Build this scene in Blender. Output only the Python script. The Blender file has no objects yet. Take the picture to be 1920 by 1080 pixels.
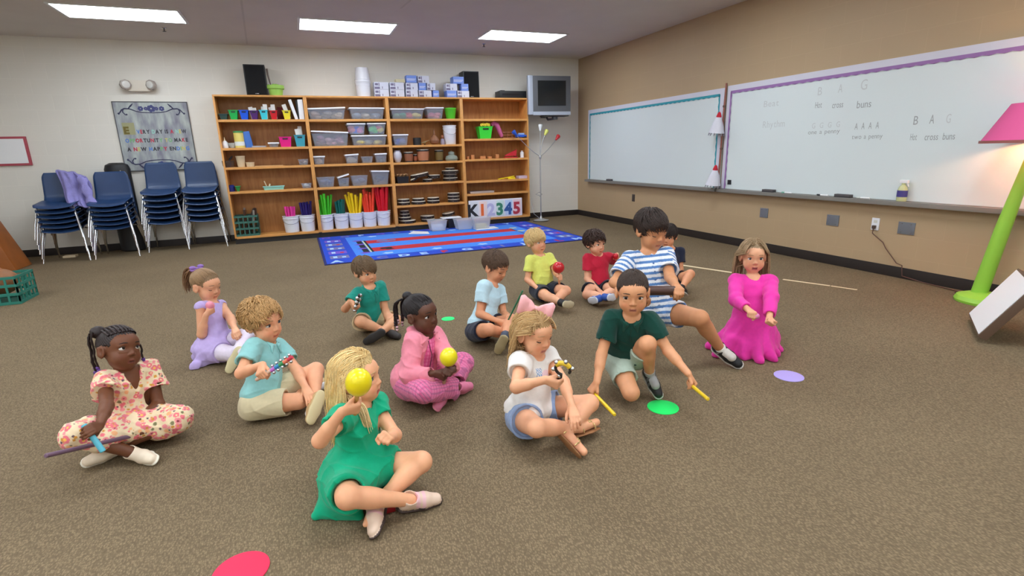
import bpy, bmesh, math, random, time
import numpy as np
from mathutils import Vector, Matrix, Euler
T0 = time.time()
random.seed(7); np.random.seed(7)
scene = bpy.context.scene
COL = scene.collection

# ---------------------------------------------------------------- camera
FPX, PITCH, ROLL, YAW = 981.76, .253, -.0285, .3759
CAM = np.array([-5.2847, -9.5706, 1.276]); CEIL = 2.978
_fw = np.array([math.sin(YAW)*math.cos(PITCH), math.cos(YAW)*math.cos(PITCH), -math.sin(PITCH)])
_r0 = np.array([math.cos(YAW), -math.sin(YAW), 0]); _u0 = np.cross(_r0, _fw)
_rt = _r0*math.cos(ROLL)+_u0*math.sin(ROLL); _up = -_r0*math.sin(ROLL)+_u0*math.cos(ROLL)
cd = bpy.data.cameras.new('camera'); co = bpy.data.objects.new('camera', cd); COL.objects.link(co)
cd.sensor_width = 36; cd.lens = 36*FPX/1920; cd.clip_start = .02; cd.clip_end = 60
co.matrix_world = Matrix(((_rt[0], _up[0], -_fw[0], CAM[0]), (_rt[1], _up[1], -_fw[1], CAM[1]), (_rt[2], _up[2], -_fw[2], CAM[2]), (0, 0, 0, 1)))
scene.camera = co
# ---------------------------------------------------------------- world, exposure (the room is lit by its own troffers and one floor lamp)
w = bpy.data.worlds.new('world'); scene.world = w; w.use_nodes = True
w.node_tree.nodes['Background'].inputs[0].default_value = (.8, .85, 1, 1)
w.node_tree.nodes['Background'].inputs[1].default_value = .25
vs = scene.view_settings; vs.view_transform = 'Standard'; vs.look = 'None'; vs.gamma = 1; vs.use_curve_mapping = False
vs.exposure = 1.02
LIGHT_STRENGTH = 9.0

# ---------------------------------------------------------------- pixel -> place helpers (photo is 1920x1080)
def ray(x, y): return _fw+_rt*((x-960)/FPX)-_up*((y-540)/FPX)
def onz(x, y, z=0.): d = ray(x, y); return CAM+d*(z-CAM[2])/d[2]
def onx(x, y, X=0.): d = ray(x, y); return CAM+d*(X-CAM[0])/d[0]
def ony(x, y, Y=0.): d = ray(x, y); return CAM+d*(Y-CAM[1])/d[1]
def proj(q):
    d = np.array(q, float)-CAM; z = d@_fw; return (960+FPX*(d@_rt)/z, 540-FPX*(d@_up)/z)

# ---------------------------------------------------------------- colour and materials
def lin(c):
    return tuple((v/255/12.92 if v/255 <= .04045 else ((v/255+.055)/1.055)**2.4) for v in c)
MATS = {}
def mat(name, rgb, rough=.6, metal=0., noise=0., nscale=20., bump=0., bscale=200., emit=0., alpha=1., trans=0., sss=0., sheen=0., coat=0., attr=False, spec=.5):
    if name in MATS: return MATS[name]
    m = bpy.data.materials.new(name); m.use_nodes = True; nt = m.node_tree; N = nt.nodes; L = nt.links
    b = N['Principled BSDF']; c = (*lin(rgb), 1)
    b.inputs['Base Color'].default_value = c; b.inputs['Roughness'].default_value = rough; b.inputs['Metallic'].default_value = metal
    b.inputs['Specular IOR Level'].default_value = spec
    tc = N.new('ShaderNodeTexCoord')
    src = None
    if attr:
        a = N.new('ShaderNodeAttribute'); a.attribute_name = 'tint'; src = a.outputs['Color']
    if noise > 0:
        n = N.new('ShaderNodeTexNoise'); n.inputs['Scale'].default_value = nscale; n.inputs['Detail'].default_value = 5
        L.new(tc.outputs['Object'], n.inputs['Vector'])
        r = N.new('ShaderNodeMapRange'); r.inputs['From Min'].default_value = .3; r.inputs['From Max'].default_value = .7
        r.inputs['To Min'].default_value = 1-noise; r.inputs['To Max'].default_value = 1+noise
        L.new(n.outputs['Fac'], r.inputs['Value'])
        mx = N.new('ShaderNodeVectorMath'); mx.operation = 'SCALE'
        if src is not None: L.new(src, mx.inputs[0])
        else: mx.inputs[0].default_value = c[:3]
        L.new(r.outputs[0], mx.inputs['Scale']); src = mx.outputs[0]
    if src is not None: L.new(src, b.inputs['Base Color'])
    if bump > 0:
        n2 = N.new('ShaderNodeTexNoise'); n2.inputs['Scale'].default_value = bscale; n2.inputs['Detail'].default_value = 3
        L.new(tc.outputs['Object'], n2.inputs['Vector'])
        bp = N.new('ShaderNodeBump'); bp.inputs['Strength'].default_value = bump; bp.inputs['Distance'].default_value = .01
        L.new(n2.outputs['Fac'], bp.inputs['Height']); L.new(bp.outputs[0], b.inputs['Normal'])
    if emit > 0:
        b.inputs['Emission Color'].default_value = c; b.inputs['Emission Strength'].default_value = emit
    if alpha < 1: b.inputs['Alpha'].default_value = alpha
    if trans > 0: b.inputs['Transmission Weight'].default_value = trans
    if sss > 0:
        b.inputs['Subsurface Weight'].default_value = sss; b.inputs['Subsurface Radius'].default_value = (.8, .3, .15); b.inputs['Subsurface Scale'].default_value = .006
    if sheen > 0: b.inputs['Sheen Weight'].default_value = sheen
    if coat > 0: b.inputs['Coat Weight'].default_value = coat
    MATS[name] = m; m['_n'] = 1
    return m
def nodes(name):
    m = bpy.data.materials.new(name); m.use_nodes = True; MATS[name] = m
    return m, m.node_tree.nodes, m.node_tree.links, m.node_tree.nodes['Principled BSDF']

# ---------------------------------------------------------------- mesh builder
class MB:
    def __init__(s): s.bm = bmesh.new(); s.mi = 0
    def _done(s, geom_faces, mi):
        for f in geom_faces: f.material_index = s.mi if mi is None else mi
    def poly(s, pts, mi=None):
        vs_ = [s.bm.verts.new(p) for p in pts]; f = s.bm.faces.new(vs_); s._done([f], mi); return f
    def hexa(s, p, bev=0., mi=None):   # 8 points: bottom 0-3 ccw, top 4-7
        b = bmesh.new(); v = [b.verts.new(q) for q in p]
        for q in ((3, 2, 1, 0), (4, 5, 6, 7), (0, 1, 5, 4), (1, 2, 6, 5), (2, 3, 7, 6), (3, 0, 4, 7)): b.faces.new([v[i] for i in q])
        if bev > 0: bmesh.ops.bevel(b, geom=b.edges[:], offset=bev, segments=2, affect='EDGES', profile=.7)
        s.merge(b, mi); return s
    def box(s, x0, x1, y0, y1, z0, z1, bev=0., mi=None, M=None):
        p = [(x0, y0, z0), (x1, y0, z0), (x1, y1, z0), (x0, y1, z0), (x0, y0, z1), (x1, y0, z1), (x1, y1, z1), (x0, y1, z1)]
        if M is not None: p = [M @ Vector(q) for q in p]
        return s.hexa(p, bev, mi)
    def merge(s, b, mi=None):
        b.verts.ensure_lookup_table(); m = {}
        for v in b.verts: m[v.index] = s.bm.verts.new(v.co)
        b.verts.index_update()
        m = {}
        for i, v in enumerate(b.verts): pass
        s.bm.verts.ensure_lookup_table(); n0 = len(s.bm.verts)-len(b.verts)
        for i, v in enumerate(b.verts): v.index = i
        for f in b.faces:
            g = s.bm.faces.new([s.bm.verts[n0+v.index] for v in f.verts]); g.material_index = s.mi if mi is None else mi
        b.free()
    def tube(s, pts, r, n=10, mi=None, cap=True, M=None):
        pts = [Vector(p) if M is None else M @ Vector(p) for p in pts]; rs = r if hasattr(r, '__len__') else [r]*len(pts)
        rings = []; pu = None
        for i, p in enumerate(pts):
            t = (pts[min(i+1, len(pts)-1)]-pts[max(i-1, 0)]).normalized()
            if pu is None: pu = t.orthogonal().normalized()
            u = (pu-t*pu.dot(t)); u = u.normalized() if u.length > 1e-6 else t.orthogonal().normalized(); pu = u; v = t.cross(u)
            rings.append([s.bm.verts.new(p+(u*math.cos(a)+v*math.sin(a))*rs[i]) for a in [2*math.pi*k/n for k in range(n)]])
        fs = []
        for a, b in zip(rings, rings[1:]):
            for k in range(n): fs.append(s.bm.faces.new([a[k], a[(k+1) % n], b[(k+1) % n], b[k]]))
        if cap: fs.append(s.bm.faces.new(rings[0][::-1])); fs.append(s.bm.faces.new(rings[-1]))
        s._done(fs, mi); return s
    def lathe(s, prof, c=(0, 0, 0), n=24, mi=None, sx=1., sy=1., M=None, caps=True):
        rings = []
        for r, z in prof:
            ring = []
            for k in range(n):
                a = 2*math.pi*k/n; p = Vector((c[0]+max(r, 1e-5)*sx*math.cos(a), c[1]+max(r, 1e-5)*sy*math.sin(a), c[2]+z))
                ring.append(s.bm.verts.new(p if M is None else M @ p))
            rings.append(ring)
        fs = []
        for a, b in zip(rings, rings[1:]):
            for k in range(n): fs.append(s.bm.faces.new([a[k], a[(k+1) % n], b[(k+1) % n], b[k]]))
        if caps: fs.append(s.bm.faces.new(rings[0][::-1])); fs.append(s.bm.faces.new(rings[-1]))
        s._done(fs, mi); return s
    def sphere(s, c, r, n=16, mi=None, sc=(1, 1, 1), M=None):
        prof = [(r*math.sin(math.pi*k/n), -r*math.cos(math.pi*k/n)) for k in range(n+1)]
        rings = []
        for rr, z in prof:
            ring = []
            for k in range(n):
                a = 2*math.pi*k/n; p = Vector((c[0]+max(rr, 1e-5)*math.cos(a)*sc[0], c[1]+max(rr, 1e-5)*math.sin(a)*sc[1], c[2]+z*sc[2]))
                ring.append(s.bm.verts.new(p if M is None else M @ p))
            rings.append(ring)
        fs = []
        for a, b in zip(rings, rings[1:]):
            for k in range(n): fs.append(s.bm.faces.new([a[k], a[(k+1) % n], b[(k+1) % n], b[k]]))
        s._done(fs, mi); return s
    def prism(s, pts, ext, mi=None):   # planar outline pushed along ext
        e = Vector(ext); a = [s.bm.verts.new(Vector(p)) for p in pts]; b = [s.bm.verts.new(Vector(p)+e) for p in pts]; n = len(pts)
        fs = [s.bm.faces.new(a[::-1]), s.bm.faces.new(b)]
        for k in range(n): fs.append(s.bm.faces.new([a[k], a[(k+1) % n], b[(k+1) % n], b[k]]))
        s._done(fs, mi); return s
    def grid(s, fn, nu, nv, mi=None):
        g = [[s.bm.verts.new(fn(i/nu, j/nv)) for j in range(nv+1)] for i in range(nu+1)]
        s._done([s.bm.faces.new([g[i][j], g[i+1][j], g[i+1][j+1], g[i][j+1]]) for i in range(nu) for j in range(nv)], mi); return s
    def build(s, name, mats, parent=None, smooth=True, angle=.6, solid=0.):
        me = bpy.data.meshes.new(name); bmesh.ops.recalc_face_normals(s.bm, faces=s.bm.faces[:])
        if smooth:
            for f in s.bm.faces: f.smooth = True
            for e in s.bm.edges:
                if len(e.link_faces) == 2 and e.calc_face_angle(0) > angle: e.smooth = False
        s.bm.to_mesh(me); s.bm.free()
        for m in (mats if isinstance(mats, (list, tuple)) else [mats]): me.materials.append(m)
        o = bpy.data.objects.new(name, me); COL.objects.link(o)
        if solid: md = o.modifiers.new('solid', 'SOLIDIFY'); md.thickness = solid; md.offset = 0
        if parent is not None: attach(o, parent)
        return o
PARENT_AT = {}
def attach(o, parent):
    o.parent = parent; o.matrix_parent_inverse = world_of(parent).inverted()
def world_of(o):
    m = o.matrix_basis.copy()
    if o.parent is not None: m = world_of(o.parent) @ o.matrix_parent_inverse @ m
    return m
def tag(o, label=None, cat=None, group=None, kind=None):
    if label: o['label'] = label
    if cat: o['category'] = cat
    if group: o['group'] = group
    if kind: o['kind'] = kind
    return o
def thing(name, label, cat, loc=(0, 0, 0), rz=0., group=None):
    o = bpy.data.objects.new(name, None); COL.objects.link(o); o.empty_display_size = .1
    o.location = loc; o.rotation_euler = (0, 0, rz)
    return tag(o, label, cat, group)
def kids_of(o): return [c for c in bpy.data.objects if c.parent == o]
def copy_tree(o, label=None, group=None, parent=None):
    c = o.copy(); COL.objects.link(c)
    if parent is not None: c.parent = parent
    if label: c['label'] = label
    if group: c['group'] = group
    for ch in kids_of(o): copy_tree(ch, parent=c)
    return c
def struct(o): o['kind'] = 'structure'; return o
def text_mesh(txt, size, M, mats, parent=None, name='lettering', colors=None, ext=.0005, bold=0., sx=1., align='LEFT'):
    """text as a mesh object; M places its xy plane; colors = material index of each letter"""
    b = MB(); x = 0.; 
    for i, ch in enumerate(txt):
        cu = bpy.data.curves.new('t', 'FONT'); cu.body = ch; cu.size = size; cu.extrude = ext; cu.offset = bold; cu.resolution_u = 3
        ob = bpy.data.objects.new('t', cu); COL.objects.link(ob); bpy.context.view_layer.update()
        wd = ob.dimensions.x
        if ch != ' ':
            dg = bpy.context.evaluated_depsgraph_get(); me = bpy.data.meshes.new_from_object(ob.evaluated_get(dg))
            t = bmesh.new(); t.from_mesh(me); bpy.data.meshes.remove(me)
            mnx = min([v.co.x for v in t.verts] or [0])
            for v in t.verts: v.co = M @ Vector(((x+v.co.x-mnx)*sx, v.co.y, v.co.z))
            b.merge(t, colors[i] if colors else 0)
        bpy.data.objects.remove(ob); bpy.data.curves.remove(cu)
        x += (wd+size*.1) if ch != ' ' else size*.38
    b.width = x*sx
    if align == 'CENTER':
        sh = M.to_3x3() @ Vector((-x*sx/2, 0, 0))
        for v in b.bm.verts: v.co += sh
    return b

# ================================================================ ROOM
XL, YF = -10.3, -11.6
m_ceil = mat('ceiling_paint', (214, 206, 196), .9, noise=.03, nscale=2, bump=.05, bscale=60)
def block_wall(name, rgb, vertical_axis_x):
    m, N, L, b = nodes(name)
    tc = N.new('ShaderNodeTexCoord'); mp = N.new('ShaderNodeMapping'); mp.vector_type = 'POINT'
    if vertical_axis_x: mp.inputs['Rotation'].default_value = (math.pi/2, 0, 0)
    sp = N.new('ShaderNodeSeparateXYZ'); L.new(tc.outputs['Object'], sp.inputs[0]); cb = N.new('ShaderNodeCombineXYZ')
    L.new(sp.outputs['X' if vertical_axis_x else 'Y'], cb.inputs['X']); L.new(sp.outputs['Z'], cb.inputs['Y'])
    br = N.new('ShaderNodeTexBrick'); br.inputs['Scale'].default_value = 1; br.inputs['Brick Width'].default_value = .406; br.inputs['Row Height'].default_value = .203
    br.inputs['Mortar Size'].default_value = .006; br.inputs['Mortar Smooth'].default_value = .6; br.inputs['Bias'].default_value = 0
    c = lin(rgb); br.inputs['Color1'].default_value = (*c, 1); br.inputs['Color2'].default_value = (*[v*.985 for v in c], 1); br.inputs['Mortar'].default_value = (*[v*1.03 for v in c], 1)
    L.new(cb.outputs[0], br.inputs['Vector']); 
    no = N.new('ShaderNodeTexNoise'); no.inputs['Scale'].default_value = 1.2; no.inputs['Detail'].default_value = 3; L.new(tc.outputs['Object'], no.inputs['Vector'])
    mr = N.new('ShaderNodeMapRange'); mr.inputs['To Min'].default_value = .96; mr.inputs['To Max'].default_value = 1.04; L.new(no.outputs['Fac'], mr.inputs['Value'])
    sc = N.new('ShaderNodeVectorMath'); sc.operation = 'SCALE'; L.new(br.outputs['Color'], sc.inputs[0]); L.new(mr.outputs[0], sc.inputs['Scale'])
    L.new(sc.outputs[0], b.inputs['Base Color']); b.inputs['Roughness'].default_value = .55
    bp = N.new('ShaderNodeBump'); bp.inputs['Strength'].default_value = .12; bp.inputs['Distance'].default_value = .004; bp.invert = True
    L.new(br.outputs['Fac'], bp.inputs['Height']); L.new(bp.outputs[0], b.inputs['Normal'])
    return m
m_wb = block_wall('back_wall_paint', (230, 225, 215), True)
m_wr = block_wall('right_wall_paint', (180, 154, 120), False)
# carpet: tight loops in short slanted dashes
m_carpet, N, L, b = nodes('carpet_loops')
tc = N.new('ShaderNodeTexCoord')
mp = N.new('ShaderNodeMapping'); mp.inputs['Rotation'].default_value = (0, 0, .15); mp.inputs['Scale'].default_value = (1.9, 1, 1)
L.new(tc.outputs['Object'], mp.inputs['Vector'])
vo = N.new('ShaderNodeTexVoronoi'); vo.inputs['Scale'].default_value = 88; vo.inputs['Randomness'].default_value = .75; L.new(mp.outputs[0], vo.inputs['Vector'])
n1 = N.new('ShaderNodeTexNoise'); n1.inputs['Scale'].default_value = 55; n1.inputs['Detail'].default_value = 4; L.new(mp.outputs[0], n1.inputs['Vector'])
n2 = N.new('ShaderNodeTexNoise'); n2.inputs['Scale'].default_value = 1.1; n2.inputs['Detail'].default_value = 3; L.new(tc.outputs['Object'], n2.inputs['Vector'])
cr = N.new('ShaderNodeValToRGB'); cr.color_ramp.elements[0].position = .05; cr.color_ramp.elements[0].color = (*lin((146, 126, 98)), 1)
cr.color_ramp.elements[1].position = .62; cr.color_ramp.elements[1].color = (*lin((108, 93, 72)), 1)
L.new(vo.outputs['Distance'], cr.inputs[0])
mx = N.new('ShaderNodeMix'); mx.data_type = 'RGBA'; mx.blend_type = 'OVERLAY'; mx.inputs[0].default_value = .35
L.new(cr.outputs[0], mx.inputs[6]); L.new(n1.outputs['Fac'], mx.inputs[7])
sc = N.new('ShaderNodeVectorMath'); sc.operation = 'SCALE'; mr = N.new('ShaderNodeMapRange'); mr.inputs['From Min'].default_value = .3; mr.inputs['From Max'].default_value = .7; mr.inputs['To Min'].default_value = .92; mr.inputs['To Max'].default_value = 1.08
L.new(n2.outputs['Fac'], mr.inputs['Value']); L.new(mx.outputs[2], sc.inputs[0]); L.new(mr.outputs[0], sc.inputs['Scale'])
L.new(sc.outputs[0], b.inputs['Base Color']); b.inputs['Roughness'].default_value = .95; b.inputs['Specular IOR Level'].default_value = .15
bp = N.new('ShaderNodeBump'); bp.inputs['Strength'].default_value = .35; bp.inputs['Distance'].default_value = .005; bp.invert = True
L.new(vo.outputs['Distance'], bp.inputs['Height']); L.new(bp.outputs[0], b.inputs['Normal'])

struct(MB().box(XL-.1, .1, YF-.1, .1, -.12, 0).build('floor', m_carpet, smooth=False))
struct(MB().box(XL-.1, .1, YF-.1, .1, CEIL, CEIL+.1).build('ceiling', m_ceil, smooth=False))
struct(MB().box(XL-.1, .1, 0, .1, 0, CEIL).build('wall_back', m_wb, smooth=False))
struct(MB().box(0, .1, YF, 0, 0, CEIL).build('wall_right', m_wr, smooth=False))
struct(MB().box(XL-.1, XL, YF, 0, 0, CEIL).build('wall_left', m_wb, smooth=False))
struct(MB().box(XL-.1, .1, YF-.1, YF, 0, CEIL).build('wall_front', m_wb, smooth=False))
m_base = mat('rubber_baseboard', (38, 30, 27), .55, noise=.1, nscale=6)
struct(MB().box(XL, -.008, -.008, -.0005, 0, .105, .003).build('baseboard_back', m_base))
struct(MB().box(-.008, -.0005, YF, -.0005, 0, .105, .003).build('baseboard_right', m_base))
# ceiling drywall seams
m_seam = mat('ceiling_seam', (202, 194, 184), .9)
for k, (a, c) in enumerate((((-5.75, -.1), (-5.45, -6)), ((-3.9, -2.7), (-3.5, -6)))):
    d = Vector((c[0]-a[0], c[1]-a[1], 0)).normalized(); n_ = Vector((-d.y, d.x, 0))*.012
    A = Vector((a[0], a[1], CEIL-.001)); C_ = Vector((c[0], c[1], CEIL-.001))
    struct(MB().hexa([A-n_, C_-n_, C_+n_, A+n_]+[v+Vector((0, 0, .003)) for v in (A-n_, C_-n_, C_+n_, A+n_)]).build('trim_%d' % (k+1), m_seam))
# troffers
m_fr = mat('troffer_frame', (225, 225, 222), .5)
m_diff = mat('troffer_diffuser', (236, 246, 255), .4, emit=LIGHT_STRENGTH)
def troffer(x, y, label, group=None):
    t = thing('ceiling_light', label, 'ceiling light', (x, y, CEIL), 0, group)
    f = MB()
    for (a, c_, d, e) in ((-.63, .63, -.33, -.3), (-.63, .63, .3, .33), (-.63, -.6, -.3, .3), (.6, .63, -.3, .3)): f.box(x+a, x+c_, y+d, y+e, CEIL-.012, CEIL-.0005, .002)
    f.build('frame', m_fr, t)
    MB().box(x-.6, x+.6, y-.3, y+.3, CEIL-.007, CEIL-.002).build('diffuser', m_diff, t, smooth=False)
for x, l in ((-6.952, 'lit rectangular ceiling light above the quote sign and chair stacks'), (-4.4165, 'lit rectangular ceiling light above the middle of the bookcases'), (-1.873, 'lit rectangular ceiling light nearest the corner television')):
    troffer(x, -1.64, l)
for y in (-4.75, -7.85, -10.4):
    for x in (-9.3, -6.952, -4.4165, -1.873): troffer(x, y, 'lit rectangular ceiling light out of frame nearer the camera', 'ceiling lights over the children')
m_chrome = mat('chrome', (205, 205, 208), .22, 1.)
for x, y, l in ((-6.67, -.95, 'small sprinkler head on ceiling below the left light'), (-2.25, -.95, 'small sprinkler head on ceiling beside the corner light')):
    t = thing('sprinkler', l, 'sprinkler', (x, y, CEIL))
    MB().lathe([(.035, -.001), (.03, -.008), (.01, -.012)], (x, y, CEIL)).build('escutcheon', m_chrome, t)
    MB().lathe([(.008, -.012), (.008, -.035), (.022, -.04), (.022, -.044)], (x, y, CEIL), 12).build('deflector', mat('dark_metal', (70, 65, 62), .4, .8), t)
MEND = 1
# ================================================================ BOOKCASES
m_oak, N, L, b = nodes('oak_veneer')
tc = N.new('ShaderNodeTexCoord'); mp = N.new('ShaderNodeMapping'); mp.inputs['Scale'].default_value = (9, 9, 1.2); L.new(tc.outputs['Object'], mp.inputs[0])
no = N.new('ShaderNodeTexNoise'); no.inputs['Scale'].default_value = 3; no.inputs['Detail'].default_value = 6; no.inputs['Distortion'].default_value = .4; L.new(mp.outputs[0], no.inputs['Vector'])
cr = N.new('ShaderNodeValToRGB'); cr.color_ramp.elements[0].position = .3; cr.color_ramp.elements[0].color = (*lin((164, 104, 46)), 1); cr.color_ramp.elements[1].position = .7; cr.color_ramp.elements[1].color = (*lin((188, 130, 66)), 1)
L.new(no.outputs['Fac'], cr.inputs[0]); L.new(cr.outputs[0], b.inputs['Base Color']); b.inputs['Roughness'].default_value = .45
m_oakedge = mat('oak_edge_band', (212, 150, 80), .45, noise=.08, nscale=12)
m_kick = mat('black_kick', (30, 26, 25), .6)
XS = [-6.30, -5.035, -3.775, -2.51, -1.25]; YS = -.40; SH = 2.22
LEV = {1: [1.87, 1.46, 1.175, .81, .115], 2: [1.87, 1.46, 1.175, .81, .115], 3: [1.87, 1.445, 1.165, .815, .44, .12], 4: [1.865, 1.53, 1.18, .80, .57, .12]}
UL = {1: 'oak bookcase with colored bins, leftmost beside the chair stacks', 2: 'oak bookcase of lidded clear tubs above white buckets of colored tubes',
      3: 'oak bookcase holding the hand drums and tambourines', 4: 'nearly empty oak bookcase with number poster beside the television'}
for u in (1, 2, 3, 4):
    x0, x1 = XS[u-1], XS[u]; t = thing('bookcase', UL[u], 'bookcase', (x0, 0, 0), 0, 'oak bookcases along the back wall')
    T = .026
    for a in (x0, x1-T): MB().box(a+.0005, a+T-.0005, YS, -.012, .09, SH-T, .002).build('side_panel', m_oakedge, t)
    MB().box(x0+.0005, x1-.0005, YS-.004, -.012, SH-T, SH, .003).build('top_panel', m_oakedge, t)
    MB().box(x0+T, x1-T, -.022, -.012, .1, SH-T).build('back_panel', m_oak, t)
    for z in LEV[u]: MB().box(x0+T, x1-T, YS+.002, -.022, z-.036, z, .003).build('shelf_board', m_oakedge, t)
    MB().box(x0+.001, x1-.001, YS+.02, -.012, 0, .079).build('kick_plate', m_kick, t)
def fx(px, py, Y): return ony(px, py, Y)[0]
def fz(px, py, Y): return ony(px, py, Y)[2]
def span(l, r, top, base, Y): m = (l+r)/2; return fx(l, base, Y), fx(r, base, Y), fz(m, top, Y)-fz(m, base, Y)
m_clear = mat('clear_plastic_tub', (184, 192, 206), .25, alpha=.24)
m_clear2 = mat('frosted_plastic', (214, 218, 226), .25, alpha=.34)
m_lid = mat('white_lid', (240, 240, 242), .4)
m_dark = mat('black_plastic', (24, 24, 27), .45)
def shell(b, x0, x1, y0, y1, z0, z1, taper=.02, th=.004, mi=0, rim=.008):
    """open-topped tapered bin with wall thickness and a rim"""
    def ring(a, z, t): return [(x0+t+a, y0+t+a, z), (x1-t-a, y0+t+a, z), (x1-t-a, y1-t-a, z), (x0+t+a, y1-t-a, z)]
    o0 = ring(0, z0, taper); o1 = ring(0, z1-rim, 0.0); r0 = ring(-rim, z1-rim, 0); r1 = ring(-rim, z1, 0); i1 = ring(th, z1, 0); i0 = ring(th, z0+th, taper)
    vs_ = [[b.bm.verts.new(p) for p in q] for q in (o0, o1, r0, r1, i1, i0)]
    fs = [b.bm.faces.new(vs_[0][::-1]), b.bm.faces.new(vs_[5])]
    for A, B in zip(vs_, vs_[1:]):
        for k in range(4): fs.append(b.bm.faces.new([A[k], A[(k+1) % 4], B[(k+1) % 4], B[k]]))
    b._done(fs, mi)
def tub(l, r, top, base, z, label, group, Y=-.36, dep=.26, content=None, lid=True, tilt=0., m=None):
    x0, x1, h = span(l, r, top, base, Y); t = thing('storage_tub', label, 'storage tub', ((x0+x1)/2, Y+dep/2, z), 0, group)
    x0 += .008; x1 -= .008; h -= .004
    b = MB(); shell(b, x0, x1, Y, Y+dep, z+.001, z+h-.012, taper=min(.03, (x1-x0)*.1)); b.build('tub_body', m or m_clear, t, angle=.3)
    if content:
        rr = random.Random(int(l*7+top)); c = MB(); ms = []
        for i, (rgb, fr) in enumerate(content):
            ms.append(mat('tub_toys_%d_%d_%d' % rgb, rgb, .5))
            n = 8
            for k in range(n):
                cx = x0+.05+(x1-x0-.1)*((i+.2+.6*rr.random())/len(content)); s_ = min(.042, (x1-x0)*.19)*(.7+.5*rr.random())
                c.sphere((cx, Y+.055+rr.random()*(dep-.12), z+.008+s_*.75+rr.random()*(h*fr*.45)), s_, 8, mi=i, sc=(1.25, 1, .72))
        c.build('contents', ms, t)
    if lid:
        M = Matrix.Translation(((x0+x1)/2, Y+dep/2, z+h-.012+abs(math.sin(tilt))*(x1-x0)/2)) @ Matrix.Rotation(tilt, 4, 'Y'); w_, d_ = (x1-x0)/2+.008, dep/2+.008
        MB().box(-w_, w_, -d_, d_, -.006, .016, .004, M=M).build('lid', m_lid, t)
    return t
G2 = 'clear lidded tubs in the bookcases'
tub(577, 649, 199, 220, 1.87, 'long clear tub of pale items, top shelf left of the tub bookcase', G2, content=[((196, 170, 150), .8), ((170, 160, 150), .8), ((205, 185, 160), .8)], tilt=-.035)
tub(656, 722, 198, 220, 1.87, 'long clear tub with white lid, top shelf right in the tub bookcase', G2, content=[((150, 165, 190), .5), ((215, 205, 190), .4), ((150, 160, 180), .5)])
tub(586, 656, 248, 274, 1.46, 'long clear tub of mauve items with lid sloping down, second shelf', G2, content=[((150, 105, 125), 1), ((190, 150, 165), .9), ((160, 110, 130), 1)], tilt=.05)
tub(660, 727, 254, 273, 1.46, 'long clear tub of yellow items below two small tubs', G2, content=[((205, 190, 90), .4), ((170, 175, 160), .4), ((215, 200, 90), .4)])
zt = 1.46+fz(690, 254, -.36)-fz(690, 273, -.36)+.014
tub(652, 687, 231, 252, zt, 'small clear tub of blue and pink toys on top of a long tub', G2, content=[((220, 120, 130), .9), ((50, 90, 230), 1), ((205, 120, 170), .8)])
tub(690, 725, 231, 252, zt, 'small clear tub of green, yellow and red toys on top of long tub', G2, content=[((70, 190, 80), 1), ((80, 200, 90), 1), ((215, 60, 70), .8), ((230, 210, 70), .9)])
for l, r, tp, bs, lb, lid, tl, ct in ((588, 611, 293, 309, 'small gray clear tub alone at left of the third shelf', True, 0, (205, 180, 150)), (648, 674, 290, 307, 'small clear tub with sloping white lid on the third shelf', True, -.05, (200, 195, 180)),
      (678, 701, 292, 306, 'small open tub with dark cloth heaped on top, third shelf', False, 0, (30, 24, 24)), (704, 727, 289, 306, 'small clear tub at right end of the third shelf', True, -.03, (110, 105, 110))):
    tub(l, r, tp, bs, 1.175, lb, G2, lid=lid, tilt=tl, content=[(ct, .9)], dep=.2)
for l, r, tp, bs, lb, lid, tl, ct in ((595, 630, 330, 351, 'open gray tub at left of the shelf above the green tubes', False, 0, (110, 115, 140)), (634, 657, 331, 349, 'short clear tub with steeply tilted white lid', True, -.28, (80, 76, 82)),
      (659, 692, 328, 349, 'open gray tub above the bucket of yellow tubes', False, 0, (120, 112, 116)), (698, 732, 321, 347, 'dark gray tub with white lid above the bucket of red tubes', True, .04, (70, 72, 84))):
    tub(l, r, tp, bs, .81, lb, G2, lid=lid, tilt=tl, content=[(ct, 1.0)], dep=.24)
tub(733, 796, 200, 220, 1.87, 'long clear tub of colorful toys, top shelf of the drum bookcase', G2, content=[((110, 150, 120), .5), ((60, 150, 110), .6), ((215, 80, 90), .6), ((235, 215, 110), .8)])
tub(800, 833, 198, 220, 1.87, 'clear tub of pink toys beside the round green bucket', G2, content=[((215, 90, 120), .7), ((225, 130, 140), .6)])
tub(737, 767, 250, 271, 1.445, 'clear tub of blue toys with white lid above the ceramic vase', G2, content=[((60, 100, 220), .6), ((120, 130, 190), .8)])
tub(503, 524, 266, 275, 1.46, 'small flat clear tub with white lid beside the magenta bin', G2, content=[((130, 140, 160), .8)], dep=.2)
tub(559, 580, 296, 309, 1.175, 'small clear tub of brown odds and ends, third shelf', G2, content=[((120, 80, 70), 1), ((200, 190, 180), .5)], lid=False, dep=.2)
tub(565, 586, 341, 352, .81, 'small pale tub at right of the fourth shelf', G2, content=[((190, 200, 205), .6)], lid=False, dep=.2)
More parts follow.
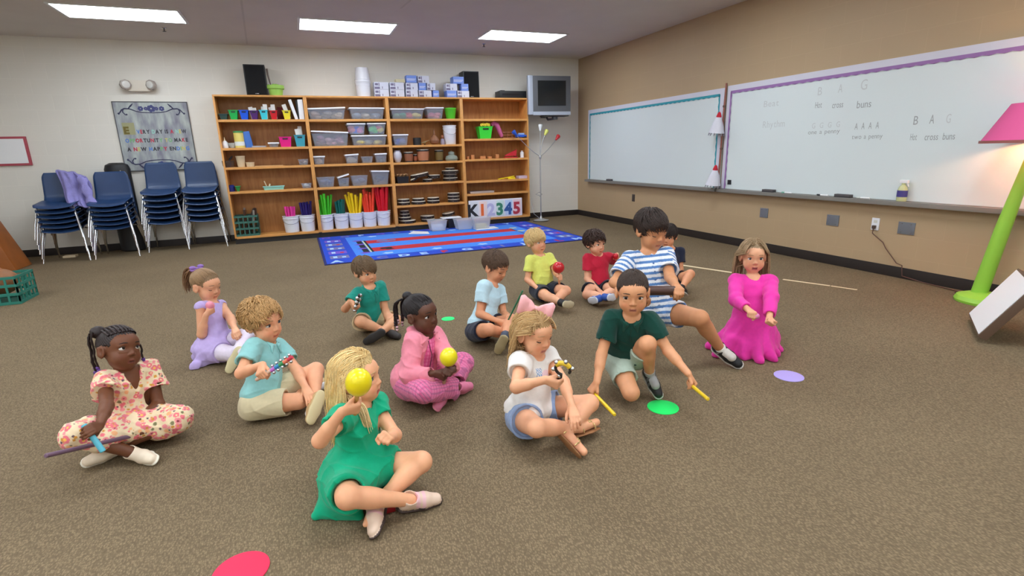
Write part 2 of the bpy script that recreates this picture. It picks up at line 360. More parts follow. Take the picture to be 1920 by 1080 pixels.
# colored bins on the first shelf
def binn(l, r, top, base, z, rgb, label, group='colored plastic bins', Y=-.37, dep=.2, taper=.018, handle=True, papers=0):
    x0, x1, h = span(l, r, top, base, Y); t = thing('plastic_bin', label, 'bin', ((x0+x1)/2, Y+dep/2, z), 0, group)
    m = mat('bin_%d_%d_%d' % rgb, rgb, .4); b = MB(); shell(b, x0+.008, x1-.008, Y, Y+dep, z+.001, z+h, taper, rim=.008); b.build('bin_body', m, t, angle=.3)
    if handle: xm = (x0+x1)/2; w_ = (x1-x0)*.2; MB().box(xm-w_, xm+w_, Y-.002, Y+.004, z+h*.74, z+h*.86, .001).build('hand_slot', m_dark, t)
    rr = random.Random(int(l))
    for k in range(papers):
        xm = x0+.03+(x1-x0-.06)*rr.random(); a = rr.uniform(-.3, .1); hh = h*rr.uniform(1.2, 1.75)
        M = Matrix.Translation((xm, Y+.05+.03*k, z+.012)) @ Matrix.Rotation(a, 4, 'Y')
        MB().box(-.03, .03, 0, .004, 0, hh, M=M).build('paper', mat('paper_white', (222, 218, 212), .8), t)
    return t
binn(429, 448, 203, 221, 1.87, (20, 175, 80), 'green plastic bin on the first shelf')
binn(449, 468, 203, 221, 1.87, (20, 90, 225), 'blue plastic bin on the first shelf')
binn(469, 486, 204, 221, 1.87, (78, 34, 110), 'dark purple plastic bin with papers', papers=2)
binn(487, 504, 203, 221, 1.87, (60, 205, 220), 'turquoise plastic bin with papers on the first shelf', papers=2)
binn(506, 522, 204, 221, 1.87, (205, 20, 35), 'red plastic bin with tall papers on the first shelf', papers=3)
binn(530, 547, 204, 221, 1.87, (235, 215, 50), 'yellow plastic bin beside the white binders', papers=1)
binn(410, 428, 210, 221, 1.87, (45, 75, 72), 'low dark green bin at the left end of the first shelf', handle=False)
binn(524, 549, 256, 275, 1.46, (225, 20, 130), 'magenta plastic bin on the second shelf')
binn(553, 575, 252, 274, 1.46, (60, 155, 175), 'teal plastic bin stuffed with papers on the second shelf', papers=3)
binn(898, 925, 236, 259, 1.53, (60, 215, 60), 'lime green bin with yellow flowers on the last bookcase', taper=.03)
binn(441, 452, 347, 357, .81, (40, 140, 70), 'small green box on the fourth shelf', handle=False, dep=.1)
# binders
def slab(name, label, cat, group, M, sx, sy, sz, m, bev=.003):
    o = MB().box(-sx/2, sx/2, -sy/2, sy/2, 0, sz, bev, M=M).build(name, m); return tag(o, label, cat, group)
m_white = mat('white_plastic', (232, 232, 236), .4)
T_ = Matrix.Translation; R_ = lambda a, ax: Matrix.Rotation(a, 4, ax)
gb = 'ring binders at the end of the first shelf'
slab('binder', 'white binder leaning toward the yellow bin', 'binder', gb, T_((fx(556, 220, -.3), -.24, 1.872)) @ R_(-.24, 'Y'), .045, .24, .30, m_white)
slab('binder', 'white binder upright at the end of the first shelf', 'binder', gb, T_((fx(566, 220, -.3), -.24, 1.872)), .075, .24, .295, m_white)
slab('binder', 'black binder between the two white binders', 'binder', gb, T_((fx(558.5, 220, -.3)+.014, -.22, 1.872)) @ R_(-.02, 'Y'), .03, .22, .29, m_dark)
slab('folder', 'dark red folder behind the yellow bin', 'folder', None, T_((fx(526, 220, -.3), -.1, 1.872)) @ R_(.1, 'Y'), .11, .02, .2, mat('dark_red_card', (120, 24, 26), .6))
def lathe_thing(name, label, cat, px, base, Y, z, prof, m, group=None, n=20, sx=1., parts=()):
    x = fx(px, base, Y); t = thing(name, label, cat, (x, Y, z), 0, group) if parts else None
    o = MB().lathe(prof, (x, Y, z+.001), n, sx=sx).build(name if not parts else 'body', m, t)
    if not parts: tag(o, label, cat, group); return o
    for pn, pr, pm in parts: MB().lathe(pr, (x, Y, z+.001), n, sx=sx).build(pn, pm, t)
    return t
m_beige = mat('beige_plastic', (215, 195, 160), .5); m_glass = mat('glass_ware', (200, 205, 200), .08, alpha=.45)
lathe_thing('glue_bottle', 'white squeeze bottle at the left of the second shelf', 'bottle', 423, 276, -.3, 1.46, [(.04, 0), (.045, .01), (.04, .08), (.018, .11)], m_white, parts=[('nozzle', [(.012, .11), (.009, .13), (.004, .16)], mat('nozzle_cream', (225, 205, 165), .5))])
lathe_thing('glass_dish', 'small glass dish on the second shelf', 'dish', 436, 276, -.3, 1.46, [(.03, 0), (.05, .04), (.055, .075), (.051, .075), (.028, .006)], m_glass)
lathe_thing('canister', 'yellow and green round canister on the second shelf', 'canister', 451, 277, -.3, 1.46, [(.07, 0), (.07, .22)], mat('canister_yellow', (225, 205, 110), .5), parts=[('lid', [(.073, .22), (.073, .245)], mat('canister_green', (70, 140, 80), .5)), ('label_band', [(.0712, .03), (.0712, .09)], mat('canister_white', (225, 230, 225), .5))])
slab('storage_box', 'blue and white carton leaning on the round canister', 'box', None, T_((fx(467, 276, -.3)+.01, -.26, 1.462)) @ R_(-.12, 'Y'), .1, .12, .24, mat('carton_blue', (60, 110, 190), .5))
slab('tray', 'flat gray tray lying on the second shelf', 'tray', None, T_((fx(486, 276, -.3), -.25, 1.461)), .2, .15, .025, mat('tray_gray', (160, 160, 168), .4), .008)
lathe_thing('cup', 'tall beige paper cup on the third shelf', 'cup', 453, 312, -.3, 1.175, [(.05, 0), (.065, .15), (.069, .155), (.069, .165), (.06, .165), (.045, .01)], m_beige)
lathe_thing('small_tub', 'low round beige tub beside the cup', 'tub', 470, 312, -.3, 1.175, [(.055, 0), (.06, .055), (.063, .06), (.063, .068)], m_beige)
t = thing('desk_caddy', 'dark glass caddy holding black scissors at the left', 'caddy', (fx(429, 313, -.3), -.3, 1.175))
c = fx(429, 313, -.3); b = MB(); b.lathe([(.07, .001), (.08, .03), (.085, .1), (.08, .1), (.06, .008)], (c, -.3, 1.175)); b.build('bowl', mat('smoky_glass', (84, 66, 56), .15, alpha=.7), t)
b = MB(); b.tube([(c-.04, -.3, 1.2), (c+.06, -.3, 1.33)], .012); b.tube([(c+.02, -.28, 1.2), (c+.02, -.28, 1.3), (c+.07, -.28, 1.34)], .009); b.build('scissors', m_dark, t)
slab('wood_strip', 'thin wooden strip lying on the third shelf', 'strip', None, T_((fx(505, 312, -.36), -.35, 1.1755)), .4, .03, .012, mat('pale_wood', (205, 160, 105), .5), .002)
lathe_thing('jar', 'small navy jar at the left of the fourth shelf', 'jar', 434, 357, -.3, .81, [(.05, 0), (.055, .02), (.055, .08), (.045, .09), (.045, .1)], mat('navy_glaze', (36, 44, 120), .3))
t = thing('pencil_tray', 'pale aqua tray with scraps on the fourth shelf', 'tray', (fx(514, 354, -.3), -.28, .81)); c = fx(514, 354, -.3)
b = MB(); shell(b, c-.15, c+.15, -.36, -.2, .811, .865, .01); b.build('tray_body', mat('aqua_plastic', (150, 215, 205), .4), t, angle=.3)
b = MB(); b.tube([(c-.1, -.28, .85), (c-.13, -.28, .95)], .008); b.tube([(c-.07, -.28, .85), (c-.05, -.28, .9)], .012); b.build('scraps', m_beige, t)
# crate of instruments
def crate(name, label, x0, x1, y0, y1, z, h, group='green slatted crates', m=None):
    t = thing(name, label, 'crate', ((x0+x1)/2, (y0+y1)/2, z), 0, group); m = m or mat('crate_green', (50, 100, 88), .5)
    b = MB(); b.box(x0, x1, y0, y1, z+.001, z+.01)
    for (ax, a0, a1, fixed) in (('x', x0, x1, y0), ('x', x0, x1, y1-.012), ('y', y0, y1, x0), ('y', y0, y1, x1-.012)):
        n = 5
        for k in range(n+1):
            p = a0+(a1-a0-.016)*k/n
            if ax == 'x': b.box(p, p+.016, fixed, fixed+.012, z+.01, z+h)
            else: b.box(fixed, fixed+.012, p, p+.016, z+.01, z+h)
        for q in (0, .31, .62, .9):
            if ax == 'x': b.box(a0, a1, fixed-.001, fixed+.013, z+.002+h*q, z+h*q+h*.1)
            else: b.box(fixed-.001, fixed+.013, a0, a1, z+.002+h*q, z+h*q+h*.1)
    b.build('crate_body', m, t)
    return t
x0, x1, h = span(439, 489, 408, 442, -.385); crate('slatted_crate', 'green slatted crate of instruments on the bottom shelf', x0+.02, x1-.01, -.385, -.1, .115, .32)
rr = random.Random(3)
for k in range(7):
    xx = x0+.1+.3*rr.random(); col = [(70, 45, 30), (150, 140, 130), (110, 70, 45), (60, 50, 50)][k % 4]; a = rr.uniform(-.5, .5)
    o = MB().tube([(xx, -.3+.02*k, .14), (xx+a*.3, -.3+.02*k, .14+.36+.05*rr.random())], .016, 8).build('rhythm_stick', mat('stick_%d' % (k % 4), col, .4))
    tag(o, 'short wooden or metal stick standing in the green shelf crate', 'stick', 'sticks in the green shelf crate')
# buckets with tubes
m_bucket = mat('white_bucket', (226, 226, 232), .35)
def bucket(name, label, x, y, z, r, h, group, handle=True):
    t = thing(name, label, 'bucket', (x, y, z), 0, group)
    MB().lathe([(r*.84, .001), (r*.86, .004), (r, h-.012), (r+.007, h-.012), (r+.007, h), (r-.004, h), (r*.84-.004, .006)], (x, y, z), 28).build('bucket_body', m_bucket, t)
    MB().lathe([(r+.001, h*.82), (r+.006, h*.82), (r+.006, h*.86), (r+.001, h*.86)], (x, y, z), 28).build('ridge', m_bucket, t)
    if handle:
        pts = [(x+(r+.006)*math.cos(a), y-(r+.008)*abs(math.sin(a)), z+h*.8-h*.28*abs(math.sin(a))) for a in [math.pi*k/14 for k in range(15)]]
        MB().tube(pts, .003, 6).build('wire_handle', m_chrome, t)
    return t
GB = 'white buckets of colored tubes'
def tubes(x, y, z, h, rgb, n, l0, l1, label, fan=.25, r=.014, rb=.075, k0=0):
    rr = random.Random(int(x*1000)); m = mat('tube_%d_%d_%d' % rgb, rgb, .35)
    for k in range(n):
        a = 2*math.pi*k/n+rr.random()*.4; q = rb*(.55 if k % 2 else .8)
        bx_, by_ = x+q*math.cos(a)*.6, y+q*math.sin(a)*.6; l = rr.uniform(l0, l1); tp = Vector((x+math.cos(a)*q*(1+fan*2.2*l/.6), min(y+math.sin(a)*q*(1+fan), -.07), z+.02+l))
        d = (tp-Vector((bx_, by_, z+.02))).normalized(); p0 = Vector((bx_, by_, z+.02)); p1 = p0+d*l
        M = p0
        b = MB(); b.tube([p0, p1], r, 10, cap=False); b.tube([p1, p0], r*.82, 10, cap=False)
        tag(b.build('sound_tube', m), label, 'tube', 'tubes of one color in a bucket: '+label)
for px, base, top, rgb, n, l0, l1, lb, tl, fan, rad in (
    (549, 437, 406, (226, 60, 150), 8, .36, .40, 'white bucket of magenta tubes', 'short magenta plastic tube in the leftmost bucket', .1, .018),
    (579, 434, 403, (36, 22, 96), 8, .40, .46, 'white bucket of dark purple tubes', 'dark purple plastic tube in a white bucket', .25, .02),
    (614, 431, 402, (70, 190, 40), 8, .46, .58, 'white bucket of lime green tubes', 'lime green plastic tube in a white bucket', .55, .02),
    (643, 429, 400, (0, 90, 84), 8, .42, .46, 'white bucket of dark teal tubes', 'dark teal plastic tube in a white bucket', .05, .022),
    (670, 426, 398, (240, 200, 20), 9, .48, .60, 'white bucket of yellow tubes', 'yellow plastic tube in a white bucket', .65, .02),
    (696, 424, 396, (238, 70, 44), 9, .5, .64, 'white bucket of orange-red tubes', 'orange-red plastic tube in a white bucket', .35, .02),
    (722, 422, 394, (205, 16, 36), 9, .58, .68, 'white bucket of tall red tubes', 'tall red plastic tube in the last bucket', .35, .027)):
    Y = -.28; x = fx(px, base, Y-.1); h = fz(px, top, Y-.12)-fz(px, base, Y-.12)
    bucket('bucket', lb, x, Y, .115, .122, h, GB); tubes(x, Y, .12, h, rgb, n, l0, l1, tl, fan, rad)
# drum bookcase
m_lime = mat('lime_plastic', (84, 190, 40), .4); m_clay = mat('terracotta_wood', (150, 92, 60), .5)
lathe_thing('round_bucket', 'round lime green bucket on the top shelf', 'bucket', 845, 221, -.3, 1.87, [(.075, 0), (.1, .16), (.104, .165), (.104, .18), (.096, .18), (.072, .006)], m_lime)
t = thing('hand_drum', 'small dark frame drum leaning on the second shelf', 'drum', (fx(783, 271, -.3), -.3, 1.445)); c = fx(783, 271, -.3)
MB().lathe([(.07, .001), (.07, .12)], (c, -.28, 1.445)).build('shell', m_dark, t); MB().lathe([(.067, .12), (.067, .123)], (c, -.28, 1.445)).build('drum_skin', mat('brown_skin', (90, 60, 44), .6), t)
t = thing('cymbal', 'pale cymbal tilted beside the dark drum', 'cymbal', (fx(797, 271, -.3), -.3, 1.445)); c = fx(797, 271, -.3)
M = T_((c, -.28, 1.475)) @ R_(-.3, 'Y'); MB().lathe([(.1, .02), (.1, .024), (.03, .01), (.02, -.008)], (0, 0, 0), M=M).build('disc', mat('pale_brass', (210, 200, 160), .3, .6), t); MB().sphere((c, -.28, 1.462), .016).build('grip', m_dark, t)
lathe_thing('gourd_shaker', 'brown long-necked gourd shaker on the second shelf', 'shaker', 815, 270, -.3, 1.445, [(.03, 0), (.075, .03), (.085, .07), (.06, .12), (.02, .16), (.012, .24), (.014, .25)], mat('gourd_brown', (134, 88, 60), .45))
t = lathe_thing('figurine', 'little painted figure beside the tall white bucket', 'figurine', 830, 270, -.3, 1.445, [(.035, 0), (.04, .03), (.03, .09), (.012, .1)], mat('figure_coat', (150, 140, 160), .5), parts=[('head', [(.01, .1), (.024, .12), (.022, .145), (.006, .16)], mat('figure_head', (150, 90, 60), .5))])
t = bucket('pail', 'tall white bucket of wooden mallets on the second shelf', fx(847, 270, -.36), -.26, 1.445, .115, .32, None)
for k, dx in enumerate((-.03, .02, .06)):
    tag(MB().tube([(fx(847, 270, -.36)+dx*.5, -.25, 1.46), (fx(847, 270, -.36)+dx, -.22, 1.445+.385-.012*k)], .012, 8).build('mallet_handle', mat('mallet_wood', (160, 110, 80), .5)), 'wooden mallet handle standing in the tall white bucket', 'mallet', 'mallets in the tall white bucket')
def drum(label, px, base, Y, z, r, h, rgb, rim=True, group='small drums on the third shelf'):
    x = fx(px, base, Y); t = thing('bongo_drum', label, 'drum', (x, Y, z), 0, group)
    MB().lathe([(r*.8, .001), (r*.95, h*.5), (r, h-.02)], (x, Y, z)).build('shell', mat('drum_%d_%d_%d' % rgb, rgb, .4), t)
    MB().lathe([(r*1.05, h-.03), (r*1.05, h-.008)], (x, Y, z)).build('hoop', m_dark, t); MB().lathe([(r*.85, .0), (r*.85, .02)], (x, Y, z)).build('base_hoop', m_dark, t)
    MB().lathe([(r*1.0, h-.008), (r*.98, h)], (x, Y, z)).build('drum_skin', mat('drum_skin', (226, 214, 196), .6), t)
lathe_thing('vase', 'pale ceramic vase at the left of the third shelf', 'vase', 746, 303, -.3, 1.165, [(.035, 0), (.045, .01), (.075, .09), (.07, .15), (.05, .185), (.055, .2)], mat('vase_glaze', (190, 190, 200), .3))
drum('brown bongo drum beside the ceramic vase', 767, 303, -.28, 1.165, .08, .17, (140, 88, 62)); drum('narrow brown drum between two larger drums', 779, 303, -.24, 1.165, .045, .13, (160, 90, 60))
drum('large orange-brown drum with pale head, middle of third shelf', 794, 303, -.28, 1.165, .105, .205, (178, 116, 82)); drum('olive drum with white head on the third shelf', 824, 302, -.28, 1.165, .075, .19, (112, 92, 48))
lathe_thing('glass_jar', 'squat glass jar with domed lid on the third shelf', 'jar', 847, 302, -.28, 1.165, [(.1, 0), (.115, .03), (.1, .08), (.05, .1), (.06, .13), (.055, .15), (.01, .17)], mat('jar_glass', (150, 160, 148), .12, alpha=.8))
m_rim = mat('drum_black_rim', (34, 24, 22), .4); m_skin = mat('pale_drumhead', (225, 212, 190), .5); m_jing = mat('jingles', (180, 170, 150), .3, 1.)
def frame_drum(label, px, base, Y, z, r, h, tilt=0., ax='Y', group='hand drums and tambourines', up=0., inverse=False):
    x = fx(px, base, Y) if px > 0 else -px; t = thing('tambourine', label, 'tambourine', (x, Y, z+up), 0, group)
    M = T_((x, Y, z+up)) @ R_(tilt, ax)
    MB().lathe([(r-.006, .001), (r, .003), (r, h-.003), (r-.006, h)], n=28, M=M).build('hoop', m_rim, t)
    MB().lathe([(r-.007, h+.0003), (r-.001, h+.0003), (r-.002, h+.008), (r-.012, h+.01)], n=28, M=M).build('drumhead', m_skin, t)
    b = MB()
    for k in range(8):
        a = 2*math.pi*(k+.5)/8; b.lathe([(.012, h*.4), (.012, h*.46)], (math.cos(a)*(r-.002), math.sin(a)*(r-.002), 0), 8, M=M)
    b.build('jingles', m_jing, t)
t = thing('instrument_box', 'black box with crumpled tan paper, fourth shelf', 'box', (fx(755, 343, -.3), -.3, .815)); c = fx(755, 343, -.3)
b = MB(); shell(b, c-.1, c+.1, -.36, -.16, .816, .93, .01); b.build('box_body', m_dark, t, angle=.3)
b = MB(); rr = random.Random(5)
b.grid(lambda u, v: (c-.09+.18*u, -.35+.18*v, .93+.03*abs(math.sin(9*u+3*v))+.015*math.cos(14*v)), 12, 12); b.build('tan_paper', mat('kraft_paper', (196, 150, 105), .8), t, solid=.002)
frame_drum('large hand drum tilted high over the fourth shelf pile', 788, 340, -.28, .815, .16, .05, -.17, up=.095); frame_drum('small tambourine tilted steeply under the large hand drum', 778, 343, -.32, .815, .07, .03, -.5, up=.045)
frame_drum('hand drum on the fourth shelf behind the low tambourine', 814, 342, -.26, .815, .11, .055, up=.055); frame_drum('low tambourine at the front of the fourth shelf', 802, 343, -.3, .815, .085, .045)
for k, (r, h) in enumerate(((.13, .05), (.125, .05), (.15, .055), (.085, .035))):
    frame_drum(['wide hand drum, bottom of the right fourth shelf stack', 'hand drum second from bottom in the fourth shelf stack', 'widest pale-headed hand drum in the fourth shelf stack', 'small drum on top of the fourth shelf stack'][k], 845, 340, -.26, .815, r, h, up=[.0, .061, .122, .188][k])
for px, lo, hi in ((757, 'bottom tambourine of the leftmost fifth shelf pair', 'top tambourine of the leftmost fifth shelf pair'), (785, 'bottom tambourine of the second fifth shelf pair', 'dark tambourine on top of the second fifth shelf pair'), (813, 'bottom tambourine of the third fifth shelf pair', 'top tambourine of the third fifth shelf pair')):
    frame_drum(lo, px, 381, -.28, .44, .125 if px == 785 else .11, .045); frame_drum(hi, px, 381, -.27, .44, .105, .04, up=.056)
for k in range(3): frame_drum(['lowest tambourine of the right fifth shelf stack', 'middle tambourine of the right fifth shelf stack', 'top tambourine of the right fifth shelf stack'][k], 851, 376, -.28, .44, .11, .045, up=.056*k)
for k, r in enumerate((.15, .11, .09, .08)): frame_drum(['widest tambourine at the bottom of the four-high pyramid stack', 'second tambourine of the four-high pyramid stack', 'third tambourine of the four-high pyramid stack', 'smallest tambourine topping the four-high pyramid stack'][k], 764 if k == 0 else 760, 420, -.24, .12, r, .045, up=.056*k)
frame_drum('lower tambourine of the bottom shelf middle pair', 803, 417, -.24, .12, .125, .045); frame_drum('upper tambourine of the bottom shelf middle pair', 802, 417, -.24, .12, .125, .045, up=.056)
frame_drum('dark drum lying below the tilted one, bottom shelf', 845, 415, -.24, .12, .11, .05); frame_drum('dark drum tilted on the bottom shelf behind the clear bins', 842, 415, -.24, .12, .115, .045, -.14, up=.082)
# last bookcase
b = MB(); c = fx(908, 240, -.33)
t = thing('fabric_flowers', 'bunch of yellow fabric flowers in the lime bin', 'flowers', (c, -.33, 1.7))
for k in range(5):
    b = MB(); x = c-.06+.035*k
    for q in range(6): a = q*math.pi/3; b.sphere((x+.016*math.cos(a), -.355, 1.765+.01*(k % 2)+.016*math.sin(a)), .011, 8)
    b.build('blossom', mat('flower_yellow', (240, 205, 60), .6), t)
tag(MB().tube([(fx(922, 257, -.3), -.3, 1.76), (fx(926, 257, -.3), -.3, 1.8), (fx(932, 257, -.3), -.3, 1.77), (fx(937, 257, -.3), -.3, 1.66), (fx(941, 257, -.3), -.3, 1.56)], [.03, .042, .045, .04, .03], 14).build('fabric_tube', mat('mauve_fabric', (190, 90, 135), .8)), 'mauve fabric tube drooping out beside the lime bin', 'fabric')
t = thing('instrument_rack', 'small wooden rack beside the mauve fabric', 'rack', (fx(952, 257, -.3), -.3, 1.53)); c = fx(952, 257, -.3)
MB().box(c-.11, c+.11, -.36, -.24, 1.531, 1.545, .002).build('rack_base', m_clay, t)
for z in (1.58, 1.63): MB().box(c-.1, c+.1, -.31, -.3, z, z+.014, .002).build('rail', m_clay, t)
for x in (c-.09, c, c+.09): MB().box(x-.006, x+.006, -.299, -.287, 1.545, 1.644, .001).build('post', m_clay, t)
t = thing('toy_car', 'blue toy car at the right end of the second shelf', 'toy car', (fx(976, 257, -.3), -.3, 1.53)); c = fx(976, 257, -.3)
MB().box(c-.1, c+.1, -.36, -.27, 1.545, 1.585, .012).build('car_body', mat('toy_blue', (40, 90, 200), .35), t); MB().box(c-.05, c+.06, -.35, -.28, 1.585, 1.62, .012).build('cabin', mat('toy_cabin', (150, 180, 230), .3), t)
for dx in (-.065, .065):
    for y in (-.362, -.268): MB().lathe([(.016, -.006), (.016, .006)], n=12, M=T_((c+dx, y, 1.547)) @ R_(math.pi/2, 'X')).build('wheel', m_dark, t)
m_block = mat('wooden_block', (196, 128, 76), .5)
for k, (px, w_, h_) in enumerate(((877, .035, .05), (886, .06, .075), (905, .1, .05), (918, .07, .04), (932, .06, .075))):
    tag(MB().box(fx(px, 299, -.3)-w_/2, fx(px, 299, -.3)+w_/2, -.33, -.27, 1.181, 1.18+h_, .004).build('wooden_block', m_block), 'small wooden block, %s on the third shelf' % ['leftmost', 'tall and second from left', 'widest', 'lowest', 'tall and nearest the red hat'][k], 'block', 'wooden blocks on the third shelf')
t = thing('stapler', 'red desk stapler on the third shelf', 'stapler', (fx(958, 298, -.3), -.3, 1.18)); c = fx(958, 298, -.3); mr_ = mat('stapler_red', (190, 30, 44), .35)
MB().box(c-.13, c+.12, -.34, -.26, 1.181, 1.2, .004).build('stapler_base', mr_, t); MB().hexa([(c-.12, -.33, 1.215), (c+.1, -.33, 1.215), (c+.1, -.27, 1.215), (c-.12, -.27, 1.215), (c-.11, -.325, 1.235), (c+.11, -.325, 1.33), (c+.11, -.275, 1.33), (c-.11, -.275, 1.235)], .004).build('stapler_arm', mr_, t); MB().box(c+.06, c+.11, -.32, -.28, 1.2, 1.25).build('hinge', m_dark, t)
lathe_thing('bottle', 'small white bottle at right of the third shelf', 'bottle', 979, 297, -.3, 1.18, [(.035, 0), (.036, .09), (.02, .1)], m_white, parts=[('cap', [(.022, .1), (.022, .125)], mat('cap_gray', (200, 200, 204), .4))])
t = thing('toy_ruler', 'yellow folding ruler sloping on the fourth shelf', 'ruler', (fx(945, 337, -.3), -.3, .8)); c = fx(950, 337, -.3)
M = T_((c, -.3, .83)) @ R_(-.13, 'Y'); MB().box(-.17, .15, -.02, .02, -.008, .006, .002, M=M).build('long_arm', mat('ruler_yellow', (240, 215, 30), .4), t); MB().box(c+.02, c+.16, -.33, -.27, .801, .83, .004).build('short_arm', mat('ruler_yellow', (240, 215, 30), .4), t)
slab('note_pad', 'lilac note pad beside the yellow ruler', 'note pad', None, T_((fx(979, 335, -.3), -.28, .801)), .17, .14, .05, mat('lilac_paper', (196, 176, 196), .7))
slab('paper_pile', 'flat pile of gray papers on the fifth shelf', 'papers', None, T_((fx(903, 361, -.3), -.22, .571)), .46, .25, .035, mat('gray_paper', (168, 155, 150), .8))
# number poster
t = thing('number_poster', 'white poster reading K 1 2 3 4 5 on the bottom shelf', 'poster', (fx(929, 408, -.38), -.38, .12)); xa, xb = fx(877, 408, -.38)+.03, fx(981, 408, -.38)-.02; ph = .33
MB().box(xa, xb, -.385, -.375, .121, .12+ph, .002).build('board', mat('poster_white', (226, 222, 226), .6), t)
for i, (chx, c1, c2) in enumerate(zip('K12345', [(30, 30, 34), (236, 110, 50), (190, 185, 215), (60, 130, 100), (50, 90, 150), (180, 50, 66)], [(214, 214, 216), (240, 215, 205), (225, 224, 235), (205, 225, 214), (190, 210, 232), (232, 200, 205)])):
    pw = (xb-xa-.03)/6; px0 = xa+.015+pw*i; 
    MB().box(px0+.012, px0+pw-.012, -.3875, -.385, .145, .12+ph-.025).build('number_panel', mat('panel_%d' % i, c2, .6), t)
    b = text_mesh(chx, .30, T_((px0+pw*.5, -.3885, .165)) @ R_(math.pi/2, 'X'), None, bold=.012, ext=.0008, align='CENTER'); b.build('numeral', mat('numeral_%d' % i, c1, .6), t, smooth=False)
# ---------------- on top of the bookcases
ZT = SH+.001
t = thing('loudspeaker', 'black loudspeaker at left on top of the bookcases', 'speaker', (-5.69, -.22, ZT), 0, 'black loudspeakers on the bookcases')
MB().box(-5.84, -5.545, -.32, -.06, ZT, ZT+.44, .006).build('cabinet', m_dark, t); MB().box(-5.825, -5.56, -.332, -.32, ZT+.012, ZT+.425, .005).build('grille_cloth', mat('speaker_cloth', (16, 16, 18), .95), t); MB().box(-5.72, -5.67, -.335, -.332, ZT+.022, ZT+.03).build('badge', m_chrome, t)
t = thing('loudspeaker', 'black loudspeaker behind the small boxes on the bookcases', 'speaker', (-2.3, -.2, ZT), 0, 'black loudspeakers on the bookcases')
MB().box(-2.42, -2.135, -.3, -.05, ZT, ZT+.44, .006).build('cabinet', m_dark, t); MB().box(-2.405, -2.15, -.312, -.3, ZT+.012, ZT+.425, .005).build('grille_cloth', mat('speaker_cloth', (16, 16, 18), .95), t); MB().box(-2.3, -2.25, -.315, -.312, ZT+.022, ZT+.03).build('badge', m_chrome, t)
c = fx(518, 176, -.3); t = thing('basket', 'lime green basket with a stick on the bookcases', 'basket', (c, -.3, ZT))
MB().lathe([(.09, 0), (.105, .1), (.125, .1), (.125, .15), (.115, .15), (.085, .006)], (c, -.28, ZT)).build('basket_body', mat('basket_lime', (160, 205, 90), .6, bump=.4), t)
b = MB(); rr = random.Random(9)
for k in range(40): a = rr.random()*6.28; q = .1*rr.random(); b.sphere((c+q*math.cos(a), -.28+q*math.sin(a), ZT+.14+.02*rr.random()), .016, 6)
b.build('filling', mat('basket_grass', (150, 200, 84), .9), t)
tag(MB().tube([(c-.06, -.28, ZT+.145), (c-.085, -.28, ZT+.3), (c-.09, -.28, ZT+.39)], [.008, .013, .016], 8).build('stick', mat('stick_brown', (110, 92, 82), .6)), 'slim brown stick standing in the green basket', 'stick')
tag(MB().box(-5.52, -5.44, -.3, -.18, ZT, ZT+.09, .008).build('adapter_box', m_dark), 'small black box between loudspeaker and green basket', 'box')
c = fx(683, 178, -.3)
for k in range(2):
    t = thing('paper_pail', ['white pail standing on the bookcases, lower of two', 'white pail upside down atop another on the bookcases'][k], 'pail', (c, -.25, ZT+.225*k), 0, 'white pails on the bookcases')
    pr = [(.125, 0), (.125, .012), (.118, .014), (.1, .22)] if k == 1 else [(.105, .0), (.118, .205), (.125, .207), (.125, .222)]
    MB().lathe(pr, (c, -.25, ZT+.225*k), 28).build('pail_body', m_bucket, t); MB().lathe([(.1215, .17 if not k else .04), (.124, .17 if not k else .04), (.124, .176 if not k else .046), (.1215, .176 if not k else .046)], (c, -.25, ZT+.225*k), 28).build('ridge', m_bucket, t)
m_bw = mat('carton_white', (214, 216, 230), .6); m_bb = mat('carton_periwinkle', (120, 150, 226), .5); m_bp = mat('carton_print', (120, 112, 140), .6); m_by = mat('carton_cream', (205, 196, 160), .6)
ROWS = {0: [(110, 350, 0), (365, 600, 0), (620, 820, 0), (835, 1045, 0), (1060, 1165, 1), (1285, 1450, 1), (1462, 1660, 0)], 1: [(110, 350, 0), (365, 600, 0), (630, 830, 0), (838, 960, 1), (970, 1110, 0), (1280, 1470, 0), (1530, 1650, 1)], 2: [(640, 812, 1), (830, 1020, 0), (1400, 1580, 1), (450, 600, 2)]}
nm = ['first', 'second', 'third', 'fourth', 'fifth', 'sixth', 'seventh']
for row, L_ in ROWS.items():
    for i, (a, c_, kd) in enumerate(L_):
        x0 = fx(690+a/8.727, 178, -.34)+.004; x1 = fx(690+c_/8.727, 178, -.34)-.004; hh = .112; z = ZT+.1135*row; dp = .15+.02*(i % 3); hz = .05 if kd == 2 else hh; y0 = -.34-.0-.008*((i+row) % 3)
        lb = '%s small %s carton from the left in the %s row atop bookcases' % (nm[i], ['white printed', 'blue-ended', 'cream'][kd], ['bottom', 'middle', 'top'][row])
        t = thing('carton', lb, 'carton', (x0, y0, z), 0, 'small printed cartons atop the bookcases')
        if kd == 2: x0 = fx(690+a/8.727, 148, -.34); x1 = fx(690+c_/8.727, 148, -.34)
        MB().box(x0, x1, y0, y0+dp, z, z+hz, .003).build('carton_body', [m_bw, m_bb, m_by][kd], t)
        if kd == 0:
            xm = x0+(x1-x0)*.4
            b = MB(); b.box(x0+.005, xm-.004, y0-.0012, y0, z+.006, z+.04); b.box(x0+.012, xm-.03, y0-.0012, y0, z+.06, z+.095); b.box(xm-.022, xm-.008, y0-.0012, y0, z+.05, z+.1); b.box(xm+.03, xm+.042, y0-.0012, y0, z+.012, z+.045)
            b.build('print', m_bp, t, smooth=False)
        elif kd == 1:
            b = MB(); b.box(x0+.01, x1-.012, y0-.0012, y0, z+.05, z+.06); b.box(x0+.01, x1-.03, y0-.0012, y0, z+.032, z+.04); b.build('print', m_bw, t, smooth=False)
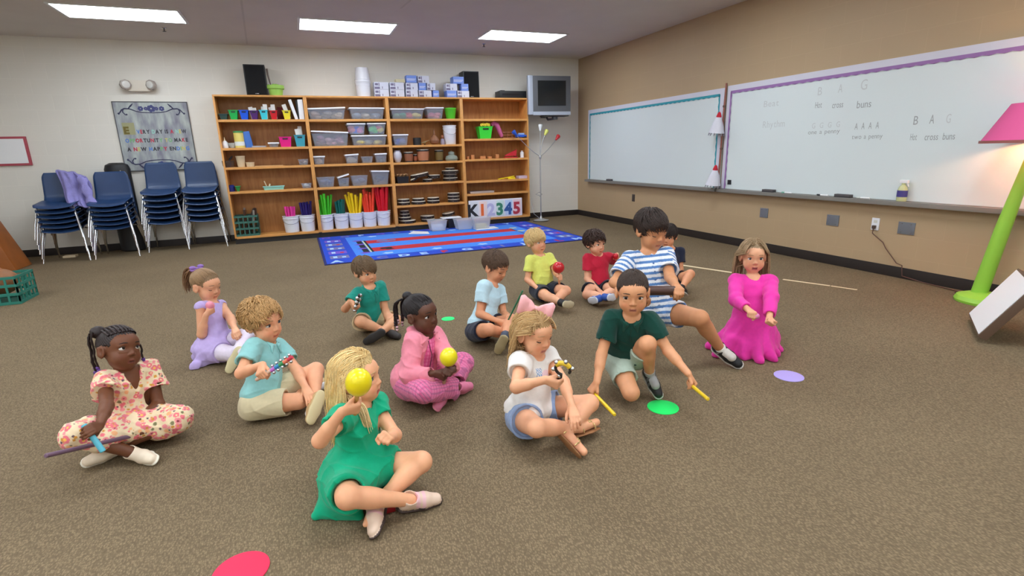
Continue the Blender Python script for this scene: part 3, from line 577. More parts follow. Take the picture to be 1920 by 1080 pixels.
t = thing('disc_player', 'black disc player at right on top of the bookcases', 'player', (-1.55, -.2, ZT)); x0, x1 = fx(937, 180, -.3), fx(987, 180, -.3)
MB().box(x0, x1, -.3, -.06, ZT+.008, ZT+.13, .006).build('case', m_dark, t); MB().box(x0+.06, x0+.14, -.2, -.12, ZT+.13, ZT+.15, .004).build('top_knob', m_dark, t); MB().box(x0+.05, x1-.05, -.303, -.3, ZT+.05, ZT+.085).build('front_panel', mat('gloss_black', (40, 40, 44), .15), t)
for x in (x0+.03, x1-.03): MB().lathe([(.015, 0), (.015, .008)], (x, -.25, ZT), 10).build('foot', m_dark, t)

# ================================================================ RUG
m_r = [mat('rug_royal', (20, 66, 190), .95, noise=.06, nscale=60, bump=.3, bscale=400), mat('rug_sky', (62, 130, 226), .95, noise=.05, nscale=60, bump=.3, bscale=400), mat('rug_red', (186, 38, 50), .95, noise=.05, nscale=60, bump=.3, bscale=400),
       mat('rug_black', (20, 22, 34), .95), mat('rug_edge', (18, 28, 96), .9), mat('rug_pale', (160, 195, 235), .95), mat('rug_violet', (110, 80, 190), .95), mat('rug_gray', (110, 110, 160), .95), mat('rug_cream', (190, 200, 160), .95)]
rx0, rx1, ry0, ry1 = -5.1, -1.36, -2.88, -.43
b = MB(); b.box(rx0, rx1, ry0, ry1, .0005, .009, .003, mi=4); z = .0094
def rq(x0, x1, y0, y1, mi, dz=0.): b.poly([(x0, y0, z+dz), (x1, y0, z+dz), (x1, y1, z+dz), (x0, y1, z+dz)], mi)
rq(rx0+.03, rx1-.03, ry0+.03, ry1-.03, 0); rq(rx0+.42, rx1-.42, ry0+.30, ry1-.28, 1, .0003)
sx0, sx1 = -4.42, -2.0
for y0, y1 in ((-2.25, -1.93), (-1.52, -1.22)): rq(sx0, sx1, y0, y1, 2, .0006)
for x0, x1, mi in ((sx0-.14, sx0-.06, 3), (sx0-.05, sx0-.03, 8), (sx0-.03, sx0, 3)): rq(x0, x1, -2.27, -1.2, mi, .0007)
rq(sx1, sx1+.02, -2.27, -1.2, 3, .0007)
# small animal silhouettes as leaf/lizard blobs on the stripes
for cx, cy, n in ((-4.15, -1.36, 9), (-4.2, -2.08, 5)):
    for k in range(n):
        a = k*2.4; r = .05; ox, oy = cx+.13*math.cos(a)*(k % 3)/2, cy+.07*math.sin(a)
        b.poly([(ox+r*1.3*math.cos(q), oy+r*.8*math.sin(q), z+.001+k*.00005) for q in [i*math.pi/4 for i in range(8)]], 7 if n == 9 else 3)
rr = random.Random(11)
letters = 'ABCDEFGHIJKLMNOPQRSTUVWXYZ'
def rtext(ch, x, y, s, mi, rot=0.):
    tb = text_mesh(ch, s, T_((x, y, z+.001)) @ R_(rot, 'Z'), None, bold=.01, ext=.0003); 
    tb.bm.verts.ensure_lookup_table(); b.merge(tb.bm, mi)
n = 13; 
for k in range(n):
    x = rx0+.12+(rx1-rx0-.3)*k/(n-1); rtext(letters[k], x-.05, ry0+.07, .2, [5, 6, 7, 5, 5, 2][k % 6]); rtext(letters[k+13], x-.05, ry1-.21, .17, [6, 7, 5][k % 3])
for k in range(5):
    y = ry0+.45+.36*k
    for xx in (rx0+.21, rx1-.21):
        rq(xx-.12, xx+.12, y-.11, y+.11, [7, 6, 7][k % 3], .0005); rq(xx-.08, xx-.03, y-.06, y+.07, 5, .0008); rq(xx+.03, xx+.08, y-.06, y+.02, [5, 2][k % 2], .0008)
for k in range(16):   # little pictures around the field
    side = k % 4; q = (k//4+.5)/4
    x, y = [(rx0+.5+q*2.7, ry0+.42), (rx0+.5+q*2.7, ry1-.38), (rx0+.56, ry0+.4+q*1.5), (rx1-.56, ry0+.4+q*1.5)][side]
    b.poly([(x+.06*(1+.4*(i % 2))*math.cos(i*math.pi/5), y+.05*(1+.4*(i % 2))*math.sin(i*math.pi/5), z+.0012) for i in range(10)], [5, 8, 6, 5][(k*3) % 4])
tag(b.build('alphabet_rug', m_r, smooth=False), 'blue alphabet rug with two red stripes before the bookcases', 'rug')
# plastic tubs and lids on the rug
def floor_tub(l, r, top, base, label, content=None, yaw=0.):
    p0 = onz(l, base, .01); p1 = onz(r, base, .01); wd = p1[0]-p0[0]; Y = (p0[1]+p1[1])/2; h = ony((l+r)/2, top, Y)[2]-ony((l+r)/2, base, Y)[2]
    t = thing('clear_bin', label, 'clear bin', (p0[0]+wd/2, Y+.12, .012), 0, 'open clear bins on the rug')
    b = MB(); shell(b, p0[0], p1[0], Y, Y+.26, .014, .014+h*.86, .03); b.build('bin_body', m_clear2, t, angle=.3)
    if content: MB().box(p0[0]+.05, p1[0]-.05, Y+.05, Y+.2, .02, .02+h*.45, .02).build('contents', content, t)
floor_tub(806, 842, 411, 434, 'open clear bin on the rug beside the flat white lid', m_lid)
floor_tub(855, 892, 409, 431, 'open clear bin in the middle of three on the rug')
p = onz(915, 430, .012)
m_lid2 = m_lid
tag(MB().box(p[0]-.2, p[0]+.2, p[1]-.0, p[1]+.26, .0125, .022, .004).build('bin_lid', m_lid2), 'flat white lid under the yellow-filled bin', 'lid', 'white lids on the rug')
x = p[0]-.07; t = thing('clear_bin', 'open clear bin with yellow items standing on a white lid', 'clear bin', (x, p[1]+.15, .022), 0, 'open clear bins on the rug')
b = MB(); shell(b, x-.16, x+.14, p[1]+.03, p[1]+.24, .0225, .22, .025); b.build('bin_body', m_clear2, t, angle=.3); MB().box(x-.11, x+.09, p[1]+.07, p[1]+.2, .03, .1, .02).build('contents', mat('yellow_cards', (226, 218, 150), .7), t)
p = onz(766, 439, .012); q = onz(806, 439, .012); tag(MB().hexa([(p[0], p[1], .0125), (q[0], q[1]+.02, .0125), (q[0]+.03, q[1]+.27, .0125), (p[0]+.14, p[1]+.27, .0125), (p[0], p[1], .02), (q[0], q[1]+.02, .02), (q[0]+.03, q[1]+.27, .02), (p[0]+.14, p[1]+.27, .02)], .002).build('bin_lid', m_lid2), 'flat white lid lying alone on the rug', 'lid', 'white lids on the rug')
t = thing('step_stool', 'low black stool with white top between the clear bins', 'stool', (fx(846, 408, -.55), -.5, 0)); c = fx(846, 408, -.55)
MB().box(c-.17, c+.17, -.62, -.42, .185, .2, .003).build('top', m_lid2, t); MB().box(c-.06, c+.06, -.58, -.45, .011, .185, .004).build('pedestal', m_dark, t)
# ================================================================ CORNER TV and party lamp
m_tvs = mat('tv_silver', (182, 190, 204), .35, .2); m_tvg = mat('tv_gray', (92, 94, 98), .4); m_scr = mat('tv_screen', (30, 34, 36), .12)
t = thing('crt_television', 'silver tube television mounted high in the corner', 'television', (-.85, -.5, 2.25))
Mtv = T_((-.83, -.5, 1.93)) @ R_(-.10, 'Z')
MB().box(-.365, .365, -.03, .03, 0, .66, .012, M=Mtv).build('front_bezel', m_tvg, t)
MB().box(-.45, -.362, -.035, .05, 0, .665, .008, M=Mtv).build('side_strip', m_tvs, t)
MB().box(-.362, .362, -.04, .0, -.012, .05, .008, M=Mtv).build('control_strip', m_tvs, t)
b = MB(); b.grid(lambda u, v: Mtv @ Vector((-.27+.54*u, -.034-.012*math.sin(math.pi*u)*math.sin(math.pi*v), .15+.43*v)), 12, 10); b.build('screen', m_scr, t)
MB().hexa([Mtv @ Vector(q) for q in ((-.36, .03, .02), (.36, .03, .02), (.22, .38, .1), (-.22, .38, .1), (-.36, .03, .63), (.36, .03, .63), (.22, .38, .52), (-.22, .38, .52))], .01).build('tube_housing', m_dark, t)
t2 = thing('television_bracket', 'metal swivel bracket holding the corner television', 'bracket', (-.75, -.3, 1.9))
MB().tube([(-.76, -.02, 2.0), (-.76, -.2, 1.86), (-.74, -.45, 1.86)], .02, 10).build('arm', m_tvg, t2); MB().lathe([(.055, 0), (.055, .05)], (-.74, -.45, 1.845), 16).build('swivel', m_tvg, t2); MB().box(-1.0, -.5, -.55, -.35, 1.897, 1.912, .003).build('tray', m_dark, t2)
MB().box(-.82, -.7, -.02, -.002, 1.9, 2.1, .003).build('wall_plate', m_tvg, t2)
lx, ly = -1.07, -.5
t = thing('floor_lamp', 'silver floor lamp with colored heads beside the bookcase', 'floor lamp', (lx, ly, 0))
m_sil = mat('lamp_silver', (190, 192, 194), .3, .8)
MB().lathe([(.15, .01), (.15, .018), (.1, .03), (.03, .05), (.018, .09), (.014, .1)], (lx, ly, 0), 28).build('base', m_sil, t)
MB().tube([(lx, ly, .1), (lx, ly, .82), (lx, ly, 1.18)], [.012, .012, .009], 10).build('pole', m_sil, t)
MB().sphere((lx, ly, 1.18), .022, 12, sc=(1, 1, 1.8)).build('collar', m_sil, t)
for k, (px, py, bx, by, rgb, nmz) in enumerate(((972-4, 253, -.25, -.02, (40, 90, 190), 'blue'), (1013, 243, -.1, .12, (235, 240, 240), 'white'), (1022, 252, .05, .05, (225, 225, 110), 'yellow'), (1043, 261, .12, 0, (190, 30, 40), 'red'))):
    e = Vector(ony(px, py, ly+.02*k)); s0 = Vector((lx, ly, 1.19)); d = (e-s0); mid = s0+Vector((d.x*.25, 0, d.z*.65)) if k in (1, 2) else s0+Vector((d.x*.45, 0, d.z*.25+.02))
    pts = [s0.lerp(mid, q/4).lerp(mid.lerp(e, q/4), q/4) for q in range(5)]
    arm = MB().tube(pts, .006, 8).build('gooseneck', m_sil, t)
    dr = (e-mid).normalized(); tp = e+dr*.09
    hd = MB().tube([e-dr*.02, e+dr*.03, e+dr*.07, tp], [.016, .028, .04, .036], 14).build('lamp_head', mat('lamp_head_'+nmz, rgb, .35), arm); hd['label'] = nmz+' lamp head'
b = MB(); b.tube([(lx-.02, ly+.01, .05), (lx-.1, ly+.1, .13), (lx-.09, ly+.3, .5), (lx-.09, ly+.44, 1.2), (lx-.06, ly+.47, 1.9)], .004, 6)
b.tube([(lx-.02, ly, .48), (lx-.08, ly+.05, .5), (lx-.02, ly+.02, .54), (lx+.03, ly, .5), (lx-.03, ly-.01, .46)], .006, 6)
tag(b.build('power_cord', m_clear2), 'pale power cord hanging from the television to lamp base', 'cord')
MEND = 2
# ================================================================ STACKED CHAIRS
m_blue = mat('navy_shell', (34, 62, 104), .38, noise=.05, nscale=8); m_cleg = mat('chair_chrome', (210, 210, 212), .18, 1.)
def chair_proto():
    t = thing('stacking_chair', 'x', 'chair', (0, 0, 0))
    def shellpt(u, v):   # u across -1..1, v 0 (front lip) .. 1 (top of back)
        U = u*2-1; s_ = v*.86
        if s_ < .42: y = -.42+s_; z = .0-.018*math.cos(s_*7)-(.03*(1-s_/.06) if s_ < .06 else 0)
        else:
            q = (s_-.42)/.44; a = min(q/.25, 1); y = 0+.045*math.sin(a*1.57)+.03*q; z = .012+.40*q**1.02
        w_ = .225-.02*max(0, (v-.5)*2)-(.05*max(0, v-.93)/.07)*0; 
        if v > .9: w_ -= .03*((v-.9)/.1)**2
        if v < .08: w_ -= .02*((.08-v)/.08)**2
        cup = .028*U*U*(1 if s_ < .42 else .6)
        if s_ < .42: z += cup
        else: y -= cup
        return (U*w_, y, z+.44)
    b = MB(); b.grid(shellpt, 16, 30); b.build('shell', m_blue, t, solid=.006)
    for sx in (-1, 1):
        b = MB(); b.tube([(sx*.17, -.30, .415), (sx*.2, -.34, .40), (sx*.235, -.40, .2), (sx*.26, -.44, .0)], .011, 10); b.build('leg', m_cleg, t)
        b = MB(); b.tube([(sx*.17, -.06, .415), (sx*.2, -.02, .40), (sx*.235, .03, .2), (sx*.25, .06, .0)], .011, 10); b.build('leg', m_cleg, t)
    b = MB(); b.tube([(-.17, -.30, .418), (.17, -.30, .418)], .01, 8); b.tube([(-.17, -.06, .418), (.17, -.06, .418)], .01, 8); b.tube([(-.16, -.3, .418), (-.16, -.06, .418)], .01, 8); b.tube([(.16, -.3, .418), (.16, -.06, .418)], .01, 8)
    b.build('seat_frame', m_cleg, t)
    return t
proto = chair_proto(); first = True
STK = [('leftmost stack under the lavender jacket', -8.32, -.40, 6, .066, .0), ('stack before the black case', -7.74, -.40, 6, .064, .0), ('stack under the quote sign', -7.17, -.13, 6, .085, .0), ('stack nearest the bookcases', -6.66, -.10, 6, .085, .0)]
on = ['bottom', 'second', 'third', 'fourth', 'fifth', 'top']
for nm_, x, y, n, dz, rz in STK:
    for k in range(n):
        c = proto if first else copy_tree(proto); first = False
        c.location = (x+.004*math.sin(k*2.1), y-.012*k+.03, dz*k); c.rotation_euler = (0, 0, rz)
        c['label'] = 'navy plastic chair on chrome legs, %s in the %s' % (on[k] if n == 6 or k < n-1 else 'top', nm_); c['group'] = 'navy chairs, '+nm_; c['category'] = 'chair'
# jacket over the first stack
ztop = .44+.066*5; yb = -.43
m_jack = mat('lavender_jacket', (142, 136, 196), .85, noise=.12, nscale=14, bump=.5, bscale=60)
def jk(u, v):
    x = -8.34+.30*u+.05*math.sin(5*v)*(.4+u)+.16*v*v; s_ = v*.62
    ww = .02*math.sin(u*13+v*3)+.012*math.sin(u*23+1)
    if s_ < .06: y = .05-s_; z = ztop+.42+.02*math.sin(s_*26)
    else: q = (s_-.06)/.56; y = -.045-.05*q-.28*max(0, q-.5)**1.1; z = ztop+.43-.5*q+.03*math.sin(u*4)*q
    return (x, y+yb+ww-.012, z+ww*.3-.10*u*u*(1-v))
t = thing('jacket', 'crumpled lavender jacket hung over the leftmost chair stack', 'jacket', (-8.3, -.5, 1.2))
MB().grid(jk, 30, 40).build('jacket_body', m_jack, t, solid=.012)
def jk2(u, v):
    a = u*2*math.pi; r = .05+.012*math.sin(5*v*3); c = Vector((-8.03+.08*v, yb-.12-.10*v, ztop+.34-.36*v)); return (c.x+r*math.cos(a), c.y+r*.55*math.sin(a), c.z+.01*math.sin(a*3+v*8))
MB().grid(jk2, 16, 16).build('sleeve', m_jack, t, solid=.006)
t = thing('guitar_case', 'black rounded case standing behind the second chair stack', 'case', (-7.70, -.17, 0))
b = MB(); b.lathe([(.13, .0), (.16, .02), (.16, 1.2), (.14, 1.26), (.08, 1.29)], (-7.70, -.17, .001), 24, sy=.7); b.build('case_body', m_dark, t); b = MB(); b.tube([(-7.64, -.285, 1.08), (-7.62, -.3, 1.13), (-7.64, -.285, 1.18)], .008); b.build('handle', m_chrome, t)
tag(MB().box(-8.5, -8.35, -.42, -.3, .0005, .03, .008).build('scrap', m_beige), 'small pale scrap on the floor under the leftmost stack', 'scrap')
# left edge: wooden cabinet, crate, framed picture
m_wd = mat('orange_wood', (150, 84, 32), .4, noise=.15, nscale=6)
t = thing('wooden_stand', 'brown wooden instrument stand at the left edge', 'stand', (-9.0, -.9, 0))
b = MB(); b.hexa([(-9.35, -1.2, .001), (-8.72, -1.2, .001), (-8.72, -.75, .001), (-9.35, -.75, .001), (-9.35, -1.15, .72), (-8.95, -1.15, .72), (-8.95, -.8, .72), (-9.35, -.8, .72)], .02); b.build('stand_body', m_wd, t); MB().box(-9.38, -8.92, -1.2, -.75, .72, .76, .008).build('stand_top', m_wd, t)
cr_ = crate('slatted_crate', 'teal slatted crate on the carpet at the left edge', -8.27, -7.88, -3.32, -2.94, 0, .27, m=mat('crate_teal', (40, 120, 104), .5))
t = thing('bag', 'tan bag resting in the teal crate', 'bag', (-8.05, -3.13, .1)); b = MB(); b.sphere((-8.08, -3.13, .2), .14, 20, sc=(1.1, 1, .9)); b.build('bag_body', mat('tan_leather', (140, 92, 56), .6, noise=.2), t)
b = MB(); b.tube([(-8.15, -3.13, .31), (-8.1, -3.13, .37), (-8.03, -3.13, .31)], .01); b.build('strap', m_wd, t)
t = thing('framed_picture', 'red-framed picture on the back wall at the left edge', 'picture', (-8.98, -.02, 1.5)); za, zb = 1.33, 1.62
MB().box(-9.3, -8.72, -.03, -.001, za-.04, zb+.06, .004).build('frame', mat('picture_red', (176, 70, 84), .5), t); MB().box(-9.27, -8.75, -.034, -.03, za-.01, zb+.03).build('sheet', m_lid, t)
# ================================================================ QUOTE SIGN
sx0, sx1, sz0, sz1 = -7.64, -6.69, 1.16, 2.15; wsg, hsg = sx1-sx0, sz1-sz0
t = thing('wall_sign', 'gray scrollwork sign reading every day is a new opportunity', 'sign', ((sx0+sx1)/2, -.02, (sz0+sz1)/2))
m_sg, N, L, b = nodes('sign_canvas'); tc = N.new('ShaderNodeTexCoord'); mp = N.new('ShaderNodeMapping'); mp.inputs['Scale'].default_value = (5, 1, 1.4); L.new(tc.outputs['Object'], mp.inputs[0]); no = N.new('ShaderNodeTexNoise'); no.inputs['Scale'].default_value = 2.2; no.inputs['Detail'].default_value = 6; L.new(mp.outputs[0], no.inputs['Vector'])
cr = N.new('ShaderNodeValToRGB'); cr.color_ramp.elements[0].position = .3; cr.color_ramp.elements[0].color = (*lin((122, 120, 138)), 1); cr.color_ramp.elements[1].position = .68; cr.color_ramp.elements[1].color = (*lin((186, 194, 188)), 1); L.new(no.outputs['Fac'], cr.inputs[0]); L.new(cr.outputs[0], b.inputs['Base Color']); b.inputs['Roughness'].default_value = .7
MB().box(sx0, sx1, -.028, -.001, sz0, sz1, .003, mi=0).build('canvas', m_sg, t)
b = MB()
for a in ((sx0, sx1, sz0, sz0+.012), (sx0, sx1, sz1-.012, sz1), (sx0, sx0+.01, sz0, sz1), (sx1-.01, sx1, sz0, sz1)): b.box(a[0], a[1], -.031, -.027, a[2], a[3])
b.build('edge', mat('sign_edge', (78, 76, 80), .6), t)
m_scroll = mat('scroll_ink', (62, 62, 92), .7); b = MB()
def S(u, v, d=-.0295): return (sx0+wsg*u, d, sz0+hsg*v)
for mir in (0, 1):
    X = lambda u: (1-u) if mir else u
    for top in (1, 0):
        V = (lambda v: v) if top else (lambda v: 1-v)
        if top == 0: V = lambda v: 1.0-v
        pts = [(.05, .83), (.08, .84), (.11, .88), (.15, .90), (.22, .895), (.3, .86), (.38, .845), (.5, .84)]
        b.tube([S(X(u), V(v)) for u, v in pts], [.004, .007, .009, .009, .008, .006, .006, .005], 6)
        b.tube([S(X(u), V(v)) for u, v in [(.13, .895), (.12, .85), (.15, .81), (.17, .82)]], [.009, .008, .006, .004], 6)
        b.tube([S(X(u), V(v)) for u, v in [(.2, .9), (.24, .94), (.27, .97)]], [.006, .012, .004], 6)
        b.sphere(S(X(.065), V(.83)), .014, 8, sc=(1, .2, 1)); b.sphere(S(X(.165), V(.815)), .012, 8, sc=(1, .2, 1))
b.build('scrollwork', m_scroll, t); b = MB()
for top in (1, 0):
    for u, r in ((.36, .03), (.43, .022), (.5, .045), (.57, .022), (.64, .03)):
        v = .9 if top else .085
        for q in range(6):
            a = q*math.pi/3+u*9; p = S(u, v); b.sphere((p[0]+r*.7*math.cos(a), -.0285, p[2]+r*.7*math.sin(a)), r*.5, 8, sc=(1, .12, 1))
b.build('flowers', mat('flower_ink', (72, 76, 124), .7), t)
cols = [(70, 70, 80), (190, 60, 80), (60, 110, 160), (120, 175, 120), (150, 120, 40), (150, 205, 190), (90, 130, 200), (200, 190, 110), (60, 60, 66)]
lm = [mat('sign_letter_%d' % i, c, .7) for i, c in enumerate(cols)]
b = text_mesh('E', .135, T_(S(.085, .545, -.0285)) @ R_(math.pi/2, 'X'), None, bold=.008); b.build('initial', mat('olive_letter', (110, 98, 42), .7), t, smooth=False)
MB().box(*[S(.075, .5)[0], S(.235, .5)[0]], -.0286, -.0282, S(0, .53)[2], S(0, .70)[2]).build('initial_panel', mat('initial_ground', (160, 158, 120), .7), t)
CI = {'v': 6, }
for txt, u, v, cl, s_ in (('VERY DAY IS A NEW', .25, .545, [6, 1, 8, 8, 0, 5, 8, 8, 0, 0, 8, 0, 1, 0, 5, 7, 0], .073), ('OPPORTUNITY TO MAKE', .08, .42, [6, 3, 3, 1, 1, 8, 8, 1, 8, 8, 3, 0, 7, 3, 0, 8, 8, 1, 8], .073), ('A NEW HAPPY ENDING', .08, .295, [8, 0, 1, 7, 8, 0, 6, 8, 8, 3, 1, 0, 8, 8, 6, 3, 7, 6], .073)):
    b = text_mesh(txt, s_, T_(S(u, v, -.0288)) @ R_(math.pi/2, 'X'), None, colors=cl, bold=.0035)
    wanted = wsg*(.93-u); k = wanted/b.width; ox = S(u, v)[0]
    for vv in b.bm.verts: vv.co.x = ox+(vv.co.x-ox)*k
    b.build('lettering', lm, t, smooth=False)
# emergency light
t = thing('emergency_light', 'white twin-head emergency light above the quote sign', 'emergency light', (-7.25, -.05, 2.37))
m_em = mat('cream_plastic', (222, 212, 196), .4)
MB().box(-7.40, -7.11, -.08, -.001, 2.285, 2.44, .015).build('housing', m_em, t)
for x, a in ((-7.42, .5), (-7.08, -.5)):
    M = T_((x, -.09, 2.37)) @ R_(a, 'Z') @ R_(math.pi/2, 'X'); h_ = MB().lathe([(.045, -.03), (.07, 0), (.07, .05), (.062, .055)], n=8, M=M).build('lamp_head', mat('lamp_gray', (168, 156, 148), .4), t)
    MB().lathe([(.055, .052), (.05, .062), (.03, .068)], n=12, M=M).build('lens', mat('lens', (215, 212, 206), .1), h_)
# ================================================================ WHITEBOARDS
m_board = mat('whiteboard_surface', (218, 226, 226), .32); m_alu = mat('board_tray_gray', (126, 122, 116), .5); m_bframe = mat('board_frame_white', (210, 208, 220), .5)
m_teal = mat('teal_border', (50, 150, 165), .7); m_purp = mat('mauve_border', (152, 112, 168), .7)
def board(name, label, ya, yb_, z0, z1, mb, group, vtop=.075, both=True):   # ya nearer the corner
    t = thing(name, label, 'whiteboard', (-.02, (ya+yb_)/2, (z0+z1)/2), 0, group)
    MB().box(-.02, -.001, yb_, ya, z0, z1).build('panel', m_board, t)
    b = MB(); b.box(-.026, -.02, yb_, ya, z1-vtop, z1); b.box(-.026, -.02, ya-.06, ya, z0, z1-vtop)
    if both: b.box(-.026, -.02, yb_, yb_+.09, z0, z1-vtop)
    b.build('frame', m_bframe, t)
    b = MB(); n = int(abs(ya-yb_-.12)/.05)
    ptsT = []; yl, yr = ya-.06, yb_+(.09 if both else 0)
    for k in range(n+1):
        y = yl+(yr-yl)*k/n; ptsT.append((-.0275, y, z1-vtop+.01)); 
    for k in range(n, -1, -1):
        y = yl+(yr-yl)*k/n; ptsT.append((-.0275, y, z1-vtop-(.028 if k % 2 else .018)))
    b.prism(ptsT, (.0015, 0, 0))
    sides = [(yl-.002, 1)]+([(yr, -1)] if both else [])
    for y, s_ in sides:
        n2 = 24; p = [(-.0275, y+.008*s_, z0+(z1-vtop-z0)*k/n2) for k in range(n2+1)]+[(-.0275, y-s_*(.022 if k % 2 else .012), z0+(z1-vtop-z0)*k/n2) for k in range(n2, -1, -1)]
        b.prism(p, (.0015, 0, 0))
    b.build('scalloped_border', mb, t, smooth=False)
    MB().box(-.1, -.001, yb_, ya, z0-.045, z0-.002, .006).build('marker_tray', m_alu, t)
    return t
b1 = board('whiteboard', 'blank whiteboard with teal scalloped border nearest the corner', -.44, -3.945, .735, 2.01, m_teal, 'whiteboards on the right wall')
b2 = board('whiteboard', 'long whiteboard with mauve border and faint handwriting', -3.985, -8.2, .735, 2.025, m_purp, 'whiteboards on the right wall', both=True)
m_ink = [mat('faint_marker', (200, 204, 204), .6), mat('gray_marker', (160, 164, 164), .6)]
def write(txt, px, py, size, mi, px2=None):
    p = onx(px, py, -.0212); M = T_(p) @ Matrix(((0, 0, -1, 0), (-1, 0, 0, 0), (0, 1, 0, 0), (0, 0, 0, 1))); b = text_mesh(txt, size, M, None, ext=.0003)
    if px2:
        k = abs(onx(px2, py, -.0212)[1]-p[1])/b.width
        for v in b.bm.verts: v.co.y = p[1]+(v.co.y-p[1])*k
    return b, mi
for a in (('B', 1533, 179, .12, 0, 1542), ('A', 1571, 174, .12, 0, 1580), ('G', 1613, 169, .14, 0, 1627), ('Beat', 1432, 201, .1, 0, 1461), ('Hot', 1528, 203, .09, 1, 1541), ('cross', 1560, 203, .09, 1, 1581), ('buns', 1606, 203, .1, 1, 1634), ('Rhythm', 1430, 240, .11, 0, 1472),
          ('G  G  G  G', 1522, 241, .08, 0, 1575), ('one a penny', 1515, 252, .065, 1, 1575), ('A  A  A  A', 1602, 243, .09, 1, 1648), ('two a penny', 1597, 261, .065, 1, 1655), ('B', 1712, 234, .11, 1, 1722), ('A', 1742, 232, .11, 1, 1752), ('G', 1773, 231, .11, 0, 1783),
          ('Hot', 1706, 263, .085, 1, 1719), ('cross', 1733, 263, .085, 1, 1759), ('buns', 1767, 262, .085, 1, 1791)):
    b, mi = write(*a); b.build('handwriting', m_ink[mi], b2, smooth=False)
tag(MB().box(-.03, -.0215, -4.16, -4.10, .79, .85, .003).build('magnet', m_dark), 'small black square magnet low on the mauve-bordered board', 'magnet')
for px, w_, lb in ((1142, .14, 'dark eraser on the tray nearest the corner'), (1441, .16, 'dark eraser left on the long whiteboard tray'), (1582, .17, 'dark eraser in the middle of the long whiteboard tray')):
    y = onx(px, 360, -.07)[1]; t = thing('eraser', lb, 'eraser', (-.07, y, .735), 0, 'erasers on the marker tray'); MB().box(-.095, -.04, y-w_/2, y+w_/2, .7335, .745, .001).build('felt', mat('eraser_felt', (60, 58, 60), .95), t); MB().box(-.094, -.041, y-w_/2, y+w_/2, .745, .765, .004).build('back', mat('eraser_back', (84, 80, 82), .6), t)
for px, rgb, lb in ((1543, (40, 40, 46), 'black marker lying left of the middle eraser'), (1475, (120, 180, 160), 'green marker lying right of the left eraser'), (1620, (200, 205, 200), 'pale marker lying right of the middle eraser')):
    y = onx(px, 366, -.07)[1]; t = thing('marker', lb, 'marker', (-.07, y, .735), 0, 'markers on the marker tray'); MB().tube([(-.07, y-.06, .742), (-.07, y+.03, .742)], .008, 10).build('barrel', m_lid, t); MB().tube([(-.07, y+.03, .742), (-.07, y+.07, .742)], .0085, 10).build('cap', mat('cap_%d' % px, rgb, .4), t)
y = -6.33; t = thing('spray_bottle', 'purple-labeled spray bottle standing on the marker tray', 'spray bottle', (-.06, y, .735))
MB().lathe([(.034, 0), (.036, .01), (.036, .1), (.028, .13), (.013, .15), (.013, .165)], (-.06, y, .7345), 20, sy=1.2).build('bottle_body', mat('spray_clear', (196, 200, 150), .2), t); MB().lathe([(.0372, .04), (.0372, .1)], (-.06, y, .7345), 20, sy=1.2).build('wrap_label', mat('purple_label', (66, 60, 130), .5), t)
MB().box(-.075, -.045, y-.04, y+.03, .9, .93, .006).build('trigger_head', m_white, t); MB().tube([(-.06, y-.03, .905), (-.06, y-.045, .87)], .005).build('trigger', m_white, t)
# hanging rope with two white bell ornaments
t = thing('hanging_rope', 'brown rope hanging between the two whiteboards', 'rope', (-.06, -3.965, 2.1))
y = -3.965; b = MB(); b.tube([(-.045, y-.012, 2.06), (-.045, y, 1.75), (-.05, y, 1.4), (-.05, y+.005, 1.05), (-.055, y+.01, .9)], .012, 8); b.build('rope_strand', mat('rope_brown', (150, 96, 84), .8, noise=.2, nscale=90), t)
for z in (1.78, 1.25): MB().sphere((-.048, y, z), .018, 8).build('knot', mat('rope_knot', (110, 80, 70), .8), t)
for z, lb in ((1.5, 'upper white felt bell with red top on the rope'), (.83, 'lower white felt bell with red top on the rope')):
    k = thing('bell_ornament', lb, 'ornament', (-.1, y, z), 0, 'felt bells on the rope'); M = T_((-.12, y+.02, z)) @ R_(.12, 'X')
    MB().lathe([(.012, .17), (.03, .15), (.06, .08), (.085, .0), (.1, -.05), (.094, -.05), (.05, .05)], n=18, M=M).build('bell', mat('white_felt', (216, 214, 224), .9, bump=.4, bscale=80), k)
    MB().lathe([(.004, .215), (.018, .2), (.034, .155), (.03, .14)], n=14, M=M).build('red_cap', mat('red_felt', (196, 30, 50), .8), k)
    b = MB()
    for q in range(12): a = q*math.pi/6; b.tube([M @ Vector((.085*math.cos(a), .085*math.sin(a), -.04)), M @ Vector((.1*math.cos(a), .1*math.sin(a), -.085))], [.012, .004], 6)
    b.build('fringe', mat('gray_fringe', (150, 148, 156), .9), k)
# plates
m_pg = mat('steel_plate', (134, 138, 146), .35, .5)
def plate(label, px, py, w_, h_, m, name='cover_plate', kind=0):
    p = onx(px, py, 0); t = thing(name, label, 'wall plate', (0, p[1], p[2]), 0, 'cover plates under the whiteboards')
    MB().box(-.008, -.0005, p[1]-w_/2, p[1]+w_/2, p[2]-h_/2, p[2]+h_/2, .002).build('plate', m, t)
    if kind == 1:
        for dz in (-.025, .025): MB().box(-.0095, -.008, p[1]-.018, p[1]+.018, p[2]+dz-.014, p[2]+dz+.014, .0005).build('socket', mat('socket_ivory', (210, 206, 196), .4), t)
    else:
        for dy in (-w_*.28, w_*.28):
            for dz in (-h_*.35, h_*.35): MB().lathe([(.004, -.001), (.004, .002)], n=8, M=T_((-.009, p[1]+dy, p[2]+dz)) @ R_(math.pi/2, 'Y')).build('screw', m_chrome, t)
    return p
plate('small dark wall switch plate nearest the corner', 1188, 371, .075, .12, mat('bronze_plate', (66, 58, 54), .4))
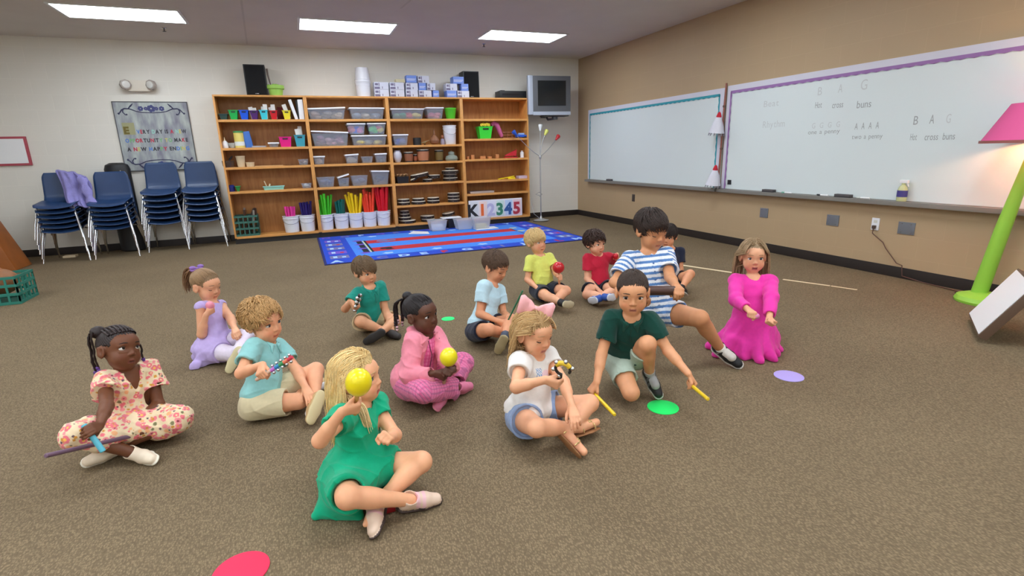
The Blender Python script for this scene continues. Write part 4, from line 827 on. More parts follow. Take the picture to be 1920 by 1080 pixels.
plate('gray steel plate, farthest of three under the long board', 1433, 399, .12, .115, m_pg); plate('gray steel plate, middle of three under the long board', 1562, 413, .14, .115, m_pg); plate('gray steel plate nearest the green lamp', 1700, 428, .15, .115, m_pg)
p = plate('white electrical outlet with a brown cord plugged in', 1642, 420, .075, .12, m_white, 'wall_outlet', 1)
t = thing('power_cord', 'brown cord drooping from the white outlet to the floor', 'cord', (-.03, p[1], .4)); 
MB().box(-.035, -.0096, p[1]-.014, p[1]+.014, p[2]-.045, p[2]-.012, .004).build('plug', mat('brown_plug', (80, 62, 52), .5), t)
e = onx(1660, 465, -.03); e2 = onx(1690, 498, -.03)
MB().tube([(-.028, p[1], p[2]-.03), (-.035, p[1]-.004, p[2]-.09), (-.03, e[1]+.03, e[2]+.05), (-.028, e[1], e[2]), (-.025, e[1]-.12, e[2]-.13), (-.022, e2[1], e2[2]), (-.03, e2[1]-.02, .03), (-.03, e2[1]-.2, .008), (-.1, -6.95, .007), (-.25, -7.1, .02)], .0045, 8).build('wire', mat('brown_wire', (92, 60, 50), .5), t)
# ================================================================ GREEN FLOOR LAMP (right edge)
gx, gy = -.27, -7.22
t = thing('floor_lamp', 'lime green floor lamp with pink shade at the right edge', 'floor lamp', (gx, gy, 0)); m_gl = mat('lime_lamp', (150, 205, 70), .4)
b = MB(); b.lathe([(.2, .001), (.205, .02), (.19, .05), (.12, .075), (.06, .085)], (gx, gy, 0), 32, sx=.85, sy=1.); b.build('base', m_gl, t)
MB().tube([(gx, gy+.05, .06), (gx, gy-.02, .6), (gx, gy-.12, 1.28)], [.055, .05, .03], 18).build('stem', m_gl, t)
lc = (gx-.02, gy-.09, 1.25)
m_ps = mat('pink_shade', (214, 84, 140), .7)
b = MB(); b.lathe([(.29, .0), (.15, .27), (.144, .27), (.284, .0)], lc, 32, caps=False); b.build('lamp_shade', m_ps, t)
b = MB(); b.lathe([(.294, -.006), (.294, .014), (.287, .014), (.287, -.006)], lc, 32, caps=False); b.build('shade_trim', mat('shade_trim', (150, 84, 76), .6), t)
MB().sphere((lc[0], lc[1], lc[2]+.1), .035, 12).build('bulb', mat('warm_bulb', (255, 205, 140), .5, emit=130), t)
MB().tube([(gx+.1, gy-.02, .1), (gx+.12, gy-.1, .25), (gx+.06, gy-.15, .18), (gx+.1, gy-.05, .08), (gx+.15, gy+.0, .02)], .006, 8).build('cord', mat('brown_wire', (92, 60, 50), .5), t)
# tilted board on a stand
t = thing('easel_board', 'white-faced slanted board box on the floor by the green lamp', 'board', (-.9, -7.55, 0))
A = Vector((-.866, -7.417, .045)); B = Vector((-1.332, -7.719, .045)); nn = Vector((.544, -.839, 0)); vv = nn*.5+Vector((0, 0, .866)); face = -nn*.866+Vector((0, 0, .5))
q = [B, A, A+vv*.42, B+vv*.42]
MB().hexa([p-face*.05 for p in q]+q, .004).build('case_box', mat('board_brown', (96, 74, 58), .5), t)
MB().hexa([p+face*.0004 for p in (B+(A-B)*.03+vv*.012, A-(A-B)*.03+vv*.012, A-(A-B)*.03+vv*.408, B+(A-B)*.03+vv*.408)]+[p+face*.004 for p in (B+(A-B)*.03+vv*.012, A-(A-B)*.03+vv*.012, A-(A-B)*.03+vv*.408, B+(A-B)*.03+vv*.408)]).build('white_face', m_lid, t)
for e in (A, B):
    f_ = e+(B-A)*(.08 if e is A else -.08); MB().tube([f_+vv*.3-face*.05, f_+nn*.38-Vector((0, 0, .035))], .012, 8).build('support_leg', m_dark, t)
# ================================================================ FLOOR MARKS
for (px, py), r, rgb, lb in (((840, 598), .052, (40, 225, 120), 'small green floor spot behind the girl in pink'), ((1243, 764), .078, (20, 225, 100), 'green floor spot by the kneeling boy'), ((1479, 705.5), .078, (176, 160, 226), 'lavender floor spot alone on the right carpet'), ((452, 1071), .085, (250, 44, 84), 'red floor spot at the bottom edge of the carpet')):
    c = onz(px, py); r = {597: .06}.get(py, r); t = MB().lathe([(r, .0005), (r, .003), (r-.002, .004)], (c[0], c[1], 0), 40).build('floor_spot', mat('spot_%d_%d_%d' % rgb, rgb, .8)); tag(t, lb, 'floor spot', 'round floor spots on the carpet')
m_tape = mat('cream_tape', (226, 206, 168), .7)
for a, c_, w_, lb in (((1277, 497), (1378, 512), .022, 'cream tape strip on the carpet behind the striped boy'), ((1468, 524), (1556, 536), .016, 'cream tape strip on the carpet right of the girl in magenta'), ((1558, 536.3), (1607, 543.5), .012, 'short last cream tape strip farthest right')):
    A = Vector(onz(*a)); B = Vector(onz(*c_)); n_ = (B-A).normalized(); n_ = Vector((-n_.y, n_.x, 0))*w_
    t = MB().hexa([p+Vector((0, 0, z)) for z in (.0005, .002) for p in (A-n_, B-n_, B+n_, A+n_)]).build('tape_strip', m_tape); tag(t, lb, 'tape', 'cream tape strips on the carpet')
tag(MB().tube([onz(1791, 548, .006), onz(1815, 556, .006), onz(1850, 572, .006), onz(1880, 570, .006)], .004, 6).build('cable', m_dark), 'thin dark cable lying along the floor to the green lamp', 'cable')
# ================================================================ PEOPLE: smooth implicit bodies meshed as one continuous surface
F32 = np.float32
def nv(v): v = np.asarray(v, float); return v/(np.linalg.norm(v)+1e-12)
def cap(a, b, ra, rb=None, k=.012, flat=None, cut=None, cut0=None):
    """tapered capsule; flat=(axis, ratio) squashes its section; cut/cut0 = flat ends"""
    a = np.asarray(a, float); b = np.asarray(b, float); rb = ra if rb is None else rb
    ab = b-a; L2 = max(ab@ab, 1e-9); dr = nv(ab)
    if flat is not None: ax, q = nv(flat[0]), flat[1]
    def f(X, Y, Z):
        px, py, pz = X-F32(a[0]), Y-F32(a[1]), Z-F32(a[2])
        if flat is not None:
            s = (px*F32(ax[0])+py*F32(ax[1])+pz*F32(ax[2]))*F32(1/q-1); abx = ab+ax*(ax@ab)*(1/q-1)
            px = px+s*F32(ax[0]); py = py+s*F32(ax[1]); pz = pz+s*F32(ax[2]); l2 = abx@abx
        else: abx = ab; l2 = L2
        t = np.clip((px*F32(abx[0])+py*F32(abx[1])+pz*F32(abx[2]))/F32(max(l2, 1e-9)), 0, 1)
        dx, dy, dz = px-t*F32(abx[0]), py-t*F32(abx[1]), pz-t*F32(abx[2])
        d = np.sqrt(dx*dx+dy*dy+dz*dz)-(F32(ra)+t*F32(rb-ra))
        if flat is not None: d = d*F32(min(1, (1+q)/2))
        if cut is not None: d = np.maximum(d, (X-F32(b[0]))*F32(dr[0])+(Y-F32(b[1]))*F32(dr[1])+(Z-F32(b[2]))*F32(dr[2])-F32(cut))
        if cut0 is not None: d = np.maximum(d, -((X-F32(a[0]))*F32(dr[0])+(Y-F32(a[1]))*F32(dr[1])+(Z-F32(a[2]))*F32(dr[2]))-F32(cut0))
        return d
    r = max(ra, rb)*(max(1, flat[1]) if flat is not None else 1); return (f, np.minimum(a, b)-r, np.maximum(a, b)+r, k)
def ell(c, r, R=None, k=.015):
    """ellipsoid; R rows = local axes in the world"""
    c = np.asarray(c, float); r = np.asarray(r, float); R = np.eye(3) if R is None else np.asarray(R, float)
    def f(X, Y, Z):
        px, py, pz = X-F32(c[0]), Y-F32(c[1]), Z-F32(c[2])
        q = [px*F32(R[i][0])+py*F32(R[i][1])+pz*F32(R[i][2]) for i in range(3)]
        k0 = np.sqrt(sum((q[i]/F32(r[i]))**2 for i in range(3))); k1 = np.sqrt(sum((q[i]/F32(r[i]**2))**2 for i in range(3)))
        return k0*(k0-1)/np.maximum(k1, F32(1e-4))
    m = np.max(r); return (f, c-m, c+m, k)
class Field:
    def __init__(s, add, sub=(), h=.004, floor=.0015, post=None, pad=.012):
        lo = np.min([p[1] for p in add], 0)-pad; hi = np.max([p[2] for p in add], 0)+pad
        if floor is not None: lo[2] = max(lo[2], floor-3*h)
        s.h = h; s.lo = lo; n = np.ceil((hi-lo)/h).astype(int)+1
        s.ax = [(lo[i]+h*np.arange(n[i])).astype(F32) for i in range(3)]
        D = np.full(n, .06, F32); s.n = n
        for p in add: s._op(D, p, 1)
        for p in sub: s._op(D, p, -1)
        if post is not None:
            m = np.abs(D) < .02; ii = np.nonzero(m); P = np.stack([s.ax[i][ii[i]] for i in range(3)], 1).astype(float)
            D[ii] = D[ii]+post(P).astype(F32)
        if floor is not None:
            z = s.ax[2][None, None, :]; D = np.maximum(D, F32(floor)-z)
        s.D = D
    def _op(s, D, p, sg):
        f, lo, hi, k = p; pd = k+3*s.h+.002
        i0 = np.clip(np.floor((lo-pd-s.lo)/s.h).astype(int), 0, s.n-1); i1 = np.clip(np.ceil((hi+pd-s.lo)/s.h).astype(int)+1, 1, s.n)
        if np.any(i1 <= i0): return
        sl = tuple(slice(i0[i], i1[i]) for i in range(3))
        d = f(s.ax[0][sl[0]][:, None, None], s.ax[1][sl[1]][None, :, None], s.ax[2][sl[2]][None, None, :])
        a = D[sl]; k = F32(max(k, 1e-4))
        if sg > 0: h = np.maximum(k-np.abs(a-d), 0)/k; D[sl] = np.minimum(a, d)-h*h*k*F32(.25)
        else: d = -d; h = np.maximum(k-np.abs(a-d), 0)/k; D[sl] = np.maximum(a, d)+h*h*k*F32(.25)
    def sample(s, P):
        q = (np.asarray(P, float)-s.lo)/s.h; i = np.clip(np.floor(q).astype(int), 0, s.n-2); f = np.clip(q-i, 0, 1); out = 0
        for dx in (0, 1):
            for dy in (0, 1):
                for dz in (0, 1):
                    w_ = (f[:, 0] if dx else 1-f[:, 0])*(f[:, 1] if dy else 1-f[:, 1])*(f[:, 2] if dz else 1-f[:, 2]); out = out+w_*s.D[i[:, 0]+dx, i[:, 1]+dy, i[:, 2]+dz]
        outside = np.any((q < 0) | (q > s.n-1), 1); return np.where(outside, .06, out)
    def grad(s, P):
        e = s.h; g = np.stack([s.sample(P+np.eye(3)[i]*e)-s.sample(P-np.eye(3)[i]*e) for i in range(3)], 1); return g/(np.linalg.norm(g, axis=1, keepdims=True)+1e-9)
    def mesh(s):
        D = s.D; ins = D < 0; nx, ny, nz = D.shape
        c = np.zeros((nx-1, ny-1, nz-1), np.uint8)
        for dx in (0, 1):
            for dy in (0, 1):
                for dz in (0, 1): c += ins[dx:nx-1+dx, dy:ny-1+dy, dz:nz-1+dz]
        act = (c > 0) & (c < 8); idx = np.argwhere(act); vid = np.full(act.shape, -1, np.int32); vid[act] = np.arange(len(idx))
        acc = np.zeros((len(idx), 3)); cnt = np.zeros(len(idx))
        cor = [(a, b, d) for a in (0, 1) for b in (0, 1) for d in (0, 1)]
        val = {q: D[idx[:, 0]+q[0], idx[:, 1]+q[1], idx[:, 2]+q[2]] for q in cor}
        for q in cor:
            for ax in range(3):
                if q[ax]: continue
                r = list(q); r[ax] = 1; r = tuple(r); a, b = val[q], val[r]; m = (a < 0) != (b < 0); t = np.where(m, a/np.where(m, a-b, 1), 0)
                pos = np.repeat(np.array([q], float), len(idx), 0); pos[:, ax] += t; acc[m] += pos[m]; cnt[m] += 1
        V = s.lo+s.h*(idx+acc/np.maximum(cnt, 1)[:, None]); Q = []
        for ax in range(3):
            o1, o2 = [(1, 2), (2, 0), (0, 1)][ax]
            sl0 = [slice(None)]*3; sl1 = [slice(None)]*3; sl0[ax] = slice(0, -1); sl1[ax] = slice(1, None)
            A, B = ins[tuple(sl0)], ins[tuple(sl1)]; e = np.argwhere(A != B); e = e[(e[:, o1] > 0) & (e[:, o2] > 0) & (e[:, o1] < s.n[o1]-1) & (e[:, o2] < s.n[o2]-1)]
            fl = A[e[:, 0], e[:, 1], e[:, 2]]
            def g(d1, d2): q = e.copy(); q[:, o1] += d1; q[:, o2] += d2; return vid[q[:, 0], q[:, 1], q[:, 2]]
            q = np.stack([g(-1, -1), g(0, -1), g(0, 0), g(-1, 0)], 1); q[~fl] = q[~fl][:, ::-1]; Q.append(q)
        return V, np.concatenate(Q)
def np_mesh(name, V, Q, mats, parent=None, tint=None, mi=None):
    me = bpy.data.meshes.new(name); me.vertices.add(len(V)); me.vertices.foreach_set('co', np.asarray(V, F32).ravel())
    k = Q.shape[1]; me.loops.add(len(Q)*k); me.loops.foreach_set('vertex_index', Q.astype(np.int32).ravel()); me.polygons.add(len(Q))
    me.polygons.foreach_set('loop_start', np.arange(0, len(Q)*k, k, dtype=np.int32)); me.polygons.foreach_set('use_smooth', np.ones(len(Q), bool))
    for m in mats: me.materials.append(m)
    if mi is not None: me.polygons.foreach_set('material_index', np.asarray(mi, np.int32))
    me.update(calc_edges=True); me.validate()
    if tint is not None:
        at = me.color_attributes.new('tint', 'FLOAT_COLOR', 'POINT'); c = np.ones((len(V), 4), F32); c[:, :3] = tint; at.data.foreach_set('color', c.ravel())
    o = bpy.data.objects.new(name, me); COL.objects.link(o)
    if parent is not None: attach(o, parent)
    return o
def relax(V, Q, n=1, lam=.5):
    for _ in range(n):
        S_ = np.zeros_like(V); c = np.zeros(len(V))
        for a, b in ((0, 1), (1, 2), (2, 3), (3, 0)):
            for u, v in ((a, b), (b, a)):
                for ax in range(3): S_[:, ax] += np.bincount(Q[:, u], V[Q[:, v], ax], len(V))
                c += np.bincount(Q[:, u], minlength=len(V))
        V = V+lam*(S_/np.maximum(c, 1)[:, None]-V)
    return V
m_skin = mat('skin', (220, 170, 140), .5, attr=True, noise=.04, nscale=30, sss=.12, spec=.35)
m_cloth = mat('cotton', (200, 200, 200), .85, attr=True, noise=.04, nscale=60, bump=.25, bscale=500, spec=.2, sheen=.15)
m_hair = mat('hair', (100, 80, 60), .5, attr=True, noise=.12, nscale=160, spec=.35)
m_shoe = mat('shoe', (100, 80, 60), .6, attr=True, spec=.4)
m_eyew = mat('eye_white', (226, 220, 216), .15); m_pupil = mat('pupil', (12, 10, 10), .1); m_lash = mat('lash', (44, 28, 22), .7)
def folds(P, K, sd, f1=42, f2=13):
    a = (P@K.r)*f1; b = (P@K.f)*f1; c = (P@K.u)*f2
    w1 = np.sin(a*.9+b*.5+1.6*np.sin(c+sd)+.9*np.sin(b*.6+sd*2.1)); w2 = np.sin(c*4.1+1.4*np.sin(a*.42+sd)+1.1*np.sin(b*.5-sd)); w3 = np.sin(a*.55-b*.6+c*2.2+sd*3)
    return (1-np.abs(w1))**2*.75+(1-np.abs(w2))**3*.65*(.5+.5*w3)+.35*w3-.35
def iris_mat(rgb): return mat('iris_%d_%d_%d' % rgb, rgb, .12)
def wave(P, f, sd, ax=None):
    q = P*f; x, y, z = q[:, 0], q[:, 1], q[:, 2]
    return np.sin(x+1.9*np.sin(y*.63+sd)+1.3*np.sin(z*.8+sd*2))*np.sin(y*1.1+1.7*np.sin(z*.7+sd*3)+x*.4)+.5*np.sin(z*1.3+1.5*np.sin(x*.9+sd)+sd)
def LIN(c): return np.array(lin(c))

def sray(parent, L, px, py, side):
    """point on the view ray through a pixel at distance L from parent"""
    d = nv(ray(px, py)); o = CAM-parent; b = o@d; c = o@o-L*L; disc = b*b-c
    miss = math.sqrt(max(o@o-b*b, 0))/L
    t = -b+(math.sqrt(disc) if side == 'f' else -math.sqrt(disc)) if disc > 0 else -b
    p = CAM+d*t
    if disc <= 0: p = parent+nv(p-parent)*L*min(miss, 1.12)
    return p, miss
class Kid: pass
LOG = []
def pose(sp):
    """joints from pixel positions and limb lengths (all lengths scale with s)"""
    K = Kid(); s = sp.get('s', 1.); K.s = s; K.sp = sp
    z0 = sp.get('pz', .078*s); K.P = onz(*sp['P'], z0)
    c = CAM-K.P; c[2] = 0; c = nv(c); r_ = np.array([-c[1], c[0], 0])
    fac = lambda a: c*math.cos(math.radians(a))+r_*math.sin(math.radians(a))
    K.fac = fac
    def J(nm, par, L, q):
        if isinstance(q[2], str): p, m = sray(par, L*s, q[0], q[1], q[2]); LOG.append((sp['name'], nm, round(m, 2), round(p[2], 3))) if m > 1.03 or p[2] < .01 else None
        else:
            p = onz(q[0], q[1], q[2]); m0 = np.linalg.norm(p-par)/(L*s)
            if m0 < .85 and nm[1:] in ('knee', 'ankle') and not sp.get('norise'):
                p2, _ = sray(par, L*s, q[0], q[1], 'n'); LOG.append((sp['name'], nm, 'len', round(m0, 2), 'raised to z', round(p2[2], 3)))
                if p2[2] < .24: p = p2
                else: p = p+(p2-p)*.5
            m = np.linalg.norm(p-par)/(L*s); LOG.append((sp['name'], nm, 'len', round(m, 2))) if m > 1.15 or m < .8 else None
        q_ = np.linalg.norm(p-par)/(L*s)
        if nm[1:] == 'toe': p = par+nv(p-par)*L*s
        elif nm[1:] in ('ankle', 'knee', 'elbow', 'wrist') and q_ > 1.12: p = par+(p-par)*1.10/q_
        return p
    K.N = J('neck', K.P, .275, sp['N']); K.u = nv(K.N-K.P)
    K.f = nv(fac(sp['face'])-K.u*(fac(sp['face'])@K.u)); K.r = np.cross(K.f, K.u)
    hf = fac(sp.get('hipface', sp['face'])); K.hf = hf; K.hr = np.cross(hf, [0, 0, 1])
    K.H = J('head', K.N, .118, sp['H'])
    y, p, ro = [math.radians(v) for v in sp['look']]
    yf = c*math.cos(y)+r_*math.sin(y); F = yf*math.cos(p)+np.array([0, 0, 1])*math.sin(p); U = -yf*math.sin(p)+np.array([0, 0, 1])*math.cos(p); Rr = np.cross(F, U)
    U2 = U*math.cos(ro)+Rr*math.sin(ro); K.hF = F; K.hU = U2; K.hR = np.cross(F, U2)
    sw = sp.get('sw', .092)*s
    K.sh = {'r': K.N+K.r*sw-K.u*.018*s, 'l': K.N-K.r*sw-K.u*.018*s}
    if 'shdrop' in sp:
        for k_, v in sp['shdrop'].items(): K.sh[k_] = K.sh[k_]+K.u*v
    K.hip = {'r': K.P+K.hr*.055*s, 'l': K.P-K.hr*.055*s}
    K.el, K.wr, K.kn, K.an, K.to = {}, {}, {}, {}, {}
    for k_ in 'rl':
        K.el[k_] = J(k_+'elbow', K.sh[k_], .165, sp['el'+k_]); K.wr[k_] = J(k_+'wrist', K.el[k_], .145, sp['wr'+k_])
        K.kn[k_] = J(k_+'knee', K.hip[k_], .235, sp['kn'+k_]); K.an[k_] = J(k_+'ankle', K.kn[k_], .225, sp['an'+k_])
        if 'to'+k_ in sp: K.to[k_] = J(k_+'toe', K.an[k_], .105, sp['to'+k_])
    return K
def hl(K, x, y, z): return K.H+(K.hR*x+K.hF*y+K.hU*z)*K.hs
def head_prims(K):
    s = K.hs = K.sp.get('hs', 1.)*K.s; R = np.array([K.hR, K.hF, K.hU]); E = lambda c, r, k=.015: ell(hl(K, *c), np.array(r)*s, R, k*s)
    C = lambda a, b, ra, rb=None, k=.01: cap(hl(K, *a), hl(K, *b), ra*s, (rb or ra)*s, k*s)
    A = [E((0, -.014, .020), (.0685, .084, .075)), E((0, .018, -.034), (.0565, .057, .063), .025), E((0, .044, -.078), (.025, .021, .019), .022),
         E((.030, .038, -.047), (.029, .029, .030), .022), E((-.030, .038, -.047), (.029, .029, .030), .022), E((0, .046, .022), (.052, .030, .034), .025)]
    A += [C((0, .070, -.008), (0, .0815, -.029), .0045, .0078, .012), E((.0085, .0755, -.0335), (.0062, .0065, .0052), .006), E((-.0085, .0755, -.0335), (.0062, .0065, .0052), .006)]
    lid = K.sp.get('lid', 0)
    for q in (1, -1):
        A += [C((q*.018, .0670, .0070), (q*.031, .0700, .0115-.006*lid), .0032, .0036, .008), C((q*.031, .0700, .0115-.006*lid), (q*.045, .0615, .0065), .0036, .003, .008), C((q*.020, .0665, -.0185), (q*.041, .0620, -.0175), .003, .003, .010)]
        A += [E((q*.0730, -.010, -.012), (.0085, .020, .029), .008), C((q*.0780, -.022, .008), (q*.0785, -.020, -.026), .0055, .0048, .004)]
        if lid: A.append(E((q*.031, .0580, -.0035), (.0145, .0110, .0100), .004))
    # lips
    op = K.sp.get('mouth', 0); zl = -.0600
    A += [C((-.015, .0645, zl-.001), (-.004, .0715, zl+.0015), .0028, .0046, .004), C((.015, .0645, zl-.001), (.004, .0715, zl+.0015), .0028, .0046, .004), C((-.004, .0715, zl+.0015), (.004, .0715, zl+.0015), .0046, .0046, .004),
          C((-.009, .0670, zl-.0100-op), (.009, .0670, zl-.0100-op), .0045, .0045, .005)]
    S_ = [ell(hl(K, q*.031, .083, -.004), np.array((.0155, .0125, .0120))*s, R, .012*s) for q in (1, -1)]
    S_ += [ell(hl(K, q*.081, -.004, -.010), np.array((.0065, .009, .015))*s, R, .004*s) for q in (1, -1)]
    if lid: S_ = S_[2:]
    S_.append(cap(hl(K, -.013, .0745, zl-.0045-op/2), hl(K, .013, .0745, zl-.0045-op/2), (.0016+op/2)*s, None, .002*s))
    return A, S_
def fingers(K, k_, sp_):
    """palm, four jointed fingers and a thumb; returns prims and the grip point and axis"""
    s = K.s*1.0; W = K.wr[k_]; fd = nv(W-K.el[k_]); x = nv(np.array(sp_['dir'], float)) if 'dir' in sp_ else fd
    if 'dirpx' in sp_: x = nv(sray(W, .1*s, *sp_['dirpx'])[0]-W)
    mode = sp_.get('mode', 'relax'); sg = 1 if k_ == 'r' else -1
    if 'hold' in sp_:
        G0 = W+x*.05*s
        hx = sp_['hold']; tgt, m = sray(G0, hx[2]*s, hx[0], hx[1], hx[3]); y = nv(tgt-G0); x = nv(x-y*(x@y)); z = np.cross(y, x)*sg
    else:
        pal = nv(np.array(sp_['palm'], float)) if 'palm' in sp_ else nv(np.array([0, 0, -1.])+.01)
        z = nv(pal-x*(pal@x)); y = np.cross(x, z)*sg
    A = []; P_ = lambda a, b, c: W+(x*a+y*b+z*c)*s
    A.append(cap(K.el[k_], W, .024*s, .0165*s, .012)); 
    for b in (-.013, -.004, .006, .014): A.append(cap(P_(.004, b*.6, 0), P_(.052, b*1.15, 0), .0115*s, .0095*s, .006, flat=(z, .85)))
    cu = {'fist': (70, 95, 50), 'relax': (22, 28, 18), 'flat': (6, 8, 6), 'half': (45, 55, 35)}[mode]
    for i, (b, ln) in enumerate(((.0175, .9), (.0062, 1.), (-.0052, .93), (-.0162, .76))):
        p = P_(.056-.002*abs(i-1), b*1.05, .0005); a = 0; L = [.026*ln, .018*ln, .014*ln]; spread = (b/.0175)*(.10 if mode in ('flat', 'relax') else .0)
        for j in range(3):
            a += math.radians(cu[j]+(i-1.5)*(4 if mode != 'fist' else 2)); d = x*math.cos(a)+z*math.sin(a)+y*spread; q = p+nv(d)*L[j]*s
            A.append(cap(p, q, (.0066-.0006*j)*s, (.0061-.0007*j)*s, .0025 if j else .004)); p = q
    if mode == 'fist': th = [P_(.016, .014, .006), P_(.036, .026, .016), P_(.052, .020, .032), P_(.060, .004, .038)]
    elif mode == 'flat': th = [P_(.012, .014, .003), P_(.030, .030, .008), P_(.046, .040, .010), P_(.058, .044, .012)]
    else: th = [P_(.012, .014, .004), P_(.030, .027, .014), P_(.045, .032, .024), P_(.056, .030, .032)]
    for j in range(3): A.append(cap(th[j], th[j+1], (.0088-.001*j)*s, (.0078-.001*j)*s, .005 if j == 0 else .002))
    G = W+(x*.052+z*.0195)*s
    return A, dict(G=G, y=y, x=x, z=z, W=W)
def body_prims(K):
    s = K.s; u, r, f = K.u, K.r, K.f; P, N = K.P, K.N; T = np.array([r, f, u]); L = np.linalg.norm(N-P)
    A = [ell(P+u*.01*s, np.array((.098, .082, .078))*s, np.array([K.hr, K.hf, [0, 0, 1]]), .03), ell(P+u*L*.36+f*.006, np.array((.084, .070, .085))*s, T, .03), ell(P+u*L*.68, np.array((.088, .066, .085))*s, T, .03),
         cap(K.sh['r'], K.sh['l'], .034*s, .034*s, .03), cap(P+u*L*.88, K.N+u*.0, .05*s, .036*s, .02), cap(K.N-u*.01*s, hl(K, 0, -.018, -.06), .0305*s, .0285*s, .016)]
    for k_ in 'rl':
        A.append(cap(K.sh[k_], K.el[k_], .0305*s, .0245*s, .014)); 
        e, w_ = K.el[k_], K.wr[k_]; A.append(cap(e, e+(w_-e)*.4, .0245*s, .0245*s, .01))
        h_, kn, an = K.hip[k_], K.kn[k_], K.an[k_]
        A.append(cap(h_, kn, .060*s, .040*s, .03)); A.append(cap(kn, an, .0385*s, .0225*s, .014)); cv = kn+(an-kn)*.33
        back = nv(np.cross(np.cross(kn-h_, an-kn), an-kn)); back = back if np.linalg.norm(back) > .5 else np.zeros(3)
        mid = (h_+an)/2-kn; bk = nv(mid-(an-kn)*((mid@(an-kn))/((an-kn)@(an-kn)))) if np.linalg.norm(mid) > 1e-3 else back
        A.append(ell(cv+bk*.008*s, np.array((.033, .033, .06))*s, np.array([nv(np.cross(an-kn, [.3, .2, 1.])), nv(np.cross(an-kn, np.cross(an-kn, [.3, .2, 1.]))), nv(an-kn)]), .02))
        if k_ in K.to:
            if K.sp.get('bare'): A += [cap(an, K.to[k_], .022*s, .017*s, .01)]
            else:
                xx = nv(K.to[k_]-an); sn = nv(kn-an); sd = -nv(sn-xx*(sn@xx))*s; A += [cap(an+sd*.006, K.to[k_]+sd*.020-nv(K.to[k_]-an)*.028, .017*s, .010*s, .006)]
    K.L = L; return A
def eyes(K, body, iris, brow, lidc):
    s = K.hs; gx, gz = K.sp.get('gaze', (0, 0)); lid = K.sp.get('lid', 0)
    for q in (1, -1):
        if not lid:
            n = 22; V = []; 
            for i in range(n+1):
                a = math.pi*.5*i/n
                for j in range(n):
                    b = 2*math.pi*j/n; V.append((q*.0310+.0145*math.sin(a)*math.cos(b), .0598+.0110*math.cos(a), -.0045+.0098*math.sin(a)*math.sin(b)))
            Q = []; mi = []
            for i in range(n):
                for j in range(n):
                    Q.append((i*n+j, i*n+(j+1) % n, (i+1)*n+(j+1) % n, (i+1)*n+j)); v = [V[k] for k in Q[-1]]; cx = sum(p[0] for p in v)/4-q*.0310-gx; cz = sum(p[2] for p in v)/4+.0045-gz; d = math.hypot(cx, cz); mi.append(2 if d < .0032 else (1 if d < .0070 else 0))
            V = np.array([hl(K, *v) for v in V]); np_mesh('eye', V, np.array(Q), [m_eyew, iris_mat(iris), m_pupil], body, mi=mi)
        zz = -.0105 if lid else .0
        pts = [(q*.0165, .0665, -.003), (q*.023, .0705, .0025), (q*.031, .0722, .0048), (q*.039, .0692, .0032), (q*.0460, .0615, -.002)] if not lid else [(q*.0165, .0665, -.0080), (q*.024, .0698, -.0120), (q*.031, .0706, -.0132), (q*.038, .0685, -.0120), (q*.0465, .0615, -.0080)]
        MB().tube([hl(K, *p) for p in pts], [v_*s*(1.25 if lid else 1) for v_ in (.0008, .0013, .0017, .0017, .0010)], 6).build('eyelashes', mat('lash_%d_%d_%d' % lidc, lidc, .7), body)
        pts = [(q*.0140, .0775, .0188), (q*.024, .0780, .0208), (q*.034, .0745, .0212), (q*.0465, .0650, .0175)]
        MB().tube([hl(K, *p) for p in pts], [.0014*s, .0022*s, .0020*s, .0008*s], 6).build('eyebrow', mat('brow_%d_%d_%d' % brow, brow, .8), body)
def build_body(K, label, skin, h, lips=None, iris=(90, 70, 50), brow=(90, 66, 44)):
    HA, HS = head_prims(K); A = body_prims(K); K.hand = {}
    for k_ in 'rl': FA, K.hand[k_] = fingers(K, k_, K.sp.get('hand'+k_, {})); A += FA
    F = Field(A+HA, HS, h=h); K.F = F; V, Q = F.mesh()
    base = LIN(skin); tint = np.repeat(base[None], len(V), 0)
    lp = LIN(lips) if lips else base*np.array([.86, .55, .55])
    loc = np.stack([(V-K.H)@K.hR, (V-K.H)@K.hF, (V-K.H)@K.hU], 1)/K.hs
    def blob(c, r, col, amt):
        d = np.sqrt((((loc-np.array(c))/np.array(r))**2).sum(1)); w_ = np.clip(1.25-d, 0, 1)[:, None]*amt; tint[:] = tint*(1-w_)+col*w_
    op = K.sp.get('mouth', 0)
    blob((.034, .066, -.042), (.022, .03, .018), base*np.array([1.0, .72, .70]), .55); blob((-.034, .066, -.042), (.022, .03, .018), base*np.array([1.0, .72, .70]), .55)
    blob((0, .09, -.032), (.012, .015, .01), base*np.array([1., .8, .78]), .5)
    d = np.abs(loc[:, 2]+.0642+op/2); m = (d < .0080+op/2) & (np.abs(loc[:, 0]) < .018) & (loc[:, 1] > .0625); w_ = np.where(m, np.clip((.010+op/2-d)/.004, 0, 1)*np.clip((.019-np.abs(loc[:, 0]))/.004, 0, 1), 0)[:, None]; tint[:] = tint*(1-w_)+lp*w_
    d = np.abs(loc[:, 2]+.0645+op/2); m = (d < .0014+op/2) & (np.abs(loc[:, 0]) < .013) & (loc[:, 1] > .0600); tint[m] = lp*.35
    if K.sp.get('palm_light'):
        pass
    o = np_mesh('person', V, Q, [m_skin], tint=np.clip(tint, 0, 1)); tag(o, label, 'person', None); K.o = o
    eyes(K, o, iris, brow, K.sp.get('lash', (50, 34, 26)))
    return o
